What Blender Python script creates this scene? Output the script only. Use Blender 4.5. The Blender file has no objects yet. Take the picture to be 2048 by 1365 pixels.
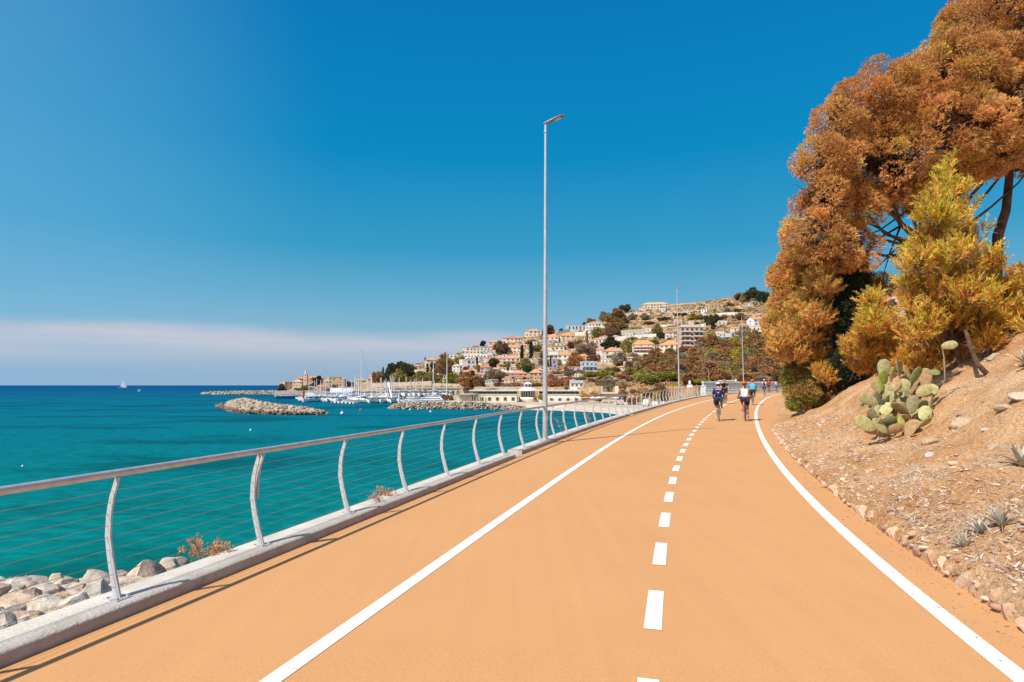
import bpy, bmesh, math, random
import numpy as np
from mathutils import Vector, Matrix

random.seed(7); RNG = np.random.default_rng(7)
S = bpy.context.scene
COL = S.collection

# ------------------------------------------------------------------ camera
F_PX, CX, CY, HORIZON = 1200.0, 1024.0, 682.5, 771.0     # measured on the 2048 x 1365 photograph
EYE = 1.75                                               # eye height over the path
PITCH = math.atan((HORIZON - CY) / F_PX)
cam = bpy.data.cameras.new('camera')
cam.sensor_width = 36.0; cam.lens = F_PX / 2048 * 36.0
cam.clip_start = 0.1; cam.clip_end = 80000
cam_o = bpy.data.objects.new('camera', cam); COL.objects.link(cam_o)
cam_o.location = (0, 0, EYE); cam_o.rotation_euler = (math.pi/2 + PITCH, 0, 0)
S.camera = cam_o

# ------------------------------------------------------------------ light
SUN_EL = math.radians(49)
sd = Vector((0.735, 0.678, 0)).normalized()              # the way shadows fall on the ground
TO_SUN = Vector((-sd.x*math.cos(SUN_EL), -sd.y*math.cos(SUN_EL), math.sin(SUN_EL)))
sun = bpy.data.lights.new('sun', 'SUN'); sun.energy = 4.6; sun.angle = math.radians(0.53); sun.color = (1.0, 0.93, 0.83)
sun_o = bpy.data.objects.new('sun', sun); COL.objects.link(sun_o)
sun_o.rotation_euler = (-TO_SUN).to_track_quat('-Z', 'Y').to_euler()
sun_o.location = (-30, -30, 60)
S.view_settings.view_transform = 'Standard'; S.view_settings.look = 'None'
S.view_settings.gamma = 1.0; S.view_settings.use_curve_mapping = False
EXPO = 0.3
S.view_settings.exposure = EXPO

def lin(r, g, b, k=1.0):
    f = lambda c: (c/12.92 if c <= 0.04045 else ((c+0.055)/1.055)**2.4)
    return (f(r/255)*k, f(g/255)*k, f(b/255)*k, 1.0)

def world():
    w = bpy.data.worlds.new('World'); S.world = w; w.use_nodes = True
    nt = w.node_tree; N = nt.nodes; L = nt.links; N.clear()
    def nd(t, **k):
        n = N.new(t)
        for a, v in k.items(): setattr(n, a, v)
        return n
    def math_(op, a, b=None, clamp=False):
        n = nd('ShaderNodeMath', operation=op, use_clamp=clamp)
        for i, v in enumerate((a, b)):
            if v is None: continue
            if isinstance(v, (int, float)): n.inputs[i].default_value = v
            else: L.new(v, n.inputs[i])
        return n.outputs[0]
    def smooth(v, a, b):
        n = nd('ShaderNodeMapRange', interpolation_type='SMOOTHSTEP')
        L.new(v, n.inputs[0]); n.inputs[1].default_value = a; n.inputs[2].default_value = b
        return n.outputs[0]
    def mix(f, a, b, bt='MIX'):
        n = nd('ShaderNodeMix', data_type='RGBA', blend_type=bt)
        for s, v in ((n.inputs[0], f), (n.inputs[6], a), (n.inputs[7], b)):
            if isinstance(v, (int, float, tuple)): s.default_value = v
            else: L.new(v, s)
        return n.outputs[2]
    tc = nd('ShaderNodeTexCoord'); sep = nd('ShaderNodeSeparateXYZ'); L.new(tc.outputs['Generated'], sep.inputs[0])
    x, y, z = sep.outputs
    ramp = nd('ShaderNodeValToRGB'); L.new(z, ramp.inputs[0])
    stops = [(0.0, (152,182,208)), (0.02, (138,174,204)), (0.06, (140,180,206)), (0.10, (128,181,208)), (0.14, (104,173,207)), (0.22, (52,156,200)),
             (0.36, (0,138,195)), (0.52, (0,124,188)), (0.75, (0,100,168)), (1.0, (10,90,155))]
    el = ramp.color_ramp.elements
    el[0].position = stops[0][0]; el[0].color = lin(*stops[0][1]); el[1].position = 1.0; el[1].color = lin(*stops[-1][1])
    for p, c in stops[1:-1]:
        e = el.new(p); e.color = lin(*c)
    # the physical sky, for a little of its own unevenness
    sky = nd('ShaderNodeTexSky', sky_type='NISHITA', sun_disc=False, sun_elevation=SUN_EL, sun_rotation=math.atan2(TO_SUN.x, TO_SUN.y))
    sk = mix(1.0, sky.outputs[0], (0.10, 0.10, 0.10, 1), 'MULTIPLY')
    base = mix(0.03, ramp.outputs[0], sk)
    # lighter, hazier sky towards the left
    az = nd('ShaderNodeVectorMath', operation='DOT_PRODUCT'); L.new(tc.outputs['Generated'], az.inputs[0]); az.inputs[1].default_value = (-0.83, 0.50, 0.22)
    lf = math_('MULTIPLY', smooth(az.outputs['Value'], 0.74, 1.06), 0.52)
    base = mix(lf, base, lin(118, 184, 228))
    # low bank of thin rosy cloud along the horizon
    azi = math_('ARCTAN2', x, y)
    cmb = nd('ShaderNodeCombineXYZ'); L.new(math_('MULTIPLY', azi, 3.0), cmb.inputs[0]); L.new(math_('MULTIPLY', z, 42.0), cmb.inputs[1])
    ns = nd('ShaderNodeTexNoise'); ns.inputs['Scale'].default_value = 1.0; ns.inputs['Detail'].default_value = 7; ns.inputs['Roughness'].default_value = 0.58
    L.new(cmb.outputs[0], ns.inputs['Vector'])
    cm2 = nd('ShaderNodeCombineXYZ'); L.new(math_('MULTIPLY', azi, 5.0), cm2.inputs[0]); L.new(math_('MULTIPLY', z, 9.0), cm2.inputs[1])
    n2 = nd('ShaderNodeTexNoise'); n2.inputs['Scale'].default_value = 1.0; n2.inputs['Detail'].default_value = 6; L.new(cm2.outputs[0], n2.inputs['Vector'])
    edge = math_('ADD', z, math_('MULTIPLY', math_('SUBTRACT', n2.outputs[0], 0.5), 0.036))
    top = smooth(edge, 0.098, 0.068)
    bot = smooth(z, -0.004, 0.085)
    body = math_('ADD', 0.20, math_('MULTIPLY', ns.outputs[0], 1.45))
    side = smooth(azi, 0.35, -0.05)
    m = math_('MULTIPLY', math_('MULTIPLY', top, bot), math_('MULTIPLY', body, side), )
    m = math_('MULTIPLY', m, 0.92, True)
    base = mix(m, base, lin(200, 202, 215))
    # bright, whitish sky around the sun (behind the camera)
    sn = nd('ShaderNodeVectorMath', operation='DOT_PRODUCT'); L.new(tc.outputs['Generated'], sn.inputs[0]); sn.inputs[1].default_value = TO_SUN
    gl = math_('MULTIPLY', math_('POWER', math_('MAXIMUM', sn.outputs['Value'], 0.0), 5.0), 0.9)
    gm = mix(1.0, (1.0, 0.86, 0.72, 1), gl, 'MULTIPLY')
    base = mix(1.0, base, gm, 'ADD')
    bg = nd('ShaderNodeBackground'); L.new(base, bg.inputs[0]); bg.inputs[1].default_value = 1.0 / 2**EXPO
    out = nd('ShaderNodeOutputWorld'); L.new(bg.outputs[0], out.inputs[0])
world()

# ------------------------------------------------------------------ pixels of the photograph -> places in the world
_c, _s = math.cos(PITCH), math.sin(PITCH)
def ray(px, py):
    x = (px-CX)/F_PX; u = -(py-CY)/F_PX
    y = _c - u*_s; z = _s + u*_c
    return Vector((x/y, 1.0, z/y))
def at(px, py, d): return Vector((0, 0, EYE)) + ray(px, py)*d          # point seen at a pixel, d metres ahead
SEA = EYE - 8.0
def sea_at(px, py, z=SEA):
    r = ray(px, py); return Vector((0, 0, EYE)) + r*((z-EYE)/r.z)
def zr(y):
    y = min(y, 95.0)
    return .005*y + .000045*y*y if y > 0 else .005*y                    # the path climbs gently
def path_at(px, py, off=0.0):
    d = 2.0
    r = ray(px, py); lo, hi = 0.5, 110.0
    f = lambda d: EYE + r.z*d - zr(d) - off
    prev = lo
    for i in range(1, 400):
        q = lo + (hi-lo)*i/400
        if f(q) <= 0:
            a, b = prev, q
            for _ in range(40):
                m = (a+b)/2
                if f(m) > 0: a = m
                else: b = m
            return Vector((0, 0, EYE)) + r*a
        prev = q
    return Vector((0, 0, EYE)) + r*hi
def interp(tab, x): return float(np.interp(x, [a for a, b in tab], [b for a, b in tab]))

# ------------------------------------------------------------------ naming, linking, meshes
def tag(o, label=None, cat=None, group=None, kind=None):
    if label: o['label'] = label
    if cat: o['category'] = cat
    if group: o['group'] = group
    if kind: o['kind'] = kind
    return o
def thing(name, label, cat, loc=(0,0,0), rz=0.0, group=None):
    o = bpy.data.objects.new(name, None); COL.objects.link(o)
    o.location = loc; o.rotation_euler = (0, 0, rz); o.empty_display_size = 0.2
    return tag(o, label, cat, group)
class MB:
    def __init__(s): s.v = []; s.f = []; s.c = None
    def add(s, vs, fs):
        b = len(s.v); s.v.extend([tuple(p) for p in vs]); s.f.extend([tuple(b+i for i in f) for f in fs]); return s
    def box(s, c, size, rz=0.0, taper=1.0):
        x, y, z = size[0]/2, size[1]/2, size[2]/2
        R = Matrix.Rotation(rz, 3, 'Z'); c = Vector(c); vs = []
        for dz, k in ((-z, 1.0), (z, taper)):
            for dx, dy in ((-x,-y), (x,-y), (x,y), (-x,y)): vs.append(c + R @ Vector((dx*k, dy*k, dz)))
        return s.add(vs, [(3,2,1,0), (4,5,6,7), (0,1,5,4), (1,2,6,5), (2,3,7,6), (3,0,4,7)])
    def boxb(s, c, size, **k): return s.box((c[0], c[1], c[2]+size[2]/2), size, **k)     # c = centre of the base
    def tube(s, pts, r, n=8, cap=True, squash=None):
        pts = [Vector(p) for p in pts]; rs = r if isinstance(r, (list, tuple)) else [r]*len(pts)
        vs = []; fs = []; up = None
        for i, p in enumerate(pts):
            t = (pts[min(i+1, len(pts)-1)] - pts[max(i-1, 0)]).normalized()
            if up is None:
                up = Vector((0,0,1)) if abs(t.z) < 0.9 else Vector((0,1,0))
            a = (up - t*up.dot(t)).normalized(); b = t.cross(a); up = a
            for k in range(n):
                q = 2*math.pi*k/n; ca, sb = math.cos(q), math.sin(q)
                if squash: sb *= squash
                vs.append(p + (a*ca + b*sb)*rs[i])
        for i in range(len(pts)-1):
            for k in range(n):
                fs.append((i*n+k, i*n+(k+1)%n, (i+1)*n+(k+1)%n, (i+1)*n+k))
        if cap: fs.append(tuple(range(n-1, -1, -1))); fs.append(tuple((len(pts)-1)*n+k for k in range(n)))
        return s.add(vs, fs)
    def lathe(s, prof, n=16, c=(0,0,0), a0=0.0, a1=2*math.pi):
        c = Vector(c); vs = []; fs = []; m = len(prof); full = abs(a1-a0-2*math.pi) < 1e-6
        nn = n if full else n+1
        for k in range(nn):
            q = a0 + (a1-a0)*k/n
            for r, z in prof: vs.append(c + Vector((r*math.cos(q), r*math.sin(q), z)))
        for k in range(n):
            k2 = (k+1) % nn
            for i in range(m-1): fs.append((k*m+i, k2*m+i, k2*m+i+1, k*m+i+1))
        return s.add(vs, fs)
    def ell(s, c, r, n=12, m=8, R=None):
        c = Vector(c); vs = []; fs = []
        R = R or Matrix.Identity(3)
        for i in range(m+1):
            ph = math.pi*i/m
            for k in range(n):
                th = 2*math.pi*k/n
                vs.append(c + R @ Vector((r[0]*math.sin(ph)*math.cos(th), r[1]*math.sin(ph)*math.sin(th), r[2]*math.cos(ph))))
        for i in range(m):
            for k in range(n): fs.append((i*n+k, (i+1)*n+k, (i+1)*n+(k+1)%n, i*n+(k+1)%n))
        return s.add(vs, fs)
    def prism(s, outline, z0, z1):
        n = len(outline)
        vs = [(x, y, z0) for x, y in outline] + [(x, y, z1) for x, y in outline]
        fs = [tuple(range(n-1, -1, -1)), tuple(range(n, 2*n))] + [(i, (i+1)%n, n+(i+1)%n, n+i) for i in range(n)]
        return s.add(vs, fs)
    def mesh(s, name, mat, smooth=False):
        me = bpy.data.meshes.new(name); me.from_pydata([tuple(p) for p in s.v], [], s.f); me.update()
        if mat: me.materials.append(mat)
        if smooth:
            me.polygons.foreach_set('use_smooth', [True]*len(me.polygons))
            try: me.set_sharp_from_angle(angle=math.radians(40))
            except Exception: pass
        return me
    def build(s, name, mat, parent=None, smooth=False, loc=None, rz=0.0):
        return link(name, s.mesh(name, mat, smooth), parent, loc, rz)
def link(name, me, parent=None, loc=None, rz=0.0, color=None):
    o = bpy.data.objects.new(name, me); COL.objects.link(o)
    if parent: o.parent = parent
    if loc is not None: o.location = loc
    if rz: o.rotation_euler = (0, 0, rz)
    if color is not None: o.color = color
    return o
def kids(o): return [c for c in bpy.data.objects if c.parent == o]
def copy_tree(o, tree):
    """tree: nested list [(object, [children...])] - copies a thing with its parts and sub-parts"""
    def rec(node, parent):
        src, ch = node
        c = src.copy(); COL.objects.link(c)
        if parent: c.parent = parent
        for n in ch: rec(n, c)
        return c
    return rec(tree, None)
def array_mesh(name, V, Q, mat, C=None, smooth=False):
    me = bpy.data.meshes.new(name); V = np.asarray(V, np.float32); Q = np.asarray(Q, np.int32)
    k = Q.shape[1]
    me.vertices.add(len(V)); me.vertices.foreach_set('co', V.ravel())
    me.loops.add(Q.size); me.loops.foreach_set('vertex_index', Q.ravel())
    me.polygons.add(len(Q)); me.polygons.foreach_set('loop_start', np.arange(len(Q), dtype=np.int32)*k)
    me.polygons.foreach_set('loop_total', np.full(len(Q), k, np.int32))
    if smooth: me.polygons.foreach_set('use_smooth', np.ones(len(Q), bool))
    if C is not None:
        at_ = me.attributes.new('tint', 'FLOAT_COLOR', 'POINT')
        at_.data.foreach_set('color', np.asarray(C, np.float32).ravel())
    me.update(calc_edges=True); me.validate()
    if mat: me.materials.append(mat)
    return me
def grid_mesh(name, rows, mat, smooth=True):
    n = len(rows); m = len(rows[0]); V = [tuple(p) for r in rows for p in r]
    Q = [(i*m+j, i*m+j+1, (i+1)*m+j+1, (i+1)*m+j) for i in range(n-1) for j in range(m-1)]
    return array_mesh(name, V, Q, mat, None, smooth)

# ------------------------------------------------------------------ materials
def new_mat(name):
    m = bpy.data.materials.new(name); m.use_nodes = True
    nt = m.node_tree; b = nt.nodes['Principled BSDF']
    return m, nt, b
def mat(name, c, c2=None, scale=6.0, rough=0.8, spec=0.25, bump=0.0, bscale=None, metal=0.0, detail=5, obj=False, contrast=(0.35, 0.65), c3=None):
    m, nt, b = new_mat(name); N, L = nt.nodes, nt.links
    b.inputs['Roughness'].default_value = rough; b.inputs['Metallic'].default_value = metal
    b.inputs['Specular IOR Level'].default_value = spec
    c = tuple(c[:3]) + (1,)
    c2 = tuple(c2[:3]) + (1,) if c2 else tuple(v*0.86 for v in c[:3]) + (1,)
    tc = N.new('ShaderNodeTexCoord'); src = tc.outputs['Object'] if obj else None
    geo = N.new('ShaderNodeNewGeometry'); src = src or geo.outputs['Position']
    ns = N.new('ShaderNodeTexNoise'); ns.inputs['Scale'].default_value = scale; ns.inputs['Detail'].default_value = detail; ns.inputs['Roughness'].default_value = 0.62
    L.new(src, ns.inputs['Vector'])
    rp = N.new('ShaderNodeValToRGB'); L.new(ns.outputs[0], rp.inputs[0])
    e = rp.color_ramp.elements; e[0].position, e[1].position = contrast; e[0].color = c2; e[1].color = c
    if c3: q = e.new(sum(contrast)/2); q.color = tuple(c3[:3]) + (1,)
    L.new(rp.outputs[0], b.inputs['Base Color'])
    if bump:
        n2 = N.new('ShaderNodeTexNoise'); n2.inputs['Scale'].default_value = bscale or scale*6; n2.inputs['Detail'].default_value = 4; L.new(src, n2.inputs['Vector'])
        bp = N.new('ShaderNodeBump'); bp.inputs['Strength'].default_value = bump; bp.inputs['Distance'].default_value = 0.02
        L.new(n2.outputs[0], bp.inputs['Height']); L.new(bp.outputs[0], b.inputs['Normal'])
    return m
def obj_color_mat(name, rough=0.75, spec=0.2, var=0.25, scale=4.0, bump=0.0):
    """colour taken from the object, broken up by noise - one paint, many houses / boats / trees"""
    m, nt, b = new_mat(name); N, L = nt.nodes, nt.links
    b.inputs['Roughness'].default_value = rough; b.inputs['Specular IOR Level'].default_value = spec
    oi = N.new('ShaderNodeObjectInfo'); tc = N.new('ShaderNodeTexCoord')
    ns = N.new('ShaderNodeTexNoise'); ns.inputs['Scale'].default_value = scale; ns.inputs['Detail'].default_value = 5; L.new(tc.outputs['Object'], ns.inputs['Vector'])
    mr = N.new('ShaderNodeMapRange'); L.new(ns.outputs[0], mr.inputs[0]); mr.inputs[1].default_value = .3; mr.inputs[2].default_value = .7; mr.inputs[3].default_value = 1-var; mr.inputs[4].default_value = 1+var*.3
    mx = N.new('ShaderNodeVectorMath'); mx.operation = 'SCALE'; L.new(oi.outputs['Color'], mx.inputs[0]); L.new(mr.outputs[0], mx.inputs['Scale'])
    L.new(mx.outputs[0], b.inputs['Base Color'])
    if bump:
        n2 = N.new('ShaderNodeTexNoise'); n2.inputs['Scale'].default_value = scale*2.6; n2.inputs['Detail'].default_value = 8; n2.inputs['Roughness'].default_value = .66; L.new(tc.outputs['Object'], n2.inputs['Vector'])
        bp = N.new('ShaderNodeBump'); bp.inputs['Strength'].default_value = bump; bp.inputs['Distance'].default_value = .07
        L.new(n2.outputs[0], bp.inputs['Height']); L.new(bp.outputs[0], b.inputs['Normal'])
    return m
def foliage_mat(name, mult=(1,1,1), use_obj=False, trans=0.25):
    m, nt, b = new_mat(name); N, L = nt.nodes, nt.links
    at_ = N.new('ShaderNodeAttribute'); at_.attribute_name = 'tint'
    mx = N.new('ShaderNodeVectorMath'); mx.operation = 'MULTIPLY'; L.new(at_.outputs['Color'], mx.inputs[0])
    if use_obj:
        oi = N.new('ShaderNodeObjectInfo'); L.new(oi.outputs['Color'], mx.inputs[1])
    else: mx.inputs[1].default_value = mult
    L.new(mx.outputs[0], b.inputs['Base Color'])
    b.inputs['Roughness'].default_value = 0.7; b.inputs['Specular IOR Level'].default_value = 0.15
    tr = N.new('ShaderNodeBsdfTranslucent'); L.new(mx.outputs[0], tr.inputs[0])
    ms = N.new('ShaderNodeMixShader'); ms.inputs[0].default_value = trans
    L.new(b.outputs[0], ms.inputs[1]); L.new(tr.outputs[0], ms.inputs[2])
    L.new(ms.outputs[0], N['Material Output'].inputs[0])
    return m
# ------------------------------------------------------------------ sea
def make_sea():
    m, nt, b = new_mat('sea water'); N, L = nt.nodes, nt.links
    geo = N.new('ShaderNodeNewGeometry'); sep = N.new('ShaderNodeSeparateXYZ'); L.new(geo.outputs['Position'], sep.inputs[0])
    def math_(op, a, bb=None, clamp=False):
        n = N.new('ShaderNodeMath'); n.operation = op; n.use_clamp = clamp
        for i, v in enumerate((a, bb)):
            if v is None: continue
            if isinstance(v, (int, float)): n.inputs[i].default_value = v
            else: L.new(v, n.inputs[i])
        return n.outputs[0]
    # depth of the water: shallow by the shore, deep far out
    dist = math_('SUBTRACT', sep.outputs[1], math_('MULTIPLY', sep.outputs[0], 0.55))
    f = math_('LOGARITHM', math_('MAXIMUM', dist, 1.0), 10.0)
    nz = N.new('ShaderNodeTexNoise'); nz.inputs['Scale'].default_value = 0.028; nz.inputs['Detail'].default_value = 4
    mp = N.new('ShaderNodeMapping'); mp.inputs['Scale'].default_value = (0.45, 1.0, 1.0); L.new(geo.outputs['Position'], mp.inputs[0]); L.new(mp.outputs[0], nz.inputs['Vector'])
    f = math_('ADD', f, math_('MULTIPLY', math_('SUBTRACT', nz.outputs[0], 0.5), 0.35))
    rp = N.new('ShaderNodeValToRGB'); L.new(math_('DIVIDE', f, 4.0), rp.inputs[0])
    e = rp.color_ramp.elements
    e[0].position = 0.35; e[0].color = (0.000, 0.158, 0.142, 1)
    e[1].position = 0.95; e[1].color = (0.000, 0.068, 0.205, 1)
    for p, c in ((0.45, (0.0, 0.144, 0.156, 1)), (0.55, (0.0, 0.128, 0.176, 1)), (0.68, (0.0, 0.106, 0.184, 1)), (0.80, (0.0, 0.076, 0.190, 1))):
        q = e.new(p); q.color = c
    # darker weed beds on the bottom
    wd = N.new('ShaderNodeTexNoise'); wd.inputs['Scale'].default_value = 0.055; wd.inputs['Detail'].default_value = 5; wd.inputs['Roughness'].default_value = 0.6
    mp2 = N.new('ShaderNodeMapping'); mp2.inputs['Scale'].default_value = (0.5, 1.0, 1.0); mp2.inputs['Location'].default_value = (3.1, 7.7, 0); L.new(geo.outputs['Position'], mp2.inputs[0]); L.new(mp2.outputs[0], wd.inputs['Vector'])
    wr = N.new('ShaderNodeMapRange'); wr.interpolation_type = 'SMOOTHSTEP'; L.new(wd.outputs[0], wr.inputs[0]); wr.inputs[1].default_value = 0.48; wr.inputs[2].default_value = 0.64; wr.inputs[3].default_value = 1.0; wr.inputs[4].default_value = 0.62
    # small ripples, their light and dark painted into the water colour
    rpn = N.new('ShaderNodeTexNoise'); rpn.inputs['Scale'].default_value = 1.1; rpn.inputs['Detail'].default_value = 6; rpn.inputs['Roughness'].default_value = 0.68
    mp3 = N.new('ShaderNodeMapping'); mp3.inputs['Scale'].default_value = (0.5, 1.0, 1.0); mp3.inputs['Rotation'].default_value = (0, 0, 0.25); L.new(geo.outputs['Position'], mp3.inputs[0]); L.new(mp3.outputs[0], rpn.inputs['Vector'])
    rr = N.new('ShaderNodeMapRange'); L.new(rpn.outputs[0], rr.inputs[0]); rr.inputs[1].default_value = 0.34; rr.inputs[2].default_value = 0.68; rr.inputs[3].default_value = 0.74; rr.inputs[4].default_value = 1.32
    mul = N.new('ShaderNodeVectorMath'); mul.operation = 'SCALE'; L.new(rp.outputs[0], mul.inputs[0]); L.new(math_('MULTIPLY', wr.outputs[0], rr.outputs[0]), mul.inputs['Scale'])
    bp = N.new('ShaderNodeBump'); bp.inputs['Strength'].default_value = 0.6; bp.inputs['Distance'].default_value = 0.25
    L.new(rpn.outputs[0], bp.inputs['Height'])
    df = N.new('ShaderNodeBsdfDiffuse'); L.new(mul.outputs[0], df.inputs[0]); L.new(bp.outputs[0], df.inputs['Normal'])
    gl = N.new('ShaderNodeBsdfGlossy'); gl.inputs['Roughness'].default_value = 0.18; L.new(bp.outputs[0], gl.inputs['Normal'])
    ms = N.new('ShaderNodeMixShader'); ms.inputs[0].default_value = 0.035; L.new(df.outputs[0], ms.inputs[1]); L.new(gl.outputs[0], ms.inputs[2])
    L.new(ms.outputs[0], N['Material Output'].inputs[0])
    g = MB(); R = 45000.0
    xs = [-R, -4000, -400, -60, 0, 60, 400, 4000, R]; ys = [-60, 0, 40, 120, 400, 1500, 6000, R]
    rows = [[(x, y, SEA) for x in xs] for y in ys]
    tag(link('sea', grid_mesh('sea', rows, m, False)), kind='structure')
make_sea()

# ------------------------------------------------------------------ the cycle path
YS_MAX = 80.0
def fit(pts, deg):
    p = np.array(pts, float); return np.polynomial.Polynomial.fit(p[:, 1], p[:, 0], deg, domain=[-6, 90])
CURB_PTS = [(-5.6,-3.0),(-3.17,3.87),(-2.77,5.1),(-2.44,6.07),(-2.27,6.55),(-1.83,7.96),(-1.40,9.24),(0.12,13.98),(1.07,17.01),(1.68,18.63),(6.23,31.73),(13.14,48.44),(23.84,70.74),(30.86,80.61),(40,91)]
LEFT_PTS = [(-3.5,-3),(-1.4,3.64),(-0.67,6.07),(0.65,10.39),(0.82,10.91),(3.51,19.29),(6.39,27.69),(11.28,39.79),(12.51,42.37),(18.95,56.95),(26.6,71),(36,85)]
DASH_PTS = [(-0.6,-2),(0.76,3.69),(1.06,4.76),(1.51,6.26),(1.95,7.73),(2.4,9.24),(2.86,10.75),(3.34,12.27),(3.82,13.76),(4.35,15.43),(4.85,16.88),(5.38,18.47),(5.99,20.2),(6.65,22.05),(7.91,25.42),(9.1,28.42),(11.02,33.18),(15.36,43.71),(22.24,58.39),(29.5,71),(40,87)]
RIGHT_PTS = [(2.2,-2),(2.62,1.5),(2.99,3.75),(3.07,4.07),(3.16,4.47),(3.37,5.25),(3.71,6.43),(4.25,8.32),(4.8,10.15),(5.67,12.86),(7.8,18.79),(8.92,21.92),(10.77,26.67),(13.72,33.95),(17.32,42.37),(21.52,51.77),(26.89,63.17),(32.01,72.89),(38,82)]
cX, lX, dX, rX = fit(CURB_PTS, 6), fit(LEFT_PTS, 5), fit(DASH_PTS, 6), fit(RIGHT_PTS, 6)
EO = [(-6,.42),(18,.40),(24,.46),(29,.95),(35,1.35),(42,1.1),(90,.8)]
def eX(y): return float(rX(y)) + interp(EO, y)              # right edge of the path
EXT = [((40,90.2),(45.5,83.5)),((52,96),(56,89.2)),((70,100.5),(72,93.5)),((115,104),(115,97))]
CURB_EXT = [Vector((a[0], a[1], zr(a[1]))) for a, b in EXT]
def curb_line(y0, y1, step=0.5):
    P = []; y = y0
    while y <= min(y1, YS_MAX)+1e-6: P.append(Vector((float(cX(y)), y, zr(y)))); y += step
    if y1 > YS_MAX: P += CURB_EXT
    return P
def offset_line(P, off, dz=0.0):
    out = []
    for i, p in enumerate(P):
        t = P[min(i+1, len(P)-1)] - P[max(i-1, 0)]; n = Vector((-t.y, t.x, 0)).normalized()   # to the sea side
        q = p + n*off; out.append(Vector((q.x, q.y, p.z+dz)))
    return out
def resample(P, step):
    L = [0.0]
    for a, b in zip(P, P[1:]): L.append(L[-1] + (b-a).length)
    out = []; n = int(L[-1]/step)
    for k in range(n+1):
        s = k*step; i = max(0, int(np.searchsorted(L, s))-1); i = min(i, len(P)-2)
        out.append(P[i].lerp(P[i+1], (s-L[i])/max(1e-9, L[i+1]-L[i])))
    return out

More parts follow.
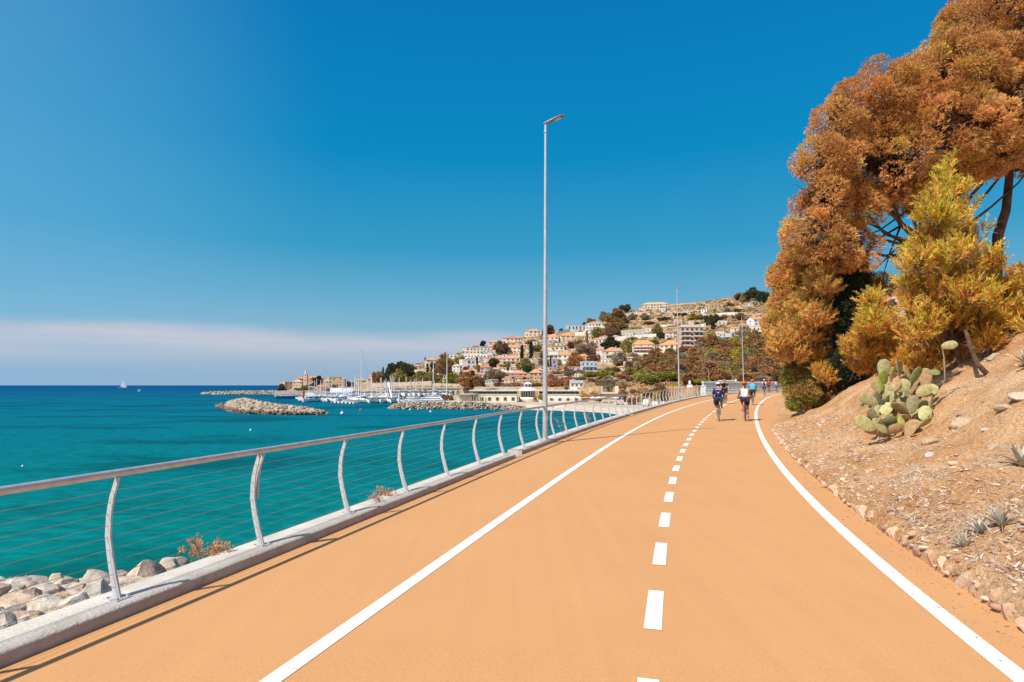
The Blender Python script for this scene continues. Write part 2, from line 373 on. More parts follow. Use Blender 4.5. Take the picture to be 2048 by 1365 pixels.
M_road = None
def make_path():
    global M_road
    m, nt, b = new_mat('ochre path surface'); N, L = nt.nodes, nt.links
    geo = N.new('ShaderNodeNewGeometry')
    n1 = N.new('ShaderNodeTexNoise'); n1.inputs['Scale'].default_value = 0.55; n1.inputs['Detail'].default_value = 6; n1.inputs['Roughness'].default_value = .6; L.new(geo.outputs['Position'], n1.inputs['Vector'])
    n2 = N.new('ShaderNodeTexNoise'); n2.inputs['Scale'].default_value = 130; n2.inputs['Detail'].default_value = 3; L.new(geo.outputs['Position'], n2.inputs['Vector'])
    mp = N.new('ShaderNodeMapping'); mp.inputs['Rotation'].default_value = (0, 0, math.radians(19)); mp.inputs['Scale'].default_value = (5.0, 0.12, 1); L.new(geo.outputs['Position'], mp.inputs[0])
    n3 = N.new('ShaderNodeTexNoise'); n3.inputs['Scale'].default_value = 1.0; n3.inputs['Detail'].default_value = 4; L.new(mp.outputs[0], n3.inputs['Vector'])
    r1 = N.new('ShaderNodeValToRGB'); L.new(n1.outputs[0], r1.inputs[0])
    e = r1.color_ramp.elements; e[0].position = .3; e[0].color = (.550,.280,.116,1); e[1].position = .7; e[1].color = (.580,.304,.130,1)
    def mr(o, a, c, lo, hi):
        q = N.new('ShaderNodeMapRange'); L.new(o, q.inputs[0]); q.inputs[1].default_value = a; q.inputs[2].default_value = c; q.inputs[3].default_value = lo; q.inputs[4].default_value = hi; return q.outputs[0]
    mu = N.new('ShaderNodeMath'); mu.operation = 'MULTIPLY'; L.new(mr(n2.outputs[0], .3, .7, .86, 1.12), mu.inputs[0]); L.new(mr(n3.outputs[0], .3, .7, .975, 1.02), mu.inputs[1])
    sc = N.new('ShaderNodeVectorMath'); sc.operation = 'SCALE'; L.new(r1.outputs[0], sc.inputs[0]); L.new(mu.outputs[0], sc.inputs['Scale'])
    L.new(sc.outputs[0], b.inputs['Base Color']); b.inputs['Roughness'].default_value = .85; b.inputs['Specular IOR Level'].default_value = .2
    bp = N.new('ShaderNodeBump'); bp.inputs['Strength'].default_value = .35; bp.inputs['Distance'].default_value = .004; L.new(n2.outputs[0], bp.inputs['Height']); L.new(bp.outputs[0], b.inputs['Normal'])
    M_road = m
    rows = []; y = -7.0
    def row(a, bb): return [a.lerp(bb, k/6) for k in range(7)]
    while y <= YS_MAX+1e-6:
        rows.append(row(Vector((float(cX(y))-.05, y, zr(y))), Vector((eX(y)+.35, y, zr(y))))); y += 0.5
    for a, bb in EXT: rows.append(row(Vector((a[0], a[1], zr(a[1]))), Vector((bb[0], bb[1], zr(bb[1])))))
    tag(link('cycle_path', grid_mesh('cycle_path', rows, m)), kind='structure')
    # painted markings
    pm = mat('worn white road paint', (.78,.75,.66), (.58,.40,.25), 34.0, .7, .25, contrast=(.31,.42), bump=.15, bscale=90, detail=9)
    def strip(P, w, name):
        rows = []
        for i, p in enumerate(P):
            t = P[min(i+1, len(P)-1)] - P[max(i-1, 0)]; n = Vector((-t.y, t.x, 0)).normalized()*(w/2)
            rows.append([Vector((p.x+n.x, p.y+n.y, p.z+.004)), Vector((p.x-n.x, p.y-n.y, p.z+.004))])
        return grid_mesh(name, rows, pm, False)
    def line(f, y0, y1, st=.5): return [Vector((float(f(y)), y, zr(y))) for y in np.arange(y0, y1+1e-6, st)]
    ext = lambda k: [a.lerp(bb, k) for a, bb in [(Vector((a[0], a[1], zr(a[1]))), Vector((bb[0], bb[1], zr(bb[1])))) for a, bb in EXT]]
    tag(link('edge_line', strip(line(lX, -6, 80) + ext(.2), .125, 'edge_line')), kind='structure')
    tag(link('edge_line', strip(line(rX, -6, 80) + ext(.9), .14, 'edge_line')), kind='structure')
    V = []; Q = []
    def dash(y0, y1):
        P = line(dX, y0, y1, (y1-y0)/2 if y1-y0 < 3 else .5); w = .0625
        b0 = len(V)
        for i, p in enumerate(P):
            t = P[min(i+1, len(P)-1)] - P[max(i-1, 0)]; n = Vector((-t.y, t.x, 0)).normalized()*w
            V.append((p.x+n.x, p.y+n.y, p.z+.004)); V.append((p.x-n.x, p.y-n.y, p.z+.004))
        for i in range(len(P)-1): Q.append((b0+2*i, b0+2*i+1, b0+2*i+3, b0+2*i+2))
    y = 4.39 - 1.50*3
    k = 0
    while y < 33.0: dash(y, y+.79); y += 1.50 + .008*max(0, k-3)*0.6; k += 1
    dash(34.2, 78)
    tag(link('lane_dashes', array_mesh('lane_dashes', V, Q, pm)), kind='structure')
make_path()

# concrete kerb carrying the railing, in four lengths
M_conc = mat('weathered pale concrete', (.62,.575,.51), (.46,.41,.35), 3.0, .9, .2, bump=.5, bscale=40, contrast=(.3,.7))
M_kside = mat('concrete with painted side shade', (.56,.46,.38), (.44,.34,.27), 5.0, .95, .1, bump=.5, bscale=40)  # path-side face: shade and the path's warm reflection painted as browner concrete
KH, KW = 0.095, 0.36
def make_kerb():
    for y0, y1, sh in ((-7, 14.1, 0.0), (14.65, 31.4, 0.05), (31.75, 48.2, 0.04), (48.45, 110, 0.03)):
        P = curb_line(y0, y1, .35); rows = []
        prof = [(0, -.02), (0, KH-.018), (.018, KH), (KW, KH+.004), (KW+.01, KH-.02), (KW+.01, -1.2)]
        lines = [offset_line(P, o+sh, z) for o, z in prof]
        rr = random.Random(int(y0)+50)
        rows = [[l[i] for l in lines] for i in range(len(P))]
        for i in range(len(rows)):                                    # chipped top edge
            ch = rr.random()
            if ch > .85: rows[i][1].z -= .008*rr.random(); rows[i][2].z -= .003*rr.random()
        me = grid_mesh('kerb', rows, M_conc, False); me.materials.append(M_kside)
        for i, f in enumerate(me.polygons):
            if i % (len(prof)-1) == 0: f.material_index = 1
        bm = bmesh.new(); bm.from_mesh(me)
        bm.verts.ensure_lookup_table(); n = len(prof)
        bm.faces.new([bm.verts[i] for i in range(n)]); bm.faces.new([bm.verts[(len(rows)-1)*n+i] for i in range(n)][::-1])
        bm.to_mesh(me); bm.free()
        tag(link('kerb', me), kind='structure')
make_kerb()

# ------------------------------------------------------------------ railing
M_galv = mat('galvanised steel', (.55,.54,.55), (.44,.43,.44), 14, .5, .5, metal=.08, obj=True)
M_rail = mat('brushed steel handrail', (.56,.55,.57), (.44,.42,.43), 10, .38, .5, metal=.35, obj=True)
M_cable = mat('steel cable', (.30,.26,.25), (.22,.19,.18), 10, .5, .5, metal=.4, obj=True)
def make_railing():
    root = thing('railing', 'long pale steel railing of bowed posts, round handrail and thin cables along the sea side', 'railing', (float(cX(4)), 4, zr(4)))
    o = root.location
    base = resample(offset_line(curb_line(-6.5, 110, .25), .17, KH), 1.575)
    # slide so that a post stands where the photograph has one
    full = offset_line(curb_line(-6.5, 110, .25), .17, KH)
    target = Vector((-2.99, 4.66, 0)); best = min(range(len(full)), key=lambda i: (full[i].xy-target.xy).length)
    s0 = sum((full[i+1]-full[i]).length for i in range(best)); sh = (s0 - .07) % 1.575
    P = full[:]
    acc = 0.0
    while len(P) > 2 and acc + (P[1]-P[0]).length < sh: acc += (P[1]-P[0]).length; P.pop(0)
    P[0] = P[0].lerp(P[1], (sh-acc)/max(1e-6, (P[1]-P[0]).length))
    posts = resample(P, 1.575)
    H = .925
    BOW = [(0, 0), (.12, .035), (.3, .085), (.5, .125), (.7, .125), (.85, .10), (1, .055)]
    def bow(t): return interp(BOW, t)
    frames = []
    for i, p in enumerate(posts):
        t = posts[min(i+1, len(posts)-1)] - posts[max(i-1, 0)]; t.z = 0; t.normalize(); frames.append((p, t, Vector((-t.y, t.x, 0))))
    # one post mesh, shared: local x along the railing, y to the sea
    def post_mesh(twin=False):
        g = MB(); n = 12; vs = []; fs = []
        lo = 0.5 if twin else 0.0
        for i in range(n+1):
            t = lo + (1-lo)*i/n; w = .072 - .034*t; z = .008 + t*(H-.02); y = bow(t)
            for sx in (-.007, .007):
                for sy in (-w/2, w/2): vs.append((sx + (.05 if twin else 0), y+sy, z))
        for i in range(n):
            a = 4*i; b = a+4
            fs += [(a, a+1, b+1, b), (a+3, a+2, b+2, b+3), (a+2, a, b, b+2), (a+1, a+3, b+3, b+1)]
        fs += [(0, 2, 3, 1), (4*n, 4*n+1, 4*n+3, 4*n+2)]
        g.add(vs, fs); return g.mesh('post', M_galv)
    pm, tm = post_mesh(), post_mesh(True)
    bp = MB().boxb((0, 0, 0), (.13, .15, .010))
    for sx in (-.045, .045):
        for sy in (-.05, .05): bp.boxb((sx, sy, .01), (.018, .018, .012))
    bm_ = bp.mesh('base_plate', M_galv)
    twin_at = min(range(len(frames)), key=lambda i: (frames[i][0].xy - Vector((-2.5, 6.2))).length)
    for i, (p, t, n) in enumerate(frames):
        rz = math.atan2(t.y, t.x)
        c = link('post', pm, root, p-o, rz); link('base_plate', bm_, c)
        if i == twin_at or i % 12 == (twin_at % 12): link('twin_plate', tm, c)
    rail = [p + n*bow(1.0) + Vector((0, 0, H+.022)) - o for p, t, n in frames]
    fine = []
    for a, b in zip(rail, rail[1:]): fine += [a, a.lerp(b, .5)]
    fine.append(rail[-1])
    MB().tube(fine, .030, 14).build('handrail', M_rail, root, True)
    for k in range(9):
        t = .085 + .86*k/8.6
        MB().tube([p + n*bow(t) + Vector((0, 0, .008 + t*(H-.02))) - o for p, t_, n in frames], .0022, 5).build('cable', M_cable, root)
make_railing()

# ------------------------------------------------------------------ lamp posts
M_pole = mat('pale grey lamp steel', (.53,.54,.56), (.45,.45,.48), 6, .42, .5, metal=.25, obj=True)
M_lamp = mat('dark lamp housing', (.20,.19,.20), (.15,.14,.15), 9, .5, .4, obj=True)
M_lens = mat('lamp lens', (.55,.50,.40), (.48,.43,.34), 20, .25, .5, obj=True)
def make_lamp(p, label, face, h=9.35, lean=0.0):
    root = thing('street_lamp', label, 'lamp post', p, face, 'tall lamp posts along the railing')
    g = MB().tube([(0,0,.0),(0,0,.02)], .13, 16).tube([(0,0,.02),(0,0,1.6),(0,0,h*.6),(0,0,h-.25)], [.072,.068,.047,.036], 18)
    for q in range(4): g.boxb((.1*math.cos(q*math.pi/2+.78), .1*math.sin(q*math.pi/2+.78), .02), (.022,.022,.03))
    po = g.build('pole', M_pole, root, True)
    MB().boxb((.066,0,.55), (.012,.075,.24)).build('access_door', M_pole, po)
    MB().tube([(0,0,h-.27),(0,0,h-.22)], .052, 16).tube([(0,0,h-.22),(0,0,h-.02),(.03,0,h+.03)], [.036,.036,.03], 14).build('spigot', M_pole, root, True)
    # flat tapered LED head tilted up over the path
    vs = []; fs = []
    secs = [(-.05,.045,.0,.05),(.08,.06,.045,.06),(.26,.085,.10,.045),(.46,.09,.155,.035),(.55,.075,.175,.025),(.58,.04,.182,.016)]
    for x, w, z, th in secs:
        for yy, zz in ((-w, -th*.2), (-w*.8, th*.6), (0, th*.9), (w*.8, th*.6), (w, -th*.2), (w*.8, -th*.7), (-w*.8, -th*.7)): vs.append((x, yy, h+z+zz))
    k = 7
    for i in range(len(secs)-1):
        for j in range(k): fs.append((i*k+j, i*k+(j+1)%k, (i+1)*k+(j+1)%k, (i+1)*k+j))
    fs += [tuple(range(k)), tuple(range((len(secs)-1)*k, len(secs)*k))[::-1]]
    hd = MB().add(vs, fs).build('lamp_head', M_lamp, root, True)
    vs = []
    for x, w, z, th in ((.27,.058,.102,.046), (.47,.062,.157,.036)):
        for yy in (-w, w): vs.append((x, yy, h+z-th*.7-.004))
    MB().add(vs, [(0,1,3,2)]).build('lens', M_lens, hd)
    if lean: root.rotation_euler = (0, lean, face)
    return root
def lamp_at(px, py, label, h=9.35, lean=0.0):
    line = offset_line(curb_line(5, 110, .25), .21, KH)               # on the kerb, where it passes that column
    i = min(range(len(line)-1), key=lambda i: abs(line[i].x/line[i].y*F_PX + CX - px) + (0 if line[i].y < 95 else 999)); a, b = line[i], line[i+1]
    f = lambda v: v.x/v.y*F_PX + CX - px
    q = a.lerp(b, max(0, min(1, -f(a)/(f(b)-f(a)))) if abs(f(b)-f(a)) > 1e-6 else 0)
    t = (b-a).normalized(); n = Vector((-t.y, t.x, 0)).normalized()
    make_lamp(q, label, math.atan2(-n.y, -n.x), h, lean)
lamp_at(1089, 881, 'nearest and tallest grey lamp post with a flat dark lamp head, standing on the kerb', 9.3, 0.006)
lamp_at(1357, 801, 'slim pale lamp post farther along the railing, second of the three tall ones', 9.85)
lamp_at(1485, 787, 'farthest tall lamp post, rising between the two foremost cyclists', 10.2)

# ------------------------------------------------------------------ dry bank on the right
def hnoise(x, y, s): 
    from mathutils import noise
    return noise.noise(Vector((x*s, y*s, 3.7)))
BANK = [(0,0),(.15,.22),(.5,.36),(2.0,.88),(4.0,2.15),(6.0,3.45),(8.0,4.5),(10,5.2),(14,6.0),(22,7.0),(45,9.5),(80,12)]
def bank_z(u, y):
    # farther along the path the bank is lower at the foot
    k = 1 - .72*min(1, max(0, (y-13)/9))*max(0, 1-u/2.6)
    return interp(BANK, u)*k
def bank_pt(u, y, rough=True):
    """u metres to the right of the path edge at y"""
    y_ = min(y, 80); t = Vector(((eX(y_+.6)-eX(y_-.6))/1.2, 1, 0)).normalized(); n = Vector((t.y, -t.x, 0))
    b = Vector((eX(y_), y_, zr(y_)))
    p = b + n*u
    z = zr(y_) + bank_z(u, y_)
    if rough and u > .1:
        w = min(1.0, u/.8)
        z += w*(.20*hnoise(p.x, p.y, .55) + .11*hnoise(p.x+9, p.y, 1.7) + .05*hnoise(p.x, p.y+5, 4.5) + .03*hnoise(p.x+3, p.y, 11))
        if u > 3: z += .35*min(1, (u-3)/4)*hnoise(p.x+40, p.y, .18)
    return Vector((p.x, p.y, z))
def make_bank():
    m, nt, b = new_mat('dry ochre earth'); N, L = nt.nodes, nt.links
    geo = N.new('ShaderNodeNewGeometry')
    def noise_(s, d=6, r=.62):
        q = N.new('ShaderNodeTexNoise'); q.inputs['Scale'].default_value = s; q.inputs['Detail'].default_value = d; q.inputs['Roughness'].default_value = r; L.new(geo.outputs['Position'], q.inputs['Vector']); return q.outputs[0]
    rp = N.new('ShaderNodeValToRGB'); L.new(noise_(.9, 8, .66), rp.inputs[0]); e = rp.color_ramp.elements
    e[0].position = .30; e[0].color = (.40,.205,.092,1); e[1].position = .72; e[1].color = (.63,.46,.30,1)
    q = e.new(.45); q.color = (.53,.285,.13,1); q = e.new(.58); q.color = (.585,.36,.195,1)
    vo = N.new('ShaderNodeTexVoronoi'); vo.inputs['Scale'].default_value = 13; L.new(geo.outputs['Position'], vo.inputs['Vector'])
    r2 = N.new('ShaderNodeMapRange'); L.new(noise_(26, 5, .7), r2.inputs[0]); r2.inputs[1].default_value = .35; r2.inputs[2].default_value = .65; r2.inputs[3].default_value = .58; r2.inputs[4].default_value = 1.25
    sc = N.new('ShaderNodeVectorMath'); sc.operation = 'SCALE'; L.new(rp.outputs[0], sc.inputs[0]); L.new(r2.outputs[0], sc.inputs['Scale'])
    L.new(sc.outputs[0], b.inputs['Base Color']); b.inputs['Roughness'].default_value = .95; b.inputs['Specular IOR Level'].default_value = .1
    bp = N.new('ShaderNodeBump'); bp.inputs['Strength'].default_value = .9; bp.inputs['Distance'].default_value = .05; L.new(noise_(18, 6, .7), bp.inputs['Height']); L.new(bp.outputs[0], b.inputs['Normal'])
    us = [0.0,.05,.15,.3] + list(np.arange(.45, 4, .12)) + list(np.arange(4, 12, .3)) + list(np.arange(12, 30, 1.5)) + [34, 40, 50, 65, 80]
    ys = list(np.arange(-5, 22, .14)) + list(np.arange(22, 45, .4)) + list(np.arange(45, 81, 1.0))
    rows = [[bank_pt(u, y) for u in us] for y in ys]
    for r in rows: r[0].z -= .25
    tag(link('dry_bank', grid_mesh('dry_bank', rows, m)), kind='structure')
make_bank()
def bank_hit(px, py, lo=2.5, hi=70):
    """where the line of sight through a pixel meets the bank"""
    r = ray(px, py); e = Vector((0, 0, EYE)); d = lo
    while d < hi:
        p = e + r*d
        y = p.y
        for _ in range(6):                                         # foot on the path edge
            t = Vector(((eX(min(y,79)+.6)-eX(min(y,79)-.6))/1.2, 1, 0)).normalized()
            y = y + (Vector((p.x, p.y, 0)) - Vector((eX(min(y,79)), y, 0))).dot(t)*.8
            y = max(-4, min(79, y))
        u = (Vector((p.x, p.y)) - Vector((eX(y), y))).length
        side = p.x > eX(y)
        if side and u > 0 and p.z <= bank_pt(u, y).z: return p
        d += .04 + d*.002
    return e + r*hi
# ------------------------------------------------------------------ rocky shore below the kerb
M_rock = mat('pale limestone boulder', (.56,.49,.42), (.30,.235,.19), 2.2, .9, .2, bump=.8, bscale=14, contrast=(.28,.68), c3=(.50,.40,.32), obj=True)
M_rockc = obj_color_mat('boulder', .95, .1, .42, 2.2, bump=.9)
def rock_mesh(name, seed, r=(1,1,1), sub=3, ang=.34, material=None):
    from mathutils import noise
    bm = bmesh.new(); bmesh.ops.create_icosphere(bm, subdivisions=sub, radius=1.0)
    rr = random.Random(seed); off = Vector((rr.random()*50, rr.random()*50, rr.random()*50))
    planes = []
    for k in range(13):
        n = Vector((rr.gauss(0,1), rr.gauss(0,1), rr.gauss(0,.9))).normalized(); planes.append((n, .46+.34*rr.random()))
    for v in bm.verts:
        p = v.co.copy()
        for n, d in planes:
            q = p.dot(n)
            if q > d: p -= n*(q-d)*.985
        p += p.normalized()*(.07*noise.noise(p*1.6+off) + .035*noise.noise(p*6+off))
        v.co = Vector((p.x*r[0], p.y*r[1], p.z*r[2]))
    me = bpy.data.meshes.new(name); bm.to_mesh(me); bm.free()
    me.materials.append(material or M_rockc)
    me.polygons.foreach_set('use_smooth', [True]*len(me.polygons))
    try: me.set_sharp_from_angle(angle=math.radians(17))
    except Exception: pass
    return me
ROCK_MESHES = [rock_mesh('boulder', s, (1, .75+.1*(s%3), .42+.08*(s%4)), 3) for s in range(11, 19)]
ROCK_COLS = [('pale grey', (.58,.52,.45)), ('pinkish beige', (.60,.46,.36)), ('light cream', (.66,.57,.45)), ('mid grey', (.46,.40,.36)), ('ochre stained', (.57,.42,.27)), ('whitish grey', (.66,.60,.53))]
def make_shore():
    # rough slope from the kerb down to and under the water
    m = mat('rocky shore ground', (.36,.30,.25), (.20,.16,.13), 1.3, .95, .15, bump=.8, bscale=9)
    P = offset_line(curb_line(-7, 110, 1.0), KW-.02, 0.0); rows = []
    for i, p in enumerate(P):
        t = P[min(i+1, len(P)-1)] - P[max(i-1, 0)]; n = Vector((-t.y, t.x, 0)).normalized(); r = []
        w = interp([(-7,13.0),(1,11.0),(4,9.0),(8,6.5),(12,4.0),(18,3.0),(30,5),(60,9),(110,12)], p.y)
        for k in range(12):
            f = k/11; drop = interp([(0,-.35),(.15,-1.9),(.55,-4.2),(1,SEA-.45)], f) if True else 0
            q = p + n*w*f
            z = p.z*(1-f) + drop + .25*hnoise(q.x, q.y, .5)*(1 if k else 0)
            r.append(Vector((q.x, q.y, z)))
        # under the surface
        q = p + n*(w+6); r.append(Vector((q.x, q.y, SEA-3)))
        rows.append(r)
    tag(link('rocky_shore', grid_mesh('rocky_shore', rows, m)), kind='structure')
    # boulders, one by one: pixel of the centre, size in pixels, colour, distance
    L = [ # px, py, half-width px, d
     (22,1172,34,19,0,'flat'),(70,1160,30,20,3,'squat'),(100,1176,24,18.5,3,'rounded'),(60,1192,42,17,1,'broken'),(115,1160,26,20,2,'angular'),
     (20,1200,40,16,1,'cracked'),(128,1162,22,19.5,2,'blocky'),(150,1178,28,18.5,2,'squarish'),(165,1166,18,20,4,'rounded'),(200,1152,40,20,3,'jagged'),
     (235,1150,24,21,3,'dark cracked'),(288,1143,46,21,1,'broad flat'),(340,1137,40,22,0,'long flat'),(255,1165,40,18.5,2,'sloping'),(195,1180,52,17,5,'big smooth'),
     (88,1205,46,15.5,5,'large block-like'),(50,1228,36,14.5,1,'wedge shaped'),(18,1225,34,14.5,0,'large'),(45,1243,26,13.5,2,'blunt'),(75,1237,30,14,4,'low flat'),
     (10,1250,40,12.8,0,'broad'),(120,1215,30,15,4,'slabby'),(150,1203,38,15.6,5,'smooth'),(225,1180,30,17.5,1,'thick'),(300,1160,40,19,1,'wide sloping'),
     (-30,1185,40,17.5,1,'rough'),(-35,1225,40,14.5,2,'tilted'),(-20,1262,36,12.2,3,'small'),(360,1128,30,23,3,'narrow'),(120,1190,26,17,4,'small stained')]
    used = {}
    for i, (px, py, hw, d, ci, shp) in enumerate(L):
        p = at(px, py+hw*.25, d); s = hw*d/F_PX*1.08
        rr = random.Random(i)
        cname, c = ROCK_COLS[ci]
        where = ('at the photo\'s left edge' if px < 40 else 'left of the first post' if px < 190 else 'behind the first post' if px < 250 else 'between the first two posts')
        row = 'at the water line' if py < 1170 else 'low down near the kerb' if py > 1215 else 'in the middle of the pile'
        c = (c[0], c[1]*.97, c[2]*.92); k_ = .9+.25*rr.random()
        o = link('boulder', ROCK_MESHES[i % len(ROCK_MESHES)], None, p, rr.random()*6.28, tuple(v*k_ for v in c)+(1,))
        o.scale = (s, s*.95, s*(.95+.25*rr.random())); o.rotation_euler = (rr.uniform(-.3,.3), rr.uniform(-.3,.3), rr.random()*6.28)
        tag(o, f'{shp} {cname} boulder {row}, {where}', 'boulder', 'boulders below the kerb')
    # rubble filling in between
    V = []; Q = []; C = []
    R2 = random.Random(5)
    base = rock_mesh('rubble', 77, (1,.85,.65), 1, material=M_rock)
    bv = np.array([v.co for v in base.vertices]); bf = np.array([list(f.vertices) for f in base.polygons])
    for k in range(1500):
        px = R2.uniform(-120, 380); py = R2.uniform(1150, 1262); d = interp([(1150,20.5),(1262,12.4)], py) + R2.uniform(-.3,.3)
        if px > 300 and py < 1150: continue
        p = at(px, py+14, d); s = R2.uniform(.14,.55)
        ang = R2.random()*6.28; Rm = np.array(Matrix.Rotation(ang, 3, 'Z') @ Matrix.Rotation(R2.uniform(-.5,.5), 3, 'X'))
        b0 = len(V)*len(bv); V.append(bv @ Rm.T * s + np.array(p)); Q.append(bf + b0)
    tag(link('shore_rubble', array_mesh('shore_rubble', np.vstack(V), np.vstack(Q), M_rock)), 'loose broken rubble filling the gaps between the shore boulders', 'rubble', kind='stuff')
make_shore()

def rock_heap(name, spine, label, n, size, seed, material=None, water=SEA):
    """riprap: spine = [(x, y, crest height above the sea, half width)]"""
    rr = random.Random(seed); variants = []
    for s in range(5):
        me = rock_mesh('r', seed*7+s, (1,.85,.7), 1, material=M_rock); variants.append((np.array([v.co for v in me.vertices]), np.array([list(f.vertices) for f in me.polygons])))
        bpy.data.meshes.remove(me)
    V = []; Q = []; nb = 0
    Ls = [0]
    for a, b in zip(spine, spine[1:]): Ls.append(Ls[-1] + math.hypot(b[0]-a[0], b[1]-a[1]))
    for k in range(n):
        s = rr.random()*Ls[-1]; f = lambda j: float(np.interp(s, Ls, [q[j] for q in spine]))
        x, y, h, w = f(0), f(1), f(2), f(3)
        i = min(len(spine)-2, max(0, int(np.searchsorted(Ls, s))-1)); dx, dy = spine[i+1][0]-spine[i][0], spine[i+1][1]-spine[i][1]; l = math.hypot(dx, dy)
        c = rr.uniform(-1, 1); z = water + h*(1-abs(c)**1.25) + rr.uniform(-.3,.25)
        x += -dy/l*c*w + rr.uniform(-.5,.5); y += dx/l*c*w + rr.uniform(-.5,.5)
        sz = size*rr.uniform(.5,1.25)
        Rm = np.array(Matrix.Rotation(rr.random()*6.28, 3, 'Z') @ Matrix.Rotation(rr.uniform(-.7,.7), 3, 'X'))
        bv, bf = variants[k % 5]
        V.append(bv @ Rm.T * sz + np.array((x, y, z))); Q.append(bf + nb); nb += len(bv)
    return tag(link(name, array_mesh(name, np.vstack(V), np.vstack(Q), material or M_heap)), label, 'rocks', kind='stuff')
M_heap = mat('breakwater rock', (.48,.40,.31), (.17,.125,.09), .42, .95, .1, bump=.8, bscale=2.5, contrast=(.35,.64), c3=(.39,.31,.235))
M_wet = mat('wet dark rock', (.26,.16,.10), (.14,.10,.08), .5, .6, .3, bump=.5, bscale=3)
def make_breakwaters():
    def core(name, spine, label=None):
        rows = []
        for i, (x, y, h, w) in enumerate(spine):
            a = spine[max(0, i-1)]; b = spine[min(len(spine)-1, i+1)]; dx, dy = b[0]-a[0], b[1]-a[1]; l = math.hypot(dx, dy); nx, ny = -dy/l, dx/l
            rows.append([Vector((x+nx*w*c, y+ny*w*c, SEA + h*(1-abs(c)**1.3)*.92 - (.8 if abs(c) == 1 else .1))) for c in (-1,-.7,-.4,0,.4,.7,1)])
        tag(link(name, grid_mesh(name, rows, M_heap)), kind='structure')
    # the near mole: runs away from its rounded head at the right
    sp = [(-52.0,166,.5,2.0),(-56,168,1.5,4.5),(-63,172,1.9,6.0),(-72,180,2.3,7.0),(-82,194,2.7,7.4),(-95,216,2.8,7.4),(-109,245,2.4,6.4),(-121,268,1.7,4.6),(-133,288,.6,2.6)]
    core('breakwater_mound', sp)
    rock_heap('breakwater_rocks', sp, 'riprap of pale boulders heaped into the breakwater lying off the harbour mouth', 4200, .80, 3)
    # wet foot of the near side
    foot = [(-50.5,163.4,.5,1.0),(-61,164,.75,1.3),(-72.5,169,.8,1.4),(-81.5,178.5,.7,1.4),(-91,195,.6,1.3),(-105,218,.6,1.3),(-118,244,.5,1.2)]
    rock_heap('wet_rocks', foot, 'dark wet rocks along the foot of the breakwater at the water line', 700, .62, 9, M_wet)
    # far outer mole
    sp2 = [(-272,528,.8,3),(-262,530,2.2,5),(-235,534,2.6,6),(-205,538,2.8,6),(-170,545,2.8,6)]
    core('outer_mole_mound', sp2)
    rock_heap('outer_mole_rocks', sp2, 'rocks of the low outer mole running out to the left from the old town', 900, 1.3, 4)
    # riprap along the front of the pier by the beach building
    sp3 = [(-41,207,1.0,2.5),(-37,205,2.2,3.5),(-28,204,2.4,4),(-12,203,2.2,4),(0,201,1.4,3.5),(5,200,.6,2)]
    rock_heap('pier_rocks', sp3, 'bank of pale rocks along the front of the harbour pier below the restaurant', 1300, .62, 6)
make_breakwaters()

# ------------------------------------------------------------------ flat land by the harbour and the beach
GZ = SEA + 1.45
def make_flats():
    m = mat('sandy quay ground', (.56,.47,.36), (.42,.35,.27), .12, .95, .1, bump=.3, bscale=2)
    poly = [(-41,211),(-36,208.5),(-2,206),(20,196),(31,182),(38,150),(42,120),(46,96),(60,94),(120,90),(330,180),(560,300),(560,760),(-60,760),(-150,690),(-247,650),(-247,590),(-205,548),(-172,520),(-170,452),(-132,446),(-104,356),(-36,338),(-26,330),(-25,262),(-37,226),(-42,217)]
    bm = bmesh.new(); top = [bm.verts.new((x, y, GZ)) for x, y in poly]; bot = [bm.verts.new((x, y, SEA-2)) for x, y in poly]
    f = bm.faces.new(top)
    for i in range(len(poly)): bm.faces.new((top[i], bot[i], bot[(i+1) % len(poly)], top[(i+1) % len(poly)]))
    bm.faces.remove(f)
    from mathutils.geometry import tessellate_polygon
    for tri in tessellate_polygon([[Vector((x, y, 0)) for x, y in poly]]): bm.faces.new([top[i] for i in tri])
    bmesh.ops.recalc_face_normals(bm, faces=bm.faces)
    me = bpy.data.meshes.new('quay_ground'); bm.to_mesh(me); bm.free(); me.materials.append(m)
    tag(link('quay_ground', me), kind='structure')
    sand = mat('beach sand', (.58,.50,.40), (.40,.33,.26), .5, .9, .15, contrast=(.3,.6))
    inn = [(-3,207),(20,197),(31.5,183),(38.5,150),(42.5,120),(46.5,95)]; out = [(-3,199.5),(17,188),(26,174),(31,146),(33,118),(35,90)]
    rows = []
    for (a, b) in zip(inn, out):
        rows.append([Vector((a[0]+(b[0]-a[0])*k, a[1]+(b[1]-a[1])*k, GZ+.03 - (1.45+.5)*k**1.3)) for k in (0,.25,.5,.75,1)])
    tag(link('beach', grid_mesh('beach', rows, sand)), kind='structure')
make_flats()

# ------------------------------------------------------------------ the hill
SKY = [(540,776),(700,775),(722,769),(740,760),(790,740),(830,731),(850,724),(900,711),(950,698),(1000,684),(1060,669),(1100,663),(1150,660),(1200,645),(1250,625),(1300,617),(1340,610),(1400,605),(1450,596),(1500,592),(1560,582),(1650,570),(1750,566),(1800,572),(1900,560),(2300,540)]
BASE = [(690,778),(740,777),(1060,776),(1200,775),(1300,774),(1400,773),(1560,772),(2400,772)]
D0 = [(690,520),(740,470),(900,385),(1060,320),(1200,262),(1300,215),(1400,185),(1560,155),(2400,140)]
D1 = [(690,560),(740,620),(900,730),(1100,810),(1300,850),(1560,760),(2400,520)]
def hill_d(px, t):
    d0, d1 = interp(D0, px), interp(D1, px); return d0 + (d1-d0)*max(0, t)**.9
def hill_t(px, py): 
    b, s = interp(BASE, px), interp(SKY, px); return (b-py)/max(1, b-s)
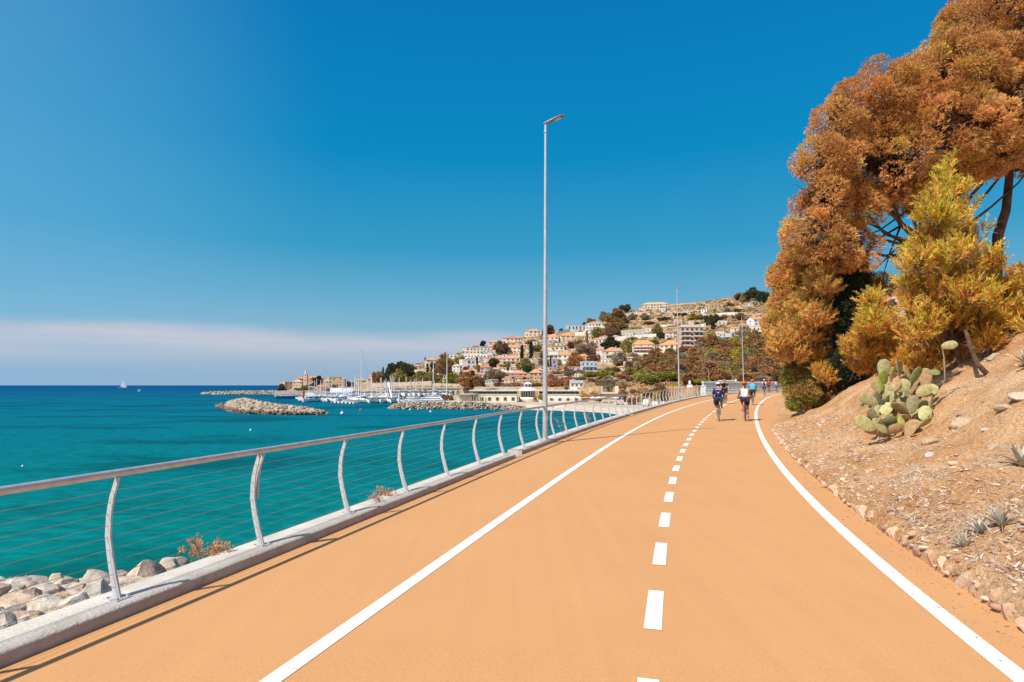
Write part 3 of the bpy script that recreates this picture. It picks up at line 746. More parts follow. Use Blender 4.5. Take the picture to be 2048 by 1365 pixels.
def hill_at(px, py, lift=0.0):
    t = min(1.0, max(0.0, hill_t(px, py))); b, s = interp(BASE, px), interp(SKY, px)
    return at(px, b+(s-b)*t, hill_d(px, t)) + Vector((0, 0, lift))
def make_hill():
    m, nt, b = new_mat('dry terraced hillside'); N, L = nt.nodes, nt.links
    geo = N.new('ShaderNodeNewGeometry')
    def noise_(s, d=6, r=.62, sc=(1,1,1)):
        mp = N.new('ShaderNodeMapping'); mp.inputs['Scale'].default_value = sc; L.new(geo.outputs['Position'], mp.inputs[0])
        q = N.new('ShaderNodeTexNoise'); q.inputs['Scale'].default_value = s; q.inputs['Detail'].default_value = d; q.inputs['Roughness'].default_value = r; L.new(mp.outputs[0], q.inputs['Vector']); return q.outputs[0]
    rp = N.new('ShaderNodeValToRGB'); L.new(noise_(.022, 9, .68, (.5,.5,2.4)), rp.inputs[0]); e = rp.color_ramp.elements
    e[0].position = .30; e[0].color = (.19,.125,.07,1); e[1].position = .70; e[1].color = (.48,.37,.26,1)
    for p, c in ((.40, (.27,.17,.085)), (.50, (.38,.24,.13)), (.60, (.44,.31,.19))): q = e.new(p); q.color = c + (1,)
    n2 = noise_(.35, 5, .7); r2 = N.new('ShaderNodeMapRange'); L.new(n2, r2.inputs[0]); r2.inputs[1].default_value = .35; r2.inputs[2].default_value = .65; r2.inputs[3].default_value = .6; r2.inputs[4].default_value = 1.3
    sc = N.new('ShaderNodeVectorMath'); sc.operation = 'SCALE'; L.new(rp.outputs[0], sc.inputs[0]); L.new(r2.outputs[0], sc.inputs['Scale'])
    L.new(sc.outputs[0], b.inputs['Base Color']); b.inputs['Roughness'].default_value = 1; b.inputs['Specular IOR Level'].default_value = 0.05
    bp = N.new('ShaderNodeBump'); bp.inputs['Strength'].default_value = 1; bp.inputs['Distance'].default_value = 2.0; L.new(noise_(.12, 6, .7), bp.inputs['Height']); L.new(bp.outputs[0], b.inputs['Normal'])
    rows = []
    pxs = list(range(690, 2400, 7))
    from mathutils import noise
    ts = [i/70 for i in range(71)]
    for px in pxs:
        bb, s = interp(BASE, px), interp(SKY, px); r = []
        p0 = at(px, bb, hill_d(px, 0)); r.append(Vector((p0.x, p0.y, GZ-1)))
        for t in ts:
            p = at(px, bb+(s-bb)*t, hill_d(px, t))
            k = min(1, t*6)*min(1, (1-t)*8)
            p.z += k*1.1*noise.noise(Vector((p.x*.03, p.y*.03, 1.0)))
            r.append(p)
        for q, dz in ((60, -6), (160, -22), (400, -70)):
            p = r[len(ts)].copy(); v = ray(px, s); v.z = 0; p += v*q; p.z += dz; r.append(p)
        rows.append(r)
    tag(link('hillside', grid_mesh('hillside', rows, m)), kind='structure')
    # headland of the old town
    rows = []
    HS = [(548,788),(556,783),(566,780),(585,773),(605,766),(640,764),(680,770),(700,774),(740,774),(770,772)]
    for px in range(548, 772, 4):
        top = interp(HS, px); r = []
        for k in range(9):
            t = k/8; d = 640 + 80*t; py = 788 + (top-788)*min(1, t*1.05)
            r.append(at(px, py, d))
        p = r[-1].copy(); p.y += 120; p.z -= 14; r.append(p); r.insert(0, Vector((r[0].x, r[0].y-2, SEA-1)))
        rows.append(r)
    tag(link('headland', grid_mesh('headland', rows, m)), kind='structure')
make_hill()
# ------------------------------------------------------------------ foliage
def unit(a): return a/np.maximum(1e-9, np.linalg.norm(a, axis=1, keepdims=True))
def blades(P, D, rng, length, width, k, spread, col, cvar=.18, taper=.3):
    """k narrow needle-like faces at every point P, pointing roughly along D"""
    n = len(P); P = np.repeat(P, k, 0); D = np.repeat(D, k, 0); col = np.repeat(col, k, 0)
    D = unit(D + spread*rng.normal(size=(n*k, 3)))
    sd_ = unit(np.cross(D, rng.normal(size=(n*k, 3))))
    L = length*rng.uniform(.6, 1.3, (n*k, 1)); W = width*rng.uniform(.7, 1.3, (n*k, 1))
    T = P + D*L
    V = np.stack([P - sd_*W/2, P + sd_*W/2, T + sd_*W/2*taper, T - sd_*W/2*taper], 1).reshape(-1, 3)
    Q = np.arange(len(V)).reshape(-1, 4)
    c = col*rng.uniform(1-cvar, 1+cvar, (n*k, 1))
    C = np.ones((len(V), 4)); C[:, :3] = np.repeat(c, 4, 0)
    return V, Q, C
def merge(parts):
    V = []; Q = []; C = []; b = 0
    for v, q, c in parts: V.append(v); Q.append(q+b); C.append(c); b += len(v)
    return np.vstack(V), np.vstack(Q), np.vstack(C)
def sphere_pts(n, rng): return unit(rng.normal(size=(n, 3)))
M_pine = foliage_mat('pine needles', trans=.28)
M_bark = mat('rough dark bark', (.16,.095,.065), (.07,.042,.032), 3.5, .95, .1, bump=1.0, bscale=12)
M_twig = mat('grey dry twig', (.34,.24,.19), (.2,.14,.11), 5, .9, .1)
def clumped_crown(prims, rng, sub_r, n_sub, n_tuft, k, blen, bwid, colours, cw, sub_flat=.85):
    """prims: ellipsoids (cx,cy,cz,rx,ry,rz); their surfaces carry tufted clumps"""
    prims = np.array(prims, float); area = (prims[:, 3]*prims[:, 4]*prims[:, 5])**(2/3); area /= area.sum()
    parts = []; cen = []; nor = []
    for i, p in enumerate(prims):
        m = max(6, int(n_sub*area[i])); u = sphere_pts(m, rng)
        c = p[:3] + u*p[3:6]*rng.uniform(.80, 1.08, (m, 1)); keep = np.ones(m, bool)
        for j, q in enumerate(prims):
            if j != i: keep &= (((c-q[:3])/q[3:6])**2).sum(1) > .55
        cen.append(c[keep]); nor.append(u[keep])
    cen = np.vstack(cen); nor = np.vstack(nor); m = len(cen)
    colours = np.array(colours); cc = colours[rng.choice(len(colours), m, p=np.array(cw)/sum(cw))]*rng.uniform(.8, 1.15, (m, 1))
    R = sub_r*rng.uniform(.55, 1.4, (m, 1))
    ci = np.repeat(np.arange(m), n_tuft); v = unit(rng.normal(size=(m*n_tuft, 3)) + nor[ci]*.55)
    P = cen[ci] + v*R[ci]*rng.uniform(.70, 1.0, (m*n_tuft, 1))*np.array([1, 1, sub_flat])
    D = unit(v*1.2 + nor[ci]*.3 + np.array([0, 0, .3]))
    parts.append(blades(P, D, rng, blen, bwid, k, .42, cc[ci]))
    return merge(parts), cen, nor
def limbs(g, base, targets, r0, rng, n=5, sag=.1):
    base = Vector(base)
    for tgt in targets:
        tgt = Vector(tgt); pts = []
        for i in range(n+1):
            f = i/n; p = base.lerp(tgt, f)
            p += Vector((rng.normal()*.05, rng.normal()*.05, rng.normal()*.05))*(tgt-base).length*.35*math.sin(f*3.14)
            p.z -= sag*(tgt-base).length*math.sin(f*3.14)
            pts.append(p)
        g.tube(pts, [r0*(1-.85*i/n)+.008 for i in range(n+1)], 7)
def px_prims(tab):
    out = []
    for px, py, rpx, d, *sq in tab:
        p = at(px, py, d); r = (rpx-13)*d/F_PX; s = sq[0] if sq else .85
        out.append((p.x, p.y, p.z, r, r*1.05, r*s))
    return out
def ground_for(px, d):
    """bank height below a point seen at column px, d metres ahead"""
    p = at(px, 700, d); y = min(79, max(-4, d - .25*(p.x-eX(min(79, d)))))
    for _ in range(8):
        t = Vector(((eX(min(y,79)+.6)-eX(min(y,79)-.6))/1.2, 1, 0)).normalized()
        y = max(-4, min(79, y + (Vector((p.x, p.y, 0)) - Vector((eX(min(y,79)), y, 0))).dot(t)*.7))
    u = (Vector((p.x, p.y)) - Vector((eX(y), y))).length
    return bank_pt(u, y).z
BROWN = [(.74,.395,.14),(.68,.335,.11),(.78,.465,.17),(.62,.285,.095),(.72,.465,.12),(.68,.49,.10)]
def big_tree(label, name, prims_px, trunk, seed, sub_r, n_sub, n_tuft, cw, limbs_n=14, cols=BROWN, blen=.115, bwid=.030, k=4, group=None, extra_trunks=()):
    rng = np.random.default_rng(seed)
    px, d, top = trunk; x = at(px, 700, d).x; gz = ground_for(px, d); root = Vector((x, d, gz))
    t = thing(name, label, 'tree', root, 0, group)
    pr = px_prims(prims_px); loc = [(a-root.x, b-root.y, c-root.z, r1, r2, r3) for a, b, c, r1, r2, r3 in pr]
    (V, Q, C), cen, nor = clumped_crown(loc, rng, sub_r, n_sub, n_tuft, k, blen, bwid, cols, cw)
    # inner twigs: sparse, coarse and bare
    inn = np.vstack([np.array(p[:3]) + sphere_pts(int(260*(p[3]/2)**2)+20, rng)*np.array(p[3:6])*rng.uniform(.1,.8,(int(260*(p[3]/2)**2)+20,1)) for p in loc])
    tw = blades(inn, sphere_pts(len(inn), rng), rng, .55, .06, 2, .8, np.tile(np.array([[.14,.075,.04]]), (len(inn), 1)))
    V, Q, C = merge([(V, Q, C), tw])
    link('crown', array_mesh('crown', V, Q, M_pine, C), t)
    g = MB(); top = Vector(top) - root
    pts = [Vector((0,0,-.3)), Vector((top.x*.15, top.y*.1, top.z*.3)), Vector((top.x*.5, top.y*.5, top.z*.65)), top]
    r0 = max(.08, .028*top.z)
    g.tube(pts, [r0*1.25, r0, r0*.8, r0*.5], 10)
    for e in extra_trunks:
        P = [Vector(q)-root for q in e[0]]; g.tube(P, e[1], 9)
    tg = [cen[i] for i in rng.choice(len(cen), limbs_n, replace=False)]
    limbs(g, pts[2], [p[:3] for p in loc], r0*.45, rng)
    limbs(g, top, tg, r0*.22, rng)
    g.build('trunk', M_bark, t, True)
    return t
def near_trees():
    G = 'rusty pines on the bank'
    big_tree('huge rust-brown pine with a broad cauliflower crown filling the upper right corner', 'pine_tree',
        [(2050,80,170,25,.8),(1905,165,110,24.5,.85),(1760,215,95,24,.85),(1690,250,62,24,.9),(1655,330,62,24,.95),(1760,330,110,24.5,.8),(1880,270,120,24,.75),(1640,400,52,24,1),(1990,230,110,24,.75),
         (1695,405,74,25,.85),(1625,465,62,24,.85),(1690,495,70,24.5,.75),(1870,150,70,25,.8),(1985,20,85,26,.8),(1990,310,70,24,.5),(2100,180,160,25,.8),(2120,20,180,26,.8),(1770,395,44,25,.6),(2080,310,60,25,.6),(1840,390,62,25,.7),(1900,340,60,24.5,.6)],
        (1865,26,at(1838,400,26)), 11, .48, 1600, 165, (5,3,3,2,2,1.0), 26,
        extra_trunks=[([at(1990,600,25.6), at(1996,470,25.5), at(2012,420,25.5), at(2019,350,25.5), at(2010,280,25.5)], [.24,.20,.17,.15,.09]), ([at(2012,345,25.5), at(2040,340,25.6), at(2090,345,25.7)], [.06,.05,.03]),
                      ([at(1830,470,26), at(1805,450,26.5), at(1760,400,26.5)], [.13,.1,.07]),
                      ([at(1805,450,27), at(1770,470,26.5), at(1730,500,26)], [.06,.04,.02]), ([at(1830,470,27), at(1790,500,26.5), at(1750,540,26)], [.05,.04,.015]), ([at(1800,455,27), at(1780,505,26.5), at(1765,555,26.4)], [.045,.03,.012])])
    big_tree('rust-brown pine with drooping clumps on the path side of the huge pine', 'pine_tree',
        [(1600,560,56,27,.9),(1665,575,62,27,.85),(1585,610,42,27,.9),(1640,640,56,27,.8),(1610,520,46,26.5,.9),(1690,535,38,27.5,.8),(1560,655,36,27,.9),(1600,690,46,27,.8),(1762,570,24,28,.9)],
        (1690,28,at(1690,590,28)), 12, .38, 760, 150, (4,2.5,4,1.2,3,2), 12, group=G)
    shoot_pine('yellowish olive-brown bushy pine leaning over the path edge below the rusty pines', (1668,779), None,
        [(1630,625,40),(1665,595,36),(1682,665,28),(1590,690,38),(1640,690,48),(1668,722,36),(1694,715,28),(1648,570,26),(1572,668,28),(1612,655,34),(1700,742,26)], 24, 4200, (1665,690), name='pine_tree', dist=25.8, bias=-.02, big=1.6, group=G,
        pal=((.84,.58,.16),(.82,.46,.14),(.74,.37,.11),(.86,.62,.18)))
    big_tree('dark green foliage coloured as the deep shade between the bushy pines', 'painted_shade_foliage', [(1702,560,34,25,1.3),(1715,620,46,25,1.2),(1722,680,48,25,1.2),(1700,730,40,25,1.0),(1735,650,34,25.5,1.2)],  # near-black clumps stand in for the pine's shaded interior
        (1712,25,at(1712,600,25)), 16, .3, 460, 80, (1,1,1), 6, cols=[(.060,.080,.045),(.085,.10,.05),(.045,.06,.04)], blen=.12, bwid=.05)
    # lower bush beside the bend
    big_tree('green and brown broadleaf bush at the bend of the path', 'bush',
        [(1602,765,36,26.6,.85),(1632,752,38,27,.9),(1588,748,24,27,.9),(1608,786,32,26.4,.6),(1648,774,32,27,.8),(1600,728,25,27,1.1),(1624,722,24,27,1.2),(1586,778,22,26.6,.8),(1640,724,22,27.2,1.1),(1612,742,22,26.4,1.2),(1580,760,20,26.8,.9),(1600,806,26,26.3,.6),(1630,802,28,26.6,.6),(1655,790,24,27,.7)],
        (1610,27,at(1610,770,27)), 14, .24, 420, 90, (1.2,1.2,.8,.7), 10, cols=[(.44,.43,.09),(.56,.40,.14),(.34,.34,.09),(.48,.30,.12)], blen=.13, bwid=.045)
    big_tree('dark rusty thicket behind the bend of the path', 'bush', [(1665,765,26,33,.9),(1700,755,28,34,.9),(1640,740,30,34,.9),(1560,755,20,42,.8)],
        (1668,34,at(1668,750,34)), 15, .3, 260, 60, (1,1,1), 6, cols=[(.30,.18,.07),(.42,.22,.08),(.2,.16,.07)], blen=.12, bwid=.05)
    shoot_pine('young yellow-green pine with upright shoots in front of the huge pine', (1925,735), 13.6,
        [(1893,340,14),(1885,385,26),(1920,400,26),(1868,440,34),(1905,450,36),(1945,470,26),(1845,510,34),(1890,520,46),(1940,540,46),(1850,580,40),(1910,600,60),(1985,590,38),(2030,610,42),(1830,625,26),(1930,650,64),(2005,650,48),(2055,640,40),(1840,668,34),(1895,685,42),(1960,690,30),(1985,520,20),(2040,560,24),(1862,470,26),(1830,530,24),(1825,575,24)], 21, 4600, (1885,640), bias=.10)
    shoot_pine('small bushy yellow-orange pine beside the prickly pear', (1790,800), 15.2,
        [(1740,620,22),(1728,655,28),(1765,650,30),(1712,690,26),(1750,690,40),(1800,700,38),(1722,722,26),(1775,728,36),(1830,710,44),(1870,715,38),(1752,592,12),(1820,735,30)], 22, 2700, (1750,690), dist=16.5)

    shoot_pine('scrubby low pine with thin grey stems below the small bushy pine', (1700,772), 18.5,
        [(1690,690,26),(1680,725,30),(1715,735,34),(1660,750,26),(1700,705,26)], 23, 1100, (1695,740))
def shoot_pine(label, foot, d, tab, seed, n, top, name='young_pine', dist=None, bias=-.10, big=1.0, group='young pines on the bank', pal=None):
    rng = np.random.default_rng(seed); root = bank_hit(*foot)
    if dist: root = Vector((at(foot[0], 700, dist).x, dist, ground_for(foot[0], dist)))
    d = root.y
    t = thing(name, label, 'tree', root, 0, group)
    pr = [(at(px, py, d*rr)-root, r*d/F_PX) for (px, py, r), rr in zip(tab, rng.uniform(.94, 1.06, len(tab)))]
    big_pr = list(pr); pr = []
    for p_, r_ in big_pr:
        for q_ in range(6):
            v_ = Vector(rng.normal(size=3)).normalized(); pr.append((p_ + v_*r_*.72, r_*rng.uniform(.34, .56)))
    w = np.array([r**2 for _, r in pr]); idx = rng.choice(len(pr), n, p=w/w.sum()); pb = rng.normal(size=(len(pr), 1))*.22
    c = np.array([pr[i][0] for i in idx]); r = np.array([[pr[i][1]] for i in idx])
    v = sphere_pts(n, rng); P = c + v*r*rng.uniform(.45, 1.05, (n, 1))
    zmin = min(p.z for p, _ in pr); zmax = max(p.z for p, _ in pr)
    hgt = np.clip((P[:, 2:3]-zmin)/(zmax-zmin), 0, 1)
    axis = unit(v*np.array([.8,.8,.35]) + np.array([0, 0, .85]) + rng.normal(size=(n, 3))*.22)
    L = rng.uniform(.14, .34, (n, 1))*big
    green = np.array([.70,.66,.08]); org = np.array([.80,.42,.085]); rust = np.array([.66,.29,.075]); ylw = np.array([.88,.66,.10])
    if pal: green, org, rust, ylw = [np.array(q) for q in pal]
    mixv = np.clip(.5*hgt + .35*(v[:, 2:3]*.5+.5) + rng.normal(size=(n, 1))*.24 + pb[idx] + bias, 0, 1)
    col = org*(1-mixv) + np.where(rng.random((n, 1)) < .6, green, ylw)*mixv
    col = np.where(rng.random((n, 1)) < .14*(1.3-hgt), rust, col)
    col = col*rng.uniform(.62, 1.12, (n, 1)); parts = []; m = 26
    s = rng.uniform(0, 1, (n, m, 1)); Pn = (P[:, None, :] + axis[:, None, :]*L[:, None, :]*s).reshape(-1, 3)
    An = np.repeat(axis, m, 0)
    parts.append(blades(Pn, An*1.0, rng, .095*big, .017*big, 1, .42, np.repeat(col, m, 0), .2, .5))
    # twigs
    q = rng.choice(n, n//3, replace=False)
    parts.append(blades(c[q] + (P[q]-c[q])*.1, unit(P[q]-c[q]+1e-6), rng, .38, .016, 1, .12, np.tile(np.array([[.36,.24,.18]]), (len(q), 1))))
    V, Q, C = merge(parts); link('foliage', array_mesh('foliage', V, Q, M_pine, C), t)
    g = MB(); tp = at(top[0], top[1], d)-root
    g.tube([Vector((0,0,-.15)), tp*.35+Vector((.05,0,0)), tp], [.055,.045,.03], 8)
    limbs(g, tp*.55, [p for p, _ in big_pr], .022, rng, 4, .04)
    g.build('trunk', M_bark, t, True)
    if seed == 21:                                                     # second leaning stem standing clear on the slope
        f2 = bank_hit(1979, 744); g2 = MB(); a = at(1940, 690, f2.y)
        g2.tube([f2+Vector((0,0,-.1))-root, (f2.lerp(a, .5)+Vector((-.06,0,-.12)))-root, a-root, at(1925,640,d)-root], [.06,.048,.045,.03], 8)
        g2.build('stem', M_bark, t, True)
near_trees()

# ------------------------------------------------------------------ prickly pear, agaves, stones, weeds
M_pad = obj_color_mat('cactus pad', .65, .25, .38, 9)
def make_cactus():
    root = bank_hit(1795, 868); d = root.y; rng = np.random.default_rng(31)
    t = thing('prickly_pear', 'big prickly pear cactus with pale green oval pads on the dry slope', 'cactus', root)
    vs = MB(); n = 14
    def pad_mesh(i):
        r = random.Random(i); g = MB(); w = .62+.12*r.random(); vs = []; fs = []; N_, M_ = 18, 7
        for a in range(M_+1):
            ph = math.pi*a/M_
            for k in range(N_):
                th = 2*math.pi*k/N_; x = math.sin(ph)*math.cos(th); z = math.sin(ph)*math.sin(th); y = math.cos(ph)
                wid = w*(.82+.18*z)
                vs.append((x*wid*.5, math.copysign(abs(y)**.42, y)*.042 + .03*x*x, .5+z*.5))
        for a in range(M_):
            for k in range(N_): fs.append((a*N_+k, (a+1)*N_+k, (a+1)*N_+(k+1)%N_, a*N_+(k+1)%N_))
        g.add(vs, fs); return g.mesh('pad', M_pad, True)
    meshes = [pad_mesh(i) for i in range(4)]
    pads = [ # px,py of pad centre, length px, lean deg (in picture), turn deg, tone
     (1768,738,34,0,10,0),(1797,735,32,12,70,3),(1845,700,0,0,0,0),(1786,752,30,-8,30,1),(1768,755,26,-20,0,4),(1762,768,26,-5,20,4),(1802,772,36,70,10,0),(1832,752,34,20,40,3),(1850,756,34,8,80,2),
     (1828,776,34,25,75,2),(1848,782,30,60,20,1),(1776,790,36,10,5,0),(1738,800,34,-62,10,0),(1758,798,26,-30,60,3),(1800,795,34,75,60,2),(1836,800,34,10,85,5),(1825,810,34,8,10,5),(1862,812,34,20,70,1),
     (1759,822,30,25,10,0),(1782,818,32,55,15,1),(1805,822,32,-12,40,1),(1835,832,38,62,5,0),(1752,836,0,0,0,0),(1778,842,30,80,30,3),(1796,836,28,10,60,2),(1805,848,26,-15,25,4),(1730,848,38,-58,10,0),(1760,852,34,-50,15,0),(1745,860,30,-70,40,2),
     (1790,858,32,75,20,2),(1820,858,32,35,70,2),(1864,838,34,-14,75,1),(1848,826,28,30,50,0),(1815,745,28,-35,30,1),(1868,745,22,70,70,3),(1770,868,26,85,20,1),(1752,775,22,-40,50,1),(1810,800,28,0,30,0),(1790,770,26,20,60,2),(1850,846,26,50,30,1),(1745,828,24,-45,20,5),(1772,804,26,-10,30,1)]
    rp_ = random.Random(12)
    for q in range(26): pads.append((rp_.randint(1738,1858), rp_.randint(775,866), rp_.randint(24,34), rp_.randint(-60,70), rp_.randint(0,85), rp_.choice([0,0,1,2,5,5])))
    TONES = [(.50,.46,.21),(.42,.365,.165),(.41,.26,.13),(.22,.235,.09),(.40,.43,.085),(.36,.33,.185)]
    for i, (px, py, L, lean, turn, tone) in enumerate(pads):
        if not L: continue
        dd = d + rng.uniform(-.35, .35) + (868-py)/150*.5 - max(0, py-815)/55*.42
        c = at(px, py, dd); s = L*1.2*dd/F_PX
        o = link('pad', meshes[i % 4], t, None, 0, tuple(np.array(TONES[tone])*rng.uniform(.9, 1.1))+(1,))
        R = Matrix.Rotation(math.radians(turn)*(1.0 if i % 3 == 0 else .6)*(1 if i % 2 else -1), 3, 'Z') @ Matrix.Rotation(rng.uniform(-.3,.3), 3, 'X')
        R = Matrix.Rotation(math.radians(lean), 3, 'Y') @ R
        o.rotation_euler = R.to_euler(); o.scale = (s*1.0, s, s)
        o.location = c - root - R @ Vector((0, 0, .5*s))
    # the single pad held up on a thin stem at the right
    c = at(1898, 691, d+.3); s = 34*d/F_PX
    o = link('pad', meshes[1], t, None, 0, (.52,.46,.22,1)); R = Matrix.Rotation(math.radians(80), 3, 'Y'); o.rotation_euler = R.to_euler(); o.scale = (s, s, s*1.05); o.location = c-root-R @ Vector((0,0,.5*s))
    g = MB(); g.tube([at(1862,800,d+.2)-root, at(1890,760,d+.3)-root, at(1888,715,d+.3)-root, at(1884,693,d+.3)-root], [.02,.016,.014,.012], 7)
    g.build('stem', M_twig, t, True); g = MB()
    g.tube([Vector((-.1,.1,-.1)), Vector((-.05,.2,.3))], [.06,.05], 8)
    g.build('stem', M_twig, t, True)
make_cactus()

M_agave = mat('agave leaf', (.46,.42,.34), (.32,.30,.23), 8, .6, .3)
def agave(px, py, s, label, seed):
    root = bank_hit(px, py); rng = np.random.default_rng(seed); t = thing('agave', label, 'plant', root, rng.uniform(0, 6), 'agaves on the bank')
    for i in range(15):
        a = i*2.399; el = math.radians(18 + 62*(i/15)); L = s*rng.uniform(.75, 1.1); g = MB(); vs = []; fs = []
        for k in range(6):
            f = k/5; w = s*.115*(1-f**1.8)*(.75+.6*f*(1-f)*2); x = math.cos(el)*L*f; z = math.sin(el)*L*f - .18*L*f*f*(1-i/15) + .02
            vs += [(x, -w, z+w*.35), (x, 0, z-w*.12), (x, w, z+w*.35), (x, 0, z-w*.12-.012*(1-f))]
        for k in range(5):
            b = 4*k
            for j in range(4): fs.append((b+j, b+(j+1)%4, b+4+(j+1)%4, b+4+j))
        g.add(vs, fs); g.build('leaf', M_agave, t, True, None, a)
agave(1963, 1070, .20, 'small grey-green agave above the kerb stones, lower of the close pair', 1)
agave(2003, 1055, .22, 'small grey-green agave, upper right one of the close pair', 2)
agave(1928, 1098, .16, 'tiny pale agave rosette nearest the path edge stones', 3)
agave(2046, 935, .34, 'agave with broad blades at the right edge of the photo, halfway up the slope', 4)
agave(2058, 735, .45, 'agave with dark pointed blades at the right edge high on the slope', 5)

M_stone = obj_color_mat('edging stone', .9, .2, .3, 5)
def make_edging():
    root = thing('stone_edging', 'low edging of upright reddish and cream stones between the path and the bank', 'stone wall', (eX(4), 4, zr(4)))
    o = root.location; rr = random.Random(8); y = 1.6; i = 0
    ms = [rock_mesh('stone', 200+k, (1,.75,1), 2, material=M_stone) for k in range(6)]
    while y < 24 and i < 99:
        w = rr.uniform(.08,.22); h = rr.uniform(.12,.21)*(1 if y < 10 else .75)
        p = bank_pt(.09+rr.uniform(-.02,.03), y, False); t = Vector(((eX(y+.5)-eX(y-.5)), 1, 0)).normalized()
        c = rr.choice([(.54,.37,.26),(.55,.41,.30),(.40,.22,.16),(.48,.31,.20),(.54,.39,.28),(.52,.35,.23),(.50,.32,.21),(.57,.43,.32)])
        s = link('stone', ms[i % 6], root, Vector((p.x, p.y, zr(y)+h*.30)) - o, 0, c+(1,))
        s.rotation_euler = (rr.uniform(-.15,.15), rr.uniform(-.12,.12), math.atan2(t.y, t.x)+rr.uniform(-.15,.15)); s.scale = (w*.62, .15*rr.uniform(.8,1.2), h*.62)
        y += w*rr.uniform(.8,1.25)*(1+.03*y) ; i += 1
make_edging()
def bank_litter():
    # countless chips of stone and dry litter on the slope
    rng = np.random.default_rng(41); base = rock_mesh('chip', 300, (1,.8,.45), 1, material=None)
    bv = np.array([v.co for v in base.vertices]); bf = np.array([list(f.vertices) for f in base.polygons]); V = []; Q = []; C = []
    m = foliage_mat('stone chips', trans=0.0)
    tones = np.array([(.57,.42,.29),(.61,.49,.37),(.47,.28,.17),(.54,.36,.235),(.38,.20,.13),(.54,.44,.36)])
    k = 0
    for i in range(16000):
        y = 1.2 + 22*rng.random()**1.7; u = .12 + 6.5*rng.random()**1.8
        if rng.random() < .35: u = .15 + 1.6*rng.random()
        dens = .5+.5*math.sin(u*2.1+y*.8+hnoise(u*3, y*2, .5)*6)
        if rng.random() > .35+.65*dens: continue
        p = bank_pt(u, y); s = (.011+.030*rng.random()**3)*(1+.03*y)
        if rng.random() < .012: s *= 2.6
        a = rng.uniform(0, 6.28); R = np.array(Matrix.Rotation(a, 3, 'Z') @ Matrix.Rotation(rng.uniform(-.6,.6), 3, 'X'))
        V.append(bv @ R.T * s + np.array(p)); Q.append(bf + k*len(bv)); C.append(np.tile(np.append(tones[rng.integers(6)]*rng.uniform(.75,1.1), 1), (len(bv), 1))); k += 1
    for i in range(900):
        y = 1.4 + 24*rng.random()**1.6; u = -.03 - .5*rng.random()**2.2
        p = bank_pt(u, y); p.z = zr(p.y)+.003; sz = (.005+.012*rng.random()**2)*(1+.03*y); R = np.array(Matrix.Rotation(rng.uniform(0, 6.28), 3, 'Z'))
        V.append(bv @ R.T * sz + np.array(p)); Q.append(bf + k*len(bv)); C.append(np.tile(np.append(tones[rng.integers(6)]*rng.uniform(.6,1.0), 1), (len(bv), 1))); k += 1
    tag(link('stone_chips', array_mesh('stone_chips', np.vstack(V), np.vstack(Q), m, np.vstack(C))), 'pale stone chips and crumbs scattered over the dry slope', 'stones', kind='stuff')
    # dry straw, twigs and fallen needles
    n = 9000; y = 1.2 + 20*rng.random(n)**1.6; u = .1 + 5*rng.random(n)**1.5
    keep = np.array([math.sin(a*1.7+b*1.1)+.6*math.sin(a*4.3-b*.7) > rng.uniform(-1.6, 1.2) for a, b in zip(u, y)])
    P = np.array([bank_pt(a, b) for a, b in zip(u[keep], y[keep])]) + np.array([0, 0, .006])
    D = unit(np.column_stack([rng.normal(size=len(P)), rng.normal(size=len(P)), .25*np.abs(rng.normal(size=len(P)))]))
    tn = np.array([(.60,.44,.28),(.46,.28,.16),(.56,.40,.27),(.36,.24,.17)])
    v, q, c = blades(P, D, rng, .085, .008, 2, .4, tn[rng.integers(0, 4, len(P))])
    tag(link('dry_litter', array_mesh('dry_litter', v, q, m, c)), 'dry straw, twigs and needles lying on the slope', 'litter', kind='stuff')
    # broken stone lying along the edging
    V = []; Q = []; C = []; k = 0; tz = np.array([(.56,.42,.30),(.60,.48,.36),(.40,.22,.15),(.50,.32,.21),(.36,.185,.13),(.54,.40,.28)])
    for i in range(520):
        y = 1.5 + 16*rng.random()**1.5; u = .03 + .75*rng.random()**2; p = bank_pt(u, y); sz = (.018+.05*rng.random()**2.5)*(1+.02*y)
        R = np.array(Matrix.Rotation(rng.uniform(0, 6.28), 3, 'Z') @ Matrix.Rotation(rng.uniform(-.8,.8), 3, 'X'))
        V.append(bv @ R.T * sz + np.array(p)); Q.append(bf + k*len(bv)); C.append(np.tile(np.append(tz[rng.integers(6)]*rng.uniform(.75, 1.1), 1), (len(bv), 1))); k += 1
    tag(link('edge_rubble', array_mesh('edge_rubble', np.vstack(V), np.vstack(Q), m, np.vstack(C))), 'broken reddish and cream stone lying along the edging of the path', 'rubble', kind='stuff')
    # tufts of dead grass, and grey sticks along the foot of the slope
    tp = []
    for i in range(300):
        y = 1.5 + 20*rng.random()**1.5; u = .25 + 6*rng.random()**1.3
        if math.sin(u*1.3+y*.9)+.5*math.sin(u*3.1-y*1.7) < rng.uniform(-.3, 1.0): continue
        b_ = bank_pt(u, y); q = np.array(b_) + np.column_stack([rng.normal(size=(26,2))*.045, np.zeros(26)]); tp.append(q)
    P = np.vstack(tp); D = unit(rng.normal(size=P.shape)*np.array([.7,.7,.2]) + np.array([0,0,.9])); tn = np.array([(.58,.43,.26),(.50,.34,.19),(.62,.50,.34)])
    v, q, c = blades(P, D, rng, .12, .006, 1, .25, tn[rng.integers(0, 3, len(P))], .2, .15)
    tag(link('dead_grass', array_mesh('dead_grass', v, q, m, c)), 'tufts of dead straw-coloured grass on the dry slope', 'grass', kind='stuff')
    n = 2400; y = 1.6 + 6*rng.random(n)**1.2; u = .18 + 1.2*rng.random(n)**1.6
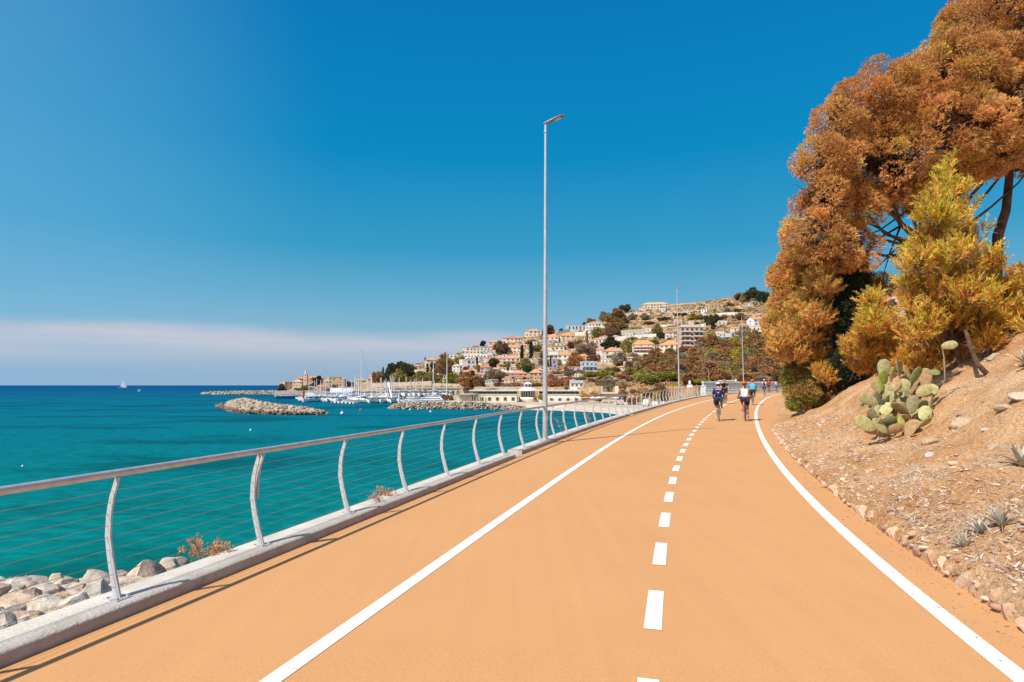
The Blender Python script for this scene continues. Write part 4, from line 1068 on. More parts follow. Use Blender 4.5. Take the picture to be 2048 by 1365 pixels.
    P = np.array([bank_pt(a, b) for a, b in zip(u, y)]) + np.array([0, 0, .012]); D = unit(np.column_stack([rng.normal(size=n), rng.normal(size=n), .35*np.abs(rng.normal(size=n))])); tn = np.array([(.52,.46,.40),(.60,.54,.46),(.38,.28,.22),(.44,.27,.18)])
    v, q, c = blades(P, D, rng, .085, .012, 1, .4, tn[rng.integers(0, 4, n)])
    tag(link('grey_debris', array_mesh('grey_debris', v, q, m, c)), 'grey dead leaves and sticks lying along the edging stones', 'debris', kind='stuff')
    # grey gravel patch
    V = []; Q = []; C = []
    for i in range(520):
        px = rng.normal(1835, 24); py = rng.normal(958, 15); p = bank_hit(px, py); s = .014+.02*rng.random()
        R = np.array(Matrix.Rotation(rng.uniform(0,6), 3, 'Z') @ Matrix.Rotation(rng.uniform(-.6,.6), 3, 'X'))
        V.append(bv @ R.T * s + np.array(p)); Q.append(bf + i*len(bv)); C.append(np.tile(np.append(np.array([.48,.44,.40])*rng.uniform(.6,1.15), 1), (len(bv), 1)))
    tag(link('gravel_patch', array_mesh('gravel_patch', np.vstack(V), np.vstack(Q), m, np.vstack(C))), 'patch of grey-white gravel halfway up the slope', 'gravel', kind='stuff')
    BANK_STONES = [rock_mesh('stone', 400+k, (1,.8,.6), 3, material=M_stone) for k in range(5)]
    for px, py, w, c, lab in [(1925,852,30,(.62,.46,.31),'large cream rock half buried right of the prickly pear'),(2012,820,22,(.58,.44,.32),'upright split cream rock near the right edge of the slope'),(2042,800,30,(.62,.52,.40),'big pale rock at the right edge of the photo'),(1990,718,20,(.60,.50,.38),'long pale stone below the young pine'),
         (1923,832,12,(.45,.32,.24),'small brown rock just right of the prickly pear'),(1862,888,24,(.60,.42,.27),'flat ochre rock below the prickly pear'),(1860,912,14,(.66,.62,.58),'whitish flat stone under the flat ochre rock'),(1780,1024,11,(.45,.24,.14),'rust brown brick-like stone near the path edge'),(1990,898,16,(.63,.52,.40),'pale flat rock high right on the slope'),
         (1832,1090,11,(.38,.17,.12),'dark red stone lying on the edging'),(1955,935,14,(.56,.36,.22),'ochre stone in the middle of the slope'),(1700,905,10,(.5,.3,.2),'brown stone on the slope near the bend'),(1640,880,9,(.55,.42,.3),'cream stone nearest the bend on the slope'),(2015,1010,12,(.6,.48,.36),'cream stone above the close pair of agaves'),(1972,862,12,(.6,.5,.4),'light stone between two big cream rocks')]:
        p = bank_hit(px, py); s = w*p.y/F_PX
        o = link('stone', BANK_STONES[int(px) % 5], None, p + Vector((0,0,s*.1)), px*.37, tuple(v*.80 for v in c)+(1,)); o.scale = (s, s*.9, s*.75)
        tag(o, lab, 'stone', 'stones on the dry slope')
bank_litter()
M_weed = foliage_mat('dry weed', trans=.2)
def weed(px, py, off, n, h, spread, label, seed, col=(.62,.32,.14)):
    """dry plant growing behind the kerb; foot seen at (px, py) on the kerb's sea side"""
    rng = np.random.default_rng(seed); root = path_at(px, py, off); t = thing('dry_weed', label, 'plant', root, 0, 'dry weeds along the kerb')
    g = MB(); heads = []
    for i in range(n):
        b = Vector((rng.normal()*spread, rng.normal()*.08, 0)); hh = h*rng.uniform(.45, 1.0); tp = b + Vector((rng.normal()*.10*h*2, rng.normal()*.05, hh)); g.tube([b-Vector((0,0,.15)), b.lerp(tp, .5)+Vector((.01,0,0)), tp], [.006,.004,.003], 5)
        for q in range(4):
            e = tp + Vector((rng.normal()*.05, rng.normal()*.04, rng.uniform(-.06,.04))); g.tube([b.lerp(tp, .75), e], [.003,.002], 4); heads.append(e)
    g.build('stems', M_twig, t)
    P = np.repeat(np.array(heads), 9, 0); P = P + rng.normal(size=P.shape)*.018
    v, q, c = blades(P, unit(rng.normal(size=P.shape)+np.array([0,0,.8])), rng, .022, .012, 2, .6, np.tile(np.array([col]), (len(P), 1)))
    tag(link('seed_heads', array_mesh('seed_heads', v, q, M_weed, c), t), kind='stuff')
weed(392, 1130, .02, 3, .31, .05, 'tall dry orange weed with umbrella heads behind the kerb before the twin post', 1)
weed(428, 1118, .02, 12, .11, .11, 'low clump of dry orange weed at the kerb just before the twin post', 2)
weed(752, 1003, .05, 6, .10, .05, 'small pinkish dry weed tuft behind the kerb, left of two', 3, (.58,.36,.28))
weed(772, 996, .05, 6, .11, .05, 'small orange dry weed tuft behind the kerb, right of two', 4)
weed(1130, 868, .05, 3, .5, .1, 'thin pale weed stalk behind the kerb just past the nearest lamp post', 5, (.5,.5,.42))
weed(1172, 850, .05, 4, .5, .12, 'greyish weed behind the kerb well past the nearest lamp post', 6, (.45,.38,.25))
def concrete_patch():
    m = mat('pale cement', (.55,.53,.49), (.46,.44,.41), 2, .9, .15)
    pts = [bank_hit(*q) for q in ((1558,806),(1606,811),(1572,826))]
    o = MB(); P = [path_at(1556,802,.02), path_at(1604,809,.05), path_at(1585,817,.05), path_at(1567,824,.02)]
    vs = [p for p in P] + [p - Vector((0,0,.2)) for p in P]
    for p in vs[:4]: p.z += .05
    o.add(vs, [(0,1,2,3),(0,4,5,1),(1,5,6,2),(2,6,7,3),(3,7,4,0)])
    tag(o.build('cement_apron', m), kind='structure')
concrete_patch()
# ------------------------------------------------------------------ people and bicycles
def skin_mesh(name, J, E, material, sub=2, root='pelvis'):
    names = list(J); me = bpy.data.meshes.new(name+'_tmp')
    me.from_pydata([J[n][0] for n in names], [(names.index(a), names.index(b)) for a, b in E], [])
    o = bpy.data.objects.new(name+'_tmp', me); COL.objects.link(o)
    o.modifiers.new('s', 'SKIN'); 
    for i, n in enumerate(names):
        r = J[n][1]; me.skin_vertices[0].data[i].radius = r if isinstance(r, tuple) else (r, r)
        me.skin_vertices[0].data[i].use_root = (n == root)
    sm = o.modifiers.new('u', 'SUBSURF'); sm.levels = sub; sm.render_levels = sub
    dg = bpy.context.evaluated_depsgraph_get(); dg.update()
    res = bpy.data.meshes.new_from_object(o.evaluated_get(dg)); res.name = name
    bpy.data.objects.remove(o); bpy.data.meshes.remove(me)
    res.materials.clear(); res.materials.append(material)
    res.polygons.foreach_set('use_smooth', [True]*len(res.polygons))
    return res
M_skin = mat('tanned skin', (.50,.27,.18), (.44,.23,.15), 8, .55, .3, obj=True)
M_black = mat('black rubber', (.03,.03,.032), (.02,.02,.02), 8, .6, .4, obj=True)
M_cloth = obj_color_mat('cloth', .85, .15, .12, 6)
M_gloss = obj_color_mat('glossy paint', .3, .5, .05, 6)
M_hair = mat('dark hair', (.06,.035,.02), (.04,.025,.015), 20, .6, .3, obj=True)
M_steel = mat('bright steel', (.5,.5,.5), (.4,.4,.4), 8, .3, .5, metal=.8, obj=True)
BIKE_TREE = None
def bicycle(p, rz, label, frame, drop=True):
    root = thing('bicycle', label, 'bicycle', p, rz, 'bicycles on the path')
    R = .34; wb = 1.0
    for y in (0, wb):
        w = MB(); n = 36; vs = []; fs = []
        ring = lambda r0, rr, m: [[(rr*math.sin(2*math.pi*j/m), y+(r0+rr*math.cos(2*math.pi*j/m))*math.cos(2*math.pi*k/n), R+(r0+rr*math.cos(2*math.pi*j/m))*math.sin(2*math.pi*k/n)) for j in range(m)] for k in range(n)]
        def torus(r0, rr, m):
            g = MB(); A = ring(r0, rr, m); g.add([v for a in A for v in a], [(k*m+j, k*m+(j+1)%m, ((k+1)%n)*m+(j+1)%m, ((k+1)%n)*m+j) for k in range(n) for j in range(m)]); return g
        wh = MB()
        for k in range(14):
            a = 2*math.pi*k/14; wh.tube([(.02*(1 if k % 2 else -1), y, R), (0, y+.3*math.cos(a), R+.3*math.sin(a))], .0015, 4)
        wh.tube([(-.045,y,R),(.045,y,R)], .018, 10)
        wo = wh.build('wheel', M_steel, root)
        torus(R-.018, .018, 8).build('tyre', M_black, wo, True); torus(R-.042, .010, 6).build('rim', M_steel, wo, True)
    BB = Vector((0,.42,.28)); ST = Vector((0,.24,.88)); HT = Vector((0,.80,.86)); HB = Vector((0,.84,.68)); r = .016
    f = MB()
    for a, b, q in ((BB,ST,.017),(ST-(ST-BB)*.12,HT,.016),(BB,HB,.02),(HT,HB,.02)): f.tube([a,b], q, 8)
    for s in (-1, 1):
        f.tube([BB+Vector((.04*s,0,0)), Vector((.06*s,0,R))], .009, 6); f.tube([ST-(ST-BB)*.15+Vector((.015*s,0,0)), Vector((.06*s,0,R))], .008, 6)
    fo = f.build('frame', M_gloss, root, True); fo.color = frame + (1,)
    k = MB()
    for s in (-1, 1): k.tube([HB+Vector((.045*s,0,-.02)), Vector((.055*s,wb,R))], .011, 6)
    k.tube([HB+Vector((-.05,0,-.01)), HB+Vector((.05,0,-.01))], .018, 8); ko = k.build('fork', M_gloss, root, True); ko.color = frame + (1,)
    MB().tube([ST, ST+(ST-BB).normalized()*.12], .013, 8).build('seat_post', M_steel, root, True)
    s = MB(); s.ell((0,.17,.985), (.075,.09,.03), 12, 6).ell((0,.28,.985), (.03,.13,.025), 10, 6); s.build('saddle', M_black, root, True)
    h = MB()
    if drop:
        h.tube([HT, HT+Vector((0,.09,.06))], .016, 8); c = HT+Vector((0,.09,.06))
        for q in (-1, 1): h.tube([c, c+Vector((.20*q,0,0)), c+Vector((.21*q,.09,-.01)), c+Vector((.21*q,.12,-.07)), c+Vector((.215*q,.06,-.14)), c+Vector((.22*q,-.01,-.14))], .013, 8)
    else:
        h.tube([HT, HT+Vector((0,.05,.11))], .016, 8); c = HT+Vector((0,.05,.11)); h.tube([c+Vector((-.30,-.05,.02)), c, c+Vector((.30,-.05,.02))], .014, 8)
    h.build('handlebar', M_black, root, True)
    d = MB(); d.tube([(-.07,.42,.28),(.07,.42,.28)], .02, 10); d.lathe([(.0,-.004),(.09,-.004),(.09,.004),(0,.004)], 20)
    cr = MB(); cr.tube([(-.07,.42,.28),(.075,.42,.28)], .018, 8); cr.tube([(.07,.42,.28),(.075,.47,.44)], .010, 6).tube([(-.07,.42,.28),(-.075,.37,.12)], .010, 6)
    cr.box((.115,.475,.445), (.08,.09,.02)).box((-.115,.365,.115), (.08,.09,.02))
    n = 20; vs = [(.055, .42+.095*math.cos(2*math.pi*i/n), .28+.095*math.sin(2*math.pi*i/n)) for i in range(n)]; vs += [(x-.006, y, z) for x, y, z in vs]
    cr.add(vs, [tuple(range(n)), tuple(range(2*n-1, n-1, -1))] + [(i, (i+1)%n, n+(i+1)%n, n+i) for i in range(n)])
    cr.build('crankset', M_steel, root)
    return root
def rider(p, rz, label, jersey, shorts, helmet, upright=0.0, sleeves=True, long_hair=False, scale=1.0, backpack=None, marks=False, shoe=(.75,.73,.70), tone=M_skin, flip=False, drop=True, hipw=1.0):
    """seated figure; local y = riding direction"""
    root = thing('person', label, 'person', p, rz, 'cyclists on the path')
    u = upright
    ch = Vector((0, .50-.16*u, 1.30+.05*u)); nk = Vector((0, .62-.26*u, 1.44+.07*u)); hd = Vector((0, .70-.30*u, 1.58+.07*u))
    hx = .215 if drop else .29; hz = .965 if drop else 1.0; hy = .93 if drop else .81
    J = {'pelvis': ((0,.22,1.03), (.135*hipw,.11)), 'waist': ((0,.33-.05*u,1.15), (.125,.10)), 'chest': (tuple(ch), (.155,.115)), 'neck0': (tuple(nk), (.06,.06)), 'neck1': (tuple(nk.lerp(hd,.45)), (.052,.055)),
         'head': (tuple(hd), (.078,.095)), 'crown': (tuple(hd+Vector((0,.0,.085))), (.06,.075))}
    E = [('pelvis','waist'),('waist','chest'),('chest','neck0'),('neck0','neck1'),('neck1','head'),('head','crown')]
    LJ = {}
    for s, nm in ((-1,'l'), (1,'r')):
        sh = ch + Vector((.165*s, .03, .06)); el = Vector((.245*s, (sh.y+hy)/2-.02, (sh.z+hz)/2-.06)); ha = Vector((hx*s, hy-.04, hz+.03))
        J['sh'+nm] = (tuple(sh), .062); J['ua'+nm] = (tuple(sh.lerp(el,.5)), .05); J['el'+nm] = (tuple(el), .041); J['fa'+nm] = (tuple(el.lerp(ha,.45)), .038); J['wr'+nm] = (tuple(ha.lerp(el,.1)), .027); J['pa'+nm] = (tuple(ha+Vector((0,.04,-.005))), (.04,.022))
        E += [('chest','sh'+nm),('sh'+nm,'ua'+nm),('ua'+nm,'el'+nm),('el'+nm,'fa'+nm),('fa'+nm,'wr'+nm),('wr'+nm,'pa'+nm)]
        up = (s == 1) != flip
        hp = Vector((.095*s*hipw,.26,.98))
        if up: kn = Vector((.12*s,.66,.86)); an = Vector((.125*s,.41,.53)); to = Vector((.135*s,.55,.465))
        else: kn = Vector((.115*s,.55,.60)); an = Vector((.125*s,.33,.22)); to = Vector((.135*s,.46,.135))
        J['hp'+nm] = (tuple(hp), .105*hipw); J['th'+nm] = (tuple(hp.lerp(kn,.5)), .084); J['kn'+nm] = (tuple(kn), .058); J['ca'+nm] = (tuple(kn.lerp(an,.35)+Vector((0,-.015,0))), .056); J['an'+nm] = (tuple(an), .034); J['he'+nm] = (tuple(an+Vector((0,-.02,-.045))), .034); J['to'+nm] = (tuple(to), (.04,.025))
        E += [('pelvis','hp'+nm),('hp'+nm,'th'+nm),('th'+nm,'kn'+nm),('kn'+nm,'ca'+nm),('ca'+nm,'an'+nm),('an'+nm,'he'+nm),('he'+nm,'to'+nm)]
        LJ[nm] = (sh, el, ha, hp, kn, an, to)
    me = skin_mesh('body', J, E, tone)
    # fingers closed round the bar, nose and ears
    g = MB()
    for nm, s in (('l',-1),('r',1)):
        ha = LJ[nm][2] + Vector((0,.04,-.005))
        for k in range(4):
            b = ha + Vector((-.028*1+.019*k, .025, .008)) if not drop else ha + Vector((-.02*s, .0+.019*k, .012))
            if not drop: g.tube([b, b+Vector((0,.03,-.008)), b+Vector((0,.034,-.035)), b+Vector((0,.008,-.045))], [.0095,.009,.008,.007], 6)
            else: g.tube([b+Vector((.03*s,0,0)), b+Vector((.045*s,0,-.02)), b+Vector((.03*s,0,-.045)), b+Vector((.005*s,0,-.045))], [.0095,.009,.008,.007], 6)
        g.tube([ha+Vector((-.035*s,-.01,0)), ha+Vector((-.045*s,.02,-.02)), ha+Vector((-.03*s,.035,-.042))], [.011,.010,.008], 6)
    g.ell(hd+Vector((0,.10,-.01)), (.014,.022,.022), 8, 6)
    for s in (-1,1): g.ell(hd+Vector((.078*s,-.005,-.01)), (.012,.022,.032), 8, 6)
    bm = bmesh.new(); bm.from_mesh(me); t2 = g.mesh('t', None); bm.from_mesh(t2); bm.to_mesh(me); bm.free(); bpy.data.meshes.remove(t2)
    me.polygons.foreach_set('use_smooth', [True]*len(me.polygons))
    link('body', me, root)
    def wear(name, JJ, EE, rt, color, grow):
        m2 = skin_mesh(name, {k: (J[k][0] if k in J else JJ[k][0], JJ[k][1]) for k in JJ}, EE, M_cloth, 2, rt)
        o = link(name, m2, root, None, 0, color+(1,)); return o
    gr = .016
    def up(r, q): return (r[0]+q, r[1]+q) if isinstance(r, tuple) else r+q
    jj = {k: (J[k][0], up(J[k][1], gr)) for k in ('waist','chest')}
    jj['hem'] = ((0,.235,1.06), (.14*hipw,.12)); jj['col'] = (tuple(nk.lerp(ch,.35)), (.085,.08))
    ee = [('waist','hem'),('waist','chest'),('chest','col')]
    for nm, s in (('l',-1),('r',1)):
        sh, el = LJ[nm][0], LJ[nm][1]
        if sleeves:
            jj['sh'+nm] = (tuple(sh), .076); jj['sl'+nm] = (tuple(sh.lerp(el,.75)), .062); ee += [('chest','sh'+nm),('sh'+nm,'sl'+nm)]
        else:
            jj['sh'+nm] = (tuple(sh*.8+ch*.2+Vector((0,0,.02))), .05); ee += [('chest','sh'+nm)]
    J2 = dict(J); 
    jo = wear('jersey', jj, ee, 'waist', jersey, gr)
    ss = {'pelvis': (J['pelvis'][0], (.15*hipw,.125))}; se = []
    for nm in 'lr':
        hp, kn = LJ[nm][3], LJ[nm][4]
        ss['hp'+nm] = (tuple(hp), .118*hipw); ss['th'+nm] = (tuple(hp.lerp(kn,.45)), .098); ss['cf'+nm] = (tuple(hp.lerp(kn,.8)), .080); se += [('pelvis','hp'+nm),('hp'+nm,'th'+nm),('th'+nm,'cf'+nm)]
    wear('shorts', ss, se, 'pelvis', shorts, gr)
    # shoes and socks
    for nm, s in (('l',-1),('r',1)):
        an, to = LJ[nm][5], LJ[nm][6]; sh = MB(); sh.tube([an+Vector((0,-.055,-.06)), an+Vector((0,0,-.058)), an.lerp(to,.6)+Vector((0,0,-.01)), to+Vector((0,.05,0))], [.034,.044,.042,.026], 10, True, .75)
        link('shoe', sh.mesh('shoe', M_cloth, True), root, None, 0, shoe+(1,))
    # helmet / hair
    R = Matrix.Rotation(-.25*(1-u), 3, 'X')
    if helmet:
        h = MB(); c = hd+Vector((0,-.005,.055)); vs = []; n = 16
        for i in range(7):
            ph = math.pi*.58*i/6
            for k in range(n):
                th = 2*math.pi*k/n; q = Vector((.105*math.sin(ph)*math.cos(th), .14*math.sin(ph)*math.sin(th), .105*math.cos(ph)+ (.012 if k % 4 == 0 and i > 1 else 0))); vs.append(c + R @ q)
        h.add(vs, [(i*n+k, (i+1)*n+k, (i+1)*n+(k+1)%n, i*n+(k+1)%n) for i in range(6) for k in range(n)])
        link('helmet', h.mesh('helmet', M_gloss, True), root, None, 0, helmet+(1,))
    hr = MB(); hr.ell(hd+Vector((0,-.03,.02)), (.088,.09,.085), 14, 10)
    if long_hair: hr.tube([hd+Vector((0,-.10,-.01)), hd+Vector((.01,-.15,-.08)), hd+Vector((0,-.14,-.2))], [.03,.032,.012], 8)
    hr.build('hair', M_hair, root, True)
    if marks:
        # pale lettering band and red-white emblem on the back of the jersey
        bk = MB(); up_ = (nk-Vector((0,.22,1.03))).normalized(); ou = Vector((0,-up_.z,up_.y))
        def pt(a, h): return Vector((a, 0, 0)) + Vector((0,.22,1.03)) + up_*h + ou*.0
        def back(a, h): 
            o = interp([(0,.145),(.2,.135),(.33,.150),(.42,.13)], h); return pt(a, h) + ou*(o*math.sqrt(max(.2, 1-(a/.2)**2)))
        P = [(-.125+.025*i) for i in range(11)]
        for h0, h1, nm, col_, lim in ((.345,.375,'lettering',(.60,.66,.80),.125), (.20,.235,'emblem',(.55,.09,.07),.055), (.155,.185,'emblem',(.75,.75,.80),.03)):
            g2 = MB(); q = [a for a in P if abs(a) <= lim+.001]; vs = [back(a, h0) for a in q]+[back(a, h1) for a in q]; n = len(q); g2.add(vs, [(i, i+1, n+i+1, n+i) for i in range(n-1)])
            link(nm, g2.mesh(nm, M_cloth), jo, None, 0, col_+(1,))
    if backpack:
        bp = MB(); c = ch+Vector((0,-.21,-.06)); bp.ell(c, (.13,.10,.19), 14, 10); link('backpack', bp.mesh('backpack', M_cloth, True), root, None, 0, backpack+(1,))
        st = MB()
        for s in (-1,1): st.tube([c+Vector((.07*s,.05,.14)), ch+Vector((.10*s,0,.15)), ch+Vector((.11*s,.14,.02)), c+Vector((.09*s,.12,-.14))], .014, 6)
        link('strap', st.mesh('strap', M_cloth, True), root, None, 0, backpack+(1,))
    for o in (root,): o.scale = (scale, scale, scale)
    return root
def cyclists():
    def head(y): return Vector((float(dX(min(79,y)+1)-dX(min(79,y)-1)), 2, 0)).normalized()
    def place(px, py, turn=0.0, d=None):
        p = path_at(px, py) if d is None else None
        if d is not None: q = at(px, 780, d); p = Vector((q.x, q.y, zr(d)))
        h = head(p.y); return p, math.atan2(-h.x, h.y) + turn
    p, rz = place(1438, 843, .03); bicycle(p, rz, 'dark road bike with drop handlebars under the cyclist in navy kit', (.05,.05,.06))
    rider(p, rz, 'cyclist in a navy blue jersey with pale lettering and a white-blue helmet', (.014,.024,.105), (.014,.045,.12), (.55,.62,.85), .15, marks=True, flip=False, shoe=(.7,.7,.7))
    p, rz = place(1491, 843, .02); bicycle(p, rz, 'city bike with red rear fittings under the woman in white', (.25,.03,.03), False)
    rider(p, rz, 'woman cycling in a white tank top and dark shorts with an orange-red helmet', (.72,.64,.70), (.035,.03,.055), (.62,.10,.03), .95, sleeves=False, long_hair=True, drop=False, hipw=1.12, scale=.99, shoe=(.25,.12,.08), flip=True)
    p, rz = place(1506, 811, .02); bicycle(p, rz, 'dark mountain bike under the cyclist in a bright blue shirt', (.08,.05,.04), False)
    rider(p, rz, 'cyclist in a bright blue shirt with an orange cap, just ahead of the woman', (.06,.38,.66), (.03,.025,.03), (.50,.17,.05), .8, drop=False, scale=1.05)
    p, rz = place(1449, 800, math.pi+.1, 47); bicycle(p, rz, 'bicycle mostly hidden behind the cyclist in navy kit', (.1,.1,.1), False)
    rider(p, rz, 'cyclist in a black top facing the camera, half hidden behind the navy jersey', (.015,.015,.025), (.02,.02,.03), None, .9, drop=False, scale=1.1)
    p, rz = place(1528, 791, .02); bicycle(p, rz, 'distant bicycle under the rider with a dark backpack', (.3,.05,.06), False)
    rider(p, rz, 'distant cyclist in a white shirt with a dark blue backpack', (.72,.70,.74), (.05,.08,.16), (.7,.68,.68), .9, drop=False, backpack=(.03,.035,.12), scale=1.05)
    p, rz = place(1536, 786, -.1); bicycle(p, rz, 'distant bicycle under the rider in dark red', (.05,.05,.05), False)
    rider(p, rz, 'distant cyclist in dark red with a red helmet beside the backpack rider', (.33,.02,.03), (.12,.02,.03), (.65,.08,.06), .7, drop=False, scale=1.05)
    p, rz = place(1552, 785, 0, 84); bicycle(p, rz, 'farthest bicycle, partly hidden by the green bush at the bend', (.1,.1,.12), False)
    rider(p, rz, 'farthest cyclist in a pink and lilac top half hidden by the green bush', (.55,.36,.42), (.25,.2,.3), None, .9, drop=False, scale=1.05)
cyclists()
# ------------------------------------------------------------------ houses
M_wall = obj_color_mat('house render', .9, .1, .16, .35)
M_roof = obj_color_mat('clay roof tiles', .9, .1, .35, .9)
M_glass = mat('dark window', (.085,.08,.085), (.05,.05,.06), .5, .2, .5, obj=True)
M_shut = obj_color_mat('shutter', .8, .1, .1, 2)
PALE = {'cream': (.73,.63,.51), 'white': (.77,.74,.71), 'pink': (.71,.55,.46), 'rose': (.64,.42,.35), 'ochre': (.70,.52,.33), 'lilac': (.45,.42,.56), 'sky': (.50,.58,.66), 'beige': (.64,.55,.45), 'salmon': (.66,.38,.27), 'mauve': (.46,.36,.42), 'stone': (.50,.36,.23)}
TILE = {'orange': (.68,.32,.15), 'red': (.52,.20,.12), 'coral': (.68,.34,.22), 'brown': (.40,.19,.09), 'pale': (.60,.42,.30), 'grey': (.42,.42,.43), 'white': (.72,.68,.62)}
HOUSES = []      # (px, py, short description)
def house(px, py, w, h, wall, roof, rk, label, short, cat='house', rows=2, cols=3, rot=None, d=None, depth=.8, extra=None, lift=0.0, win=True):
    """px,py: foot of the facade, middle; w,h in pixels including the roof"""
    p = hill_at(px, py) if d is None else at(px, py, d)
    k = p.y/F_PX; W = w*k; HT = h*k; D = max(5.0, W*depth); rr = random.Random(px*31+py)
    az = math.atan2(p.x, p.y); r = (-az + (rr.uniform(-.30,.30) if rot is None else rot))
    root = thing({'house':'house','hotel':'hotel','apartment block':'apartment_block'}.get(cat, 'building'), label, cat, p, r)
    HOUSES.append((px, py-h/2, short))
    rh = {'hip': .34, 'gable': .32, 'flat': .06, 'shed': .16, 'pyramid': .34}[rk]*HT
    if rk in ('hip', 'gable') : rh = min(rh, W*.30)
    wh = HT - rh
    g = MB(); g.box((0, D/2, wh/2-2.5), (W, D, wh+5.0))
    if rk == 'gable': g.add([(-W/2,0,wh),(-W/2,D,wh),(-W/2,D/2,wh+rh),(W/2,0,wh),(W/2,D,wh),(W/2,D/2,wh+rh)], [(0,1,2),(3,5,4)])
    wo = g.build('wall', M_wall, root); wo.color = PALE[wall]+(1,)
    q = MB(); o = .35; t = .22
    if rk == 'flat':
        for x, y, sx, sy in ((0,-.05,W+.2,.25),(0,D+.05,W+.2,.25),(-W/2+.02,D/2,.25,D-.2),(W/2-.02,D/2,.25,D-.2)): q.boxb((x,y,wh-.02), (sx,sy,rh))
        q.boxb((0,D/2,wh-.02), (W-.3,D-.3,.08)); q.boxb((W*.2,D*.6,wh+.05), (W*.18,D*.3,rh*1.3))
    elif rk in ('hip','pyramid'):
        ri = max(0, W/2-D*.5)*(.9 if rk == 'hip' else 0); x, y0, y1 = W/2+o, -o, D+o
        vs = [(-x,y0,wh),(x,y0,wh),(x,y1,wh),(-x,y1,wh),(-ri,D/2,wh+rh),(ri,D/2,wh+rh)]
        vs += [(a,b,wh-t) for a,b,c in vs[:4]]
        q.add(vs, [(0,1,5,4),(2,3,4,5),(1,2,5),(3,0,4),(6,7,1,0),(7,8,2,1),(8,9,3,2),(9,6,0,3),(9,8,7,6)])
    elif rk == 'gable':
        x = W/2+.2
        vs = [(-x,-o,wh-.1),(x,-o,wh-.1),(x,D/2,wh+rh+.05),(-x,D/2,wh+rh+.05),(x,D+o,wh-.1),(-x,D+o,wh-.1)]; n = len(vs); vs += [(a,b,c+t) for a,b,c in vs]
        q.add(vs, [(0,1,2,3),(3,2,4,5),(n,n+3,n+2,n+1),(n+3,n+5,n+4,n+2),(0,n,n+1,1),(5,4,n+4,n+5),(0,3,n+3,n),(3,5,n+5,n+3),(1,n+1,n+2,2),(2,n+2,n+4,4)])
    else:
        q.add([(-W/2-o,-o,wh),(W/2+o,-o,wh),(W/2+o,D+o,wh+rh),(-W/2-o,D+o,wh+rh),(-W/2-o,-o,wh-t),(W/2+o,-o,wh-t),(W/2+o,D+o,wh-t),(-W/2-o,D+o,wh-t)], [(0,1,2,3),(4,5,1,0),(5,6,2,1),(6,7,3,2),(7,4,0,3),(7,6,5,4)])
    ro = q.build('roof', M_roof, root); ro.color = TILE[roof]+(1,)
    if rk in ('hip','gable') and w > 18:
        c = MB().boxb((W*.22, D*.45, wh+rh*.35), (.7,.7,rh*.9)).build('chimney', M_wall, ro); c.color = PALE['beige']+(1,)
    if win:
        ww = W/cols*.27; hh = wh/rows*.44
        me = MB().box((0,-.02,0), (ww,.12,hh)).mesh('window', M_glass); sh = None
        if w > 20: sh = [MB().box((q*ww*.72,-.03,0), (ww*.34,.1,hh)).mesh('shutter', M_shut) for q in (-1, 1)]
        scol = rr.choice([(.10,.16,.10),(.30,.22,.16),(.16,.14,.12),(.22,.28,.30)])
        for a in range(rows):
            for b in range(cols):
                if rr.random() < .14 and cols > 2: continue
                wo = link('window', me, root, (-W/2 + W*(b+.5+rr.uniform(-.12,.12))/cols, 0, wh*(a+.5)/rows)); wo.scale.z = rr.choice([.8,1,1,1.35])
                for q in (sh or ()): link('shutter', q, wo, None, 0, scol+(1,))
        sw = MB().box((0,0,0), (.12, D*.16, hh)).mesh('window', M_glass)
        for a in range(rows):
            for s in (-1, 1): link('window', sw, root, (s*W/2, D*.5, wh*(a+.5)/rows))
    if extra == 'balcony':
        for a in range(1, rows):
            bl = MB(); z = wh*a/rows; bl.boxb((0,-.75,z), (W*.86,1.5,.18)).boxb((0,-1.46,z+.18), (W*.86,.08,.8)); x = bl.build('balcony', M_wall, root); x.color = tuple(v*1.05 for v in PALE[wall])+(1,)
    if extra == 'terrace':
        bl = MB(); bl.boxb((0,-2.6,-3), (W*1.15,5,3.1)).boxb((0,-5.0,.1), (W*1.15,.15,.9)); x = bl.build('terrace', M_wall, root); x.color = PALE['beige']+(1,)
    if extra == 'arches':
        bl = MB()
        for i in range(5): bl.boxb((-W*.42+W*.21*i,-2.2,0), (.4,.4,wh*.5))
        bl.boxb((0,-1.2,wh*.5), (W*.95,2.6,.3)); x = bl.build('porch', M_wall, root); x.color = PALE[wall]+(1,)
    return root
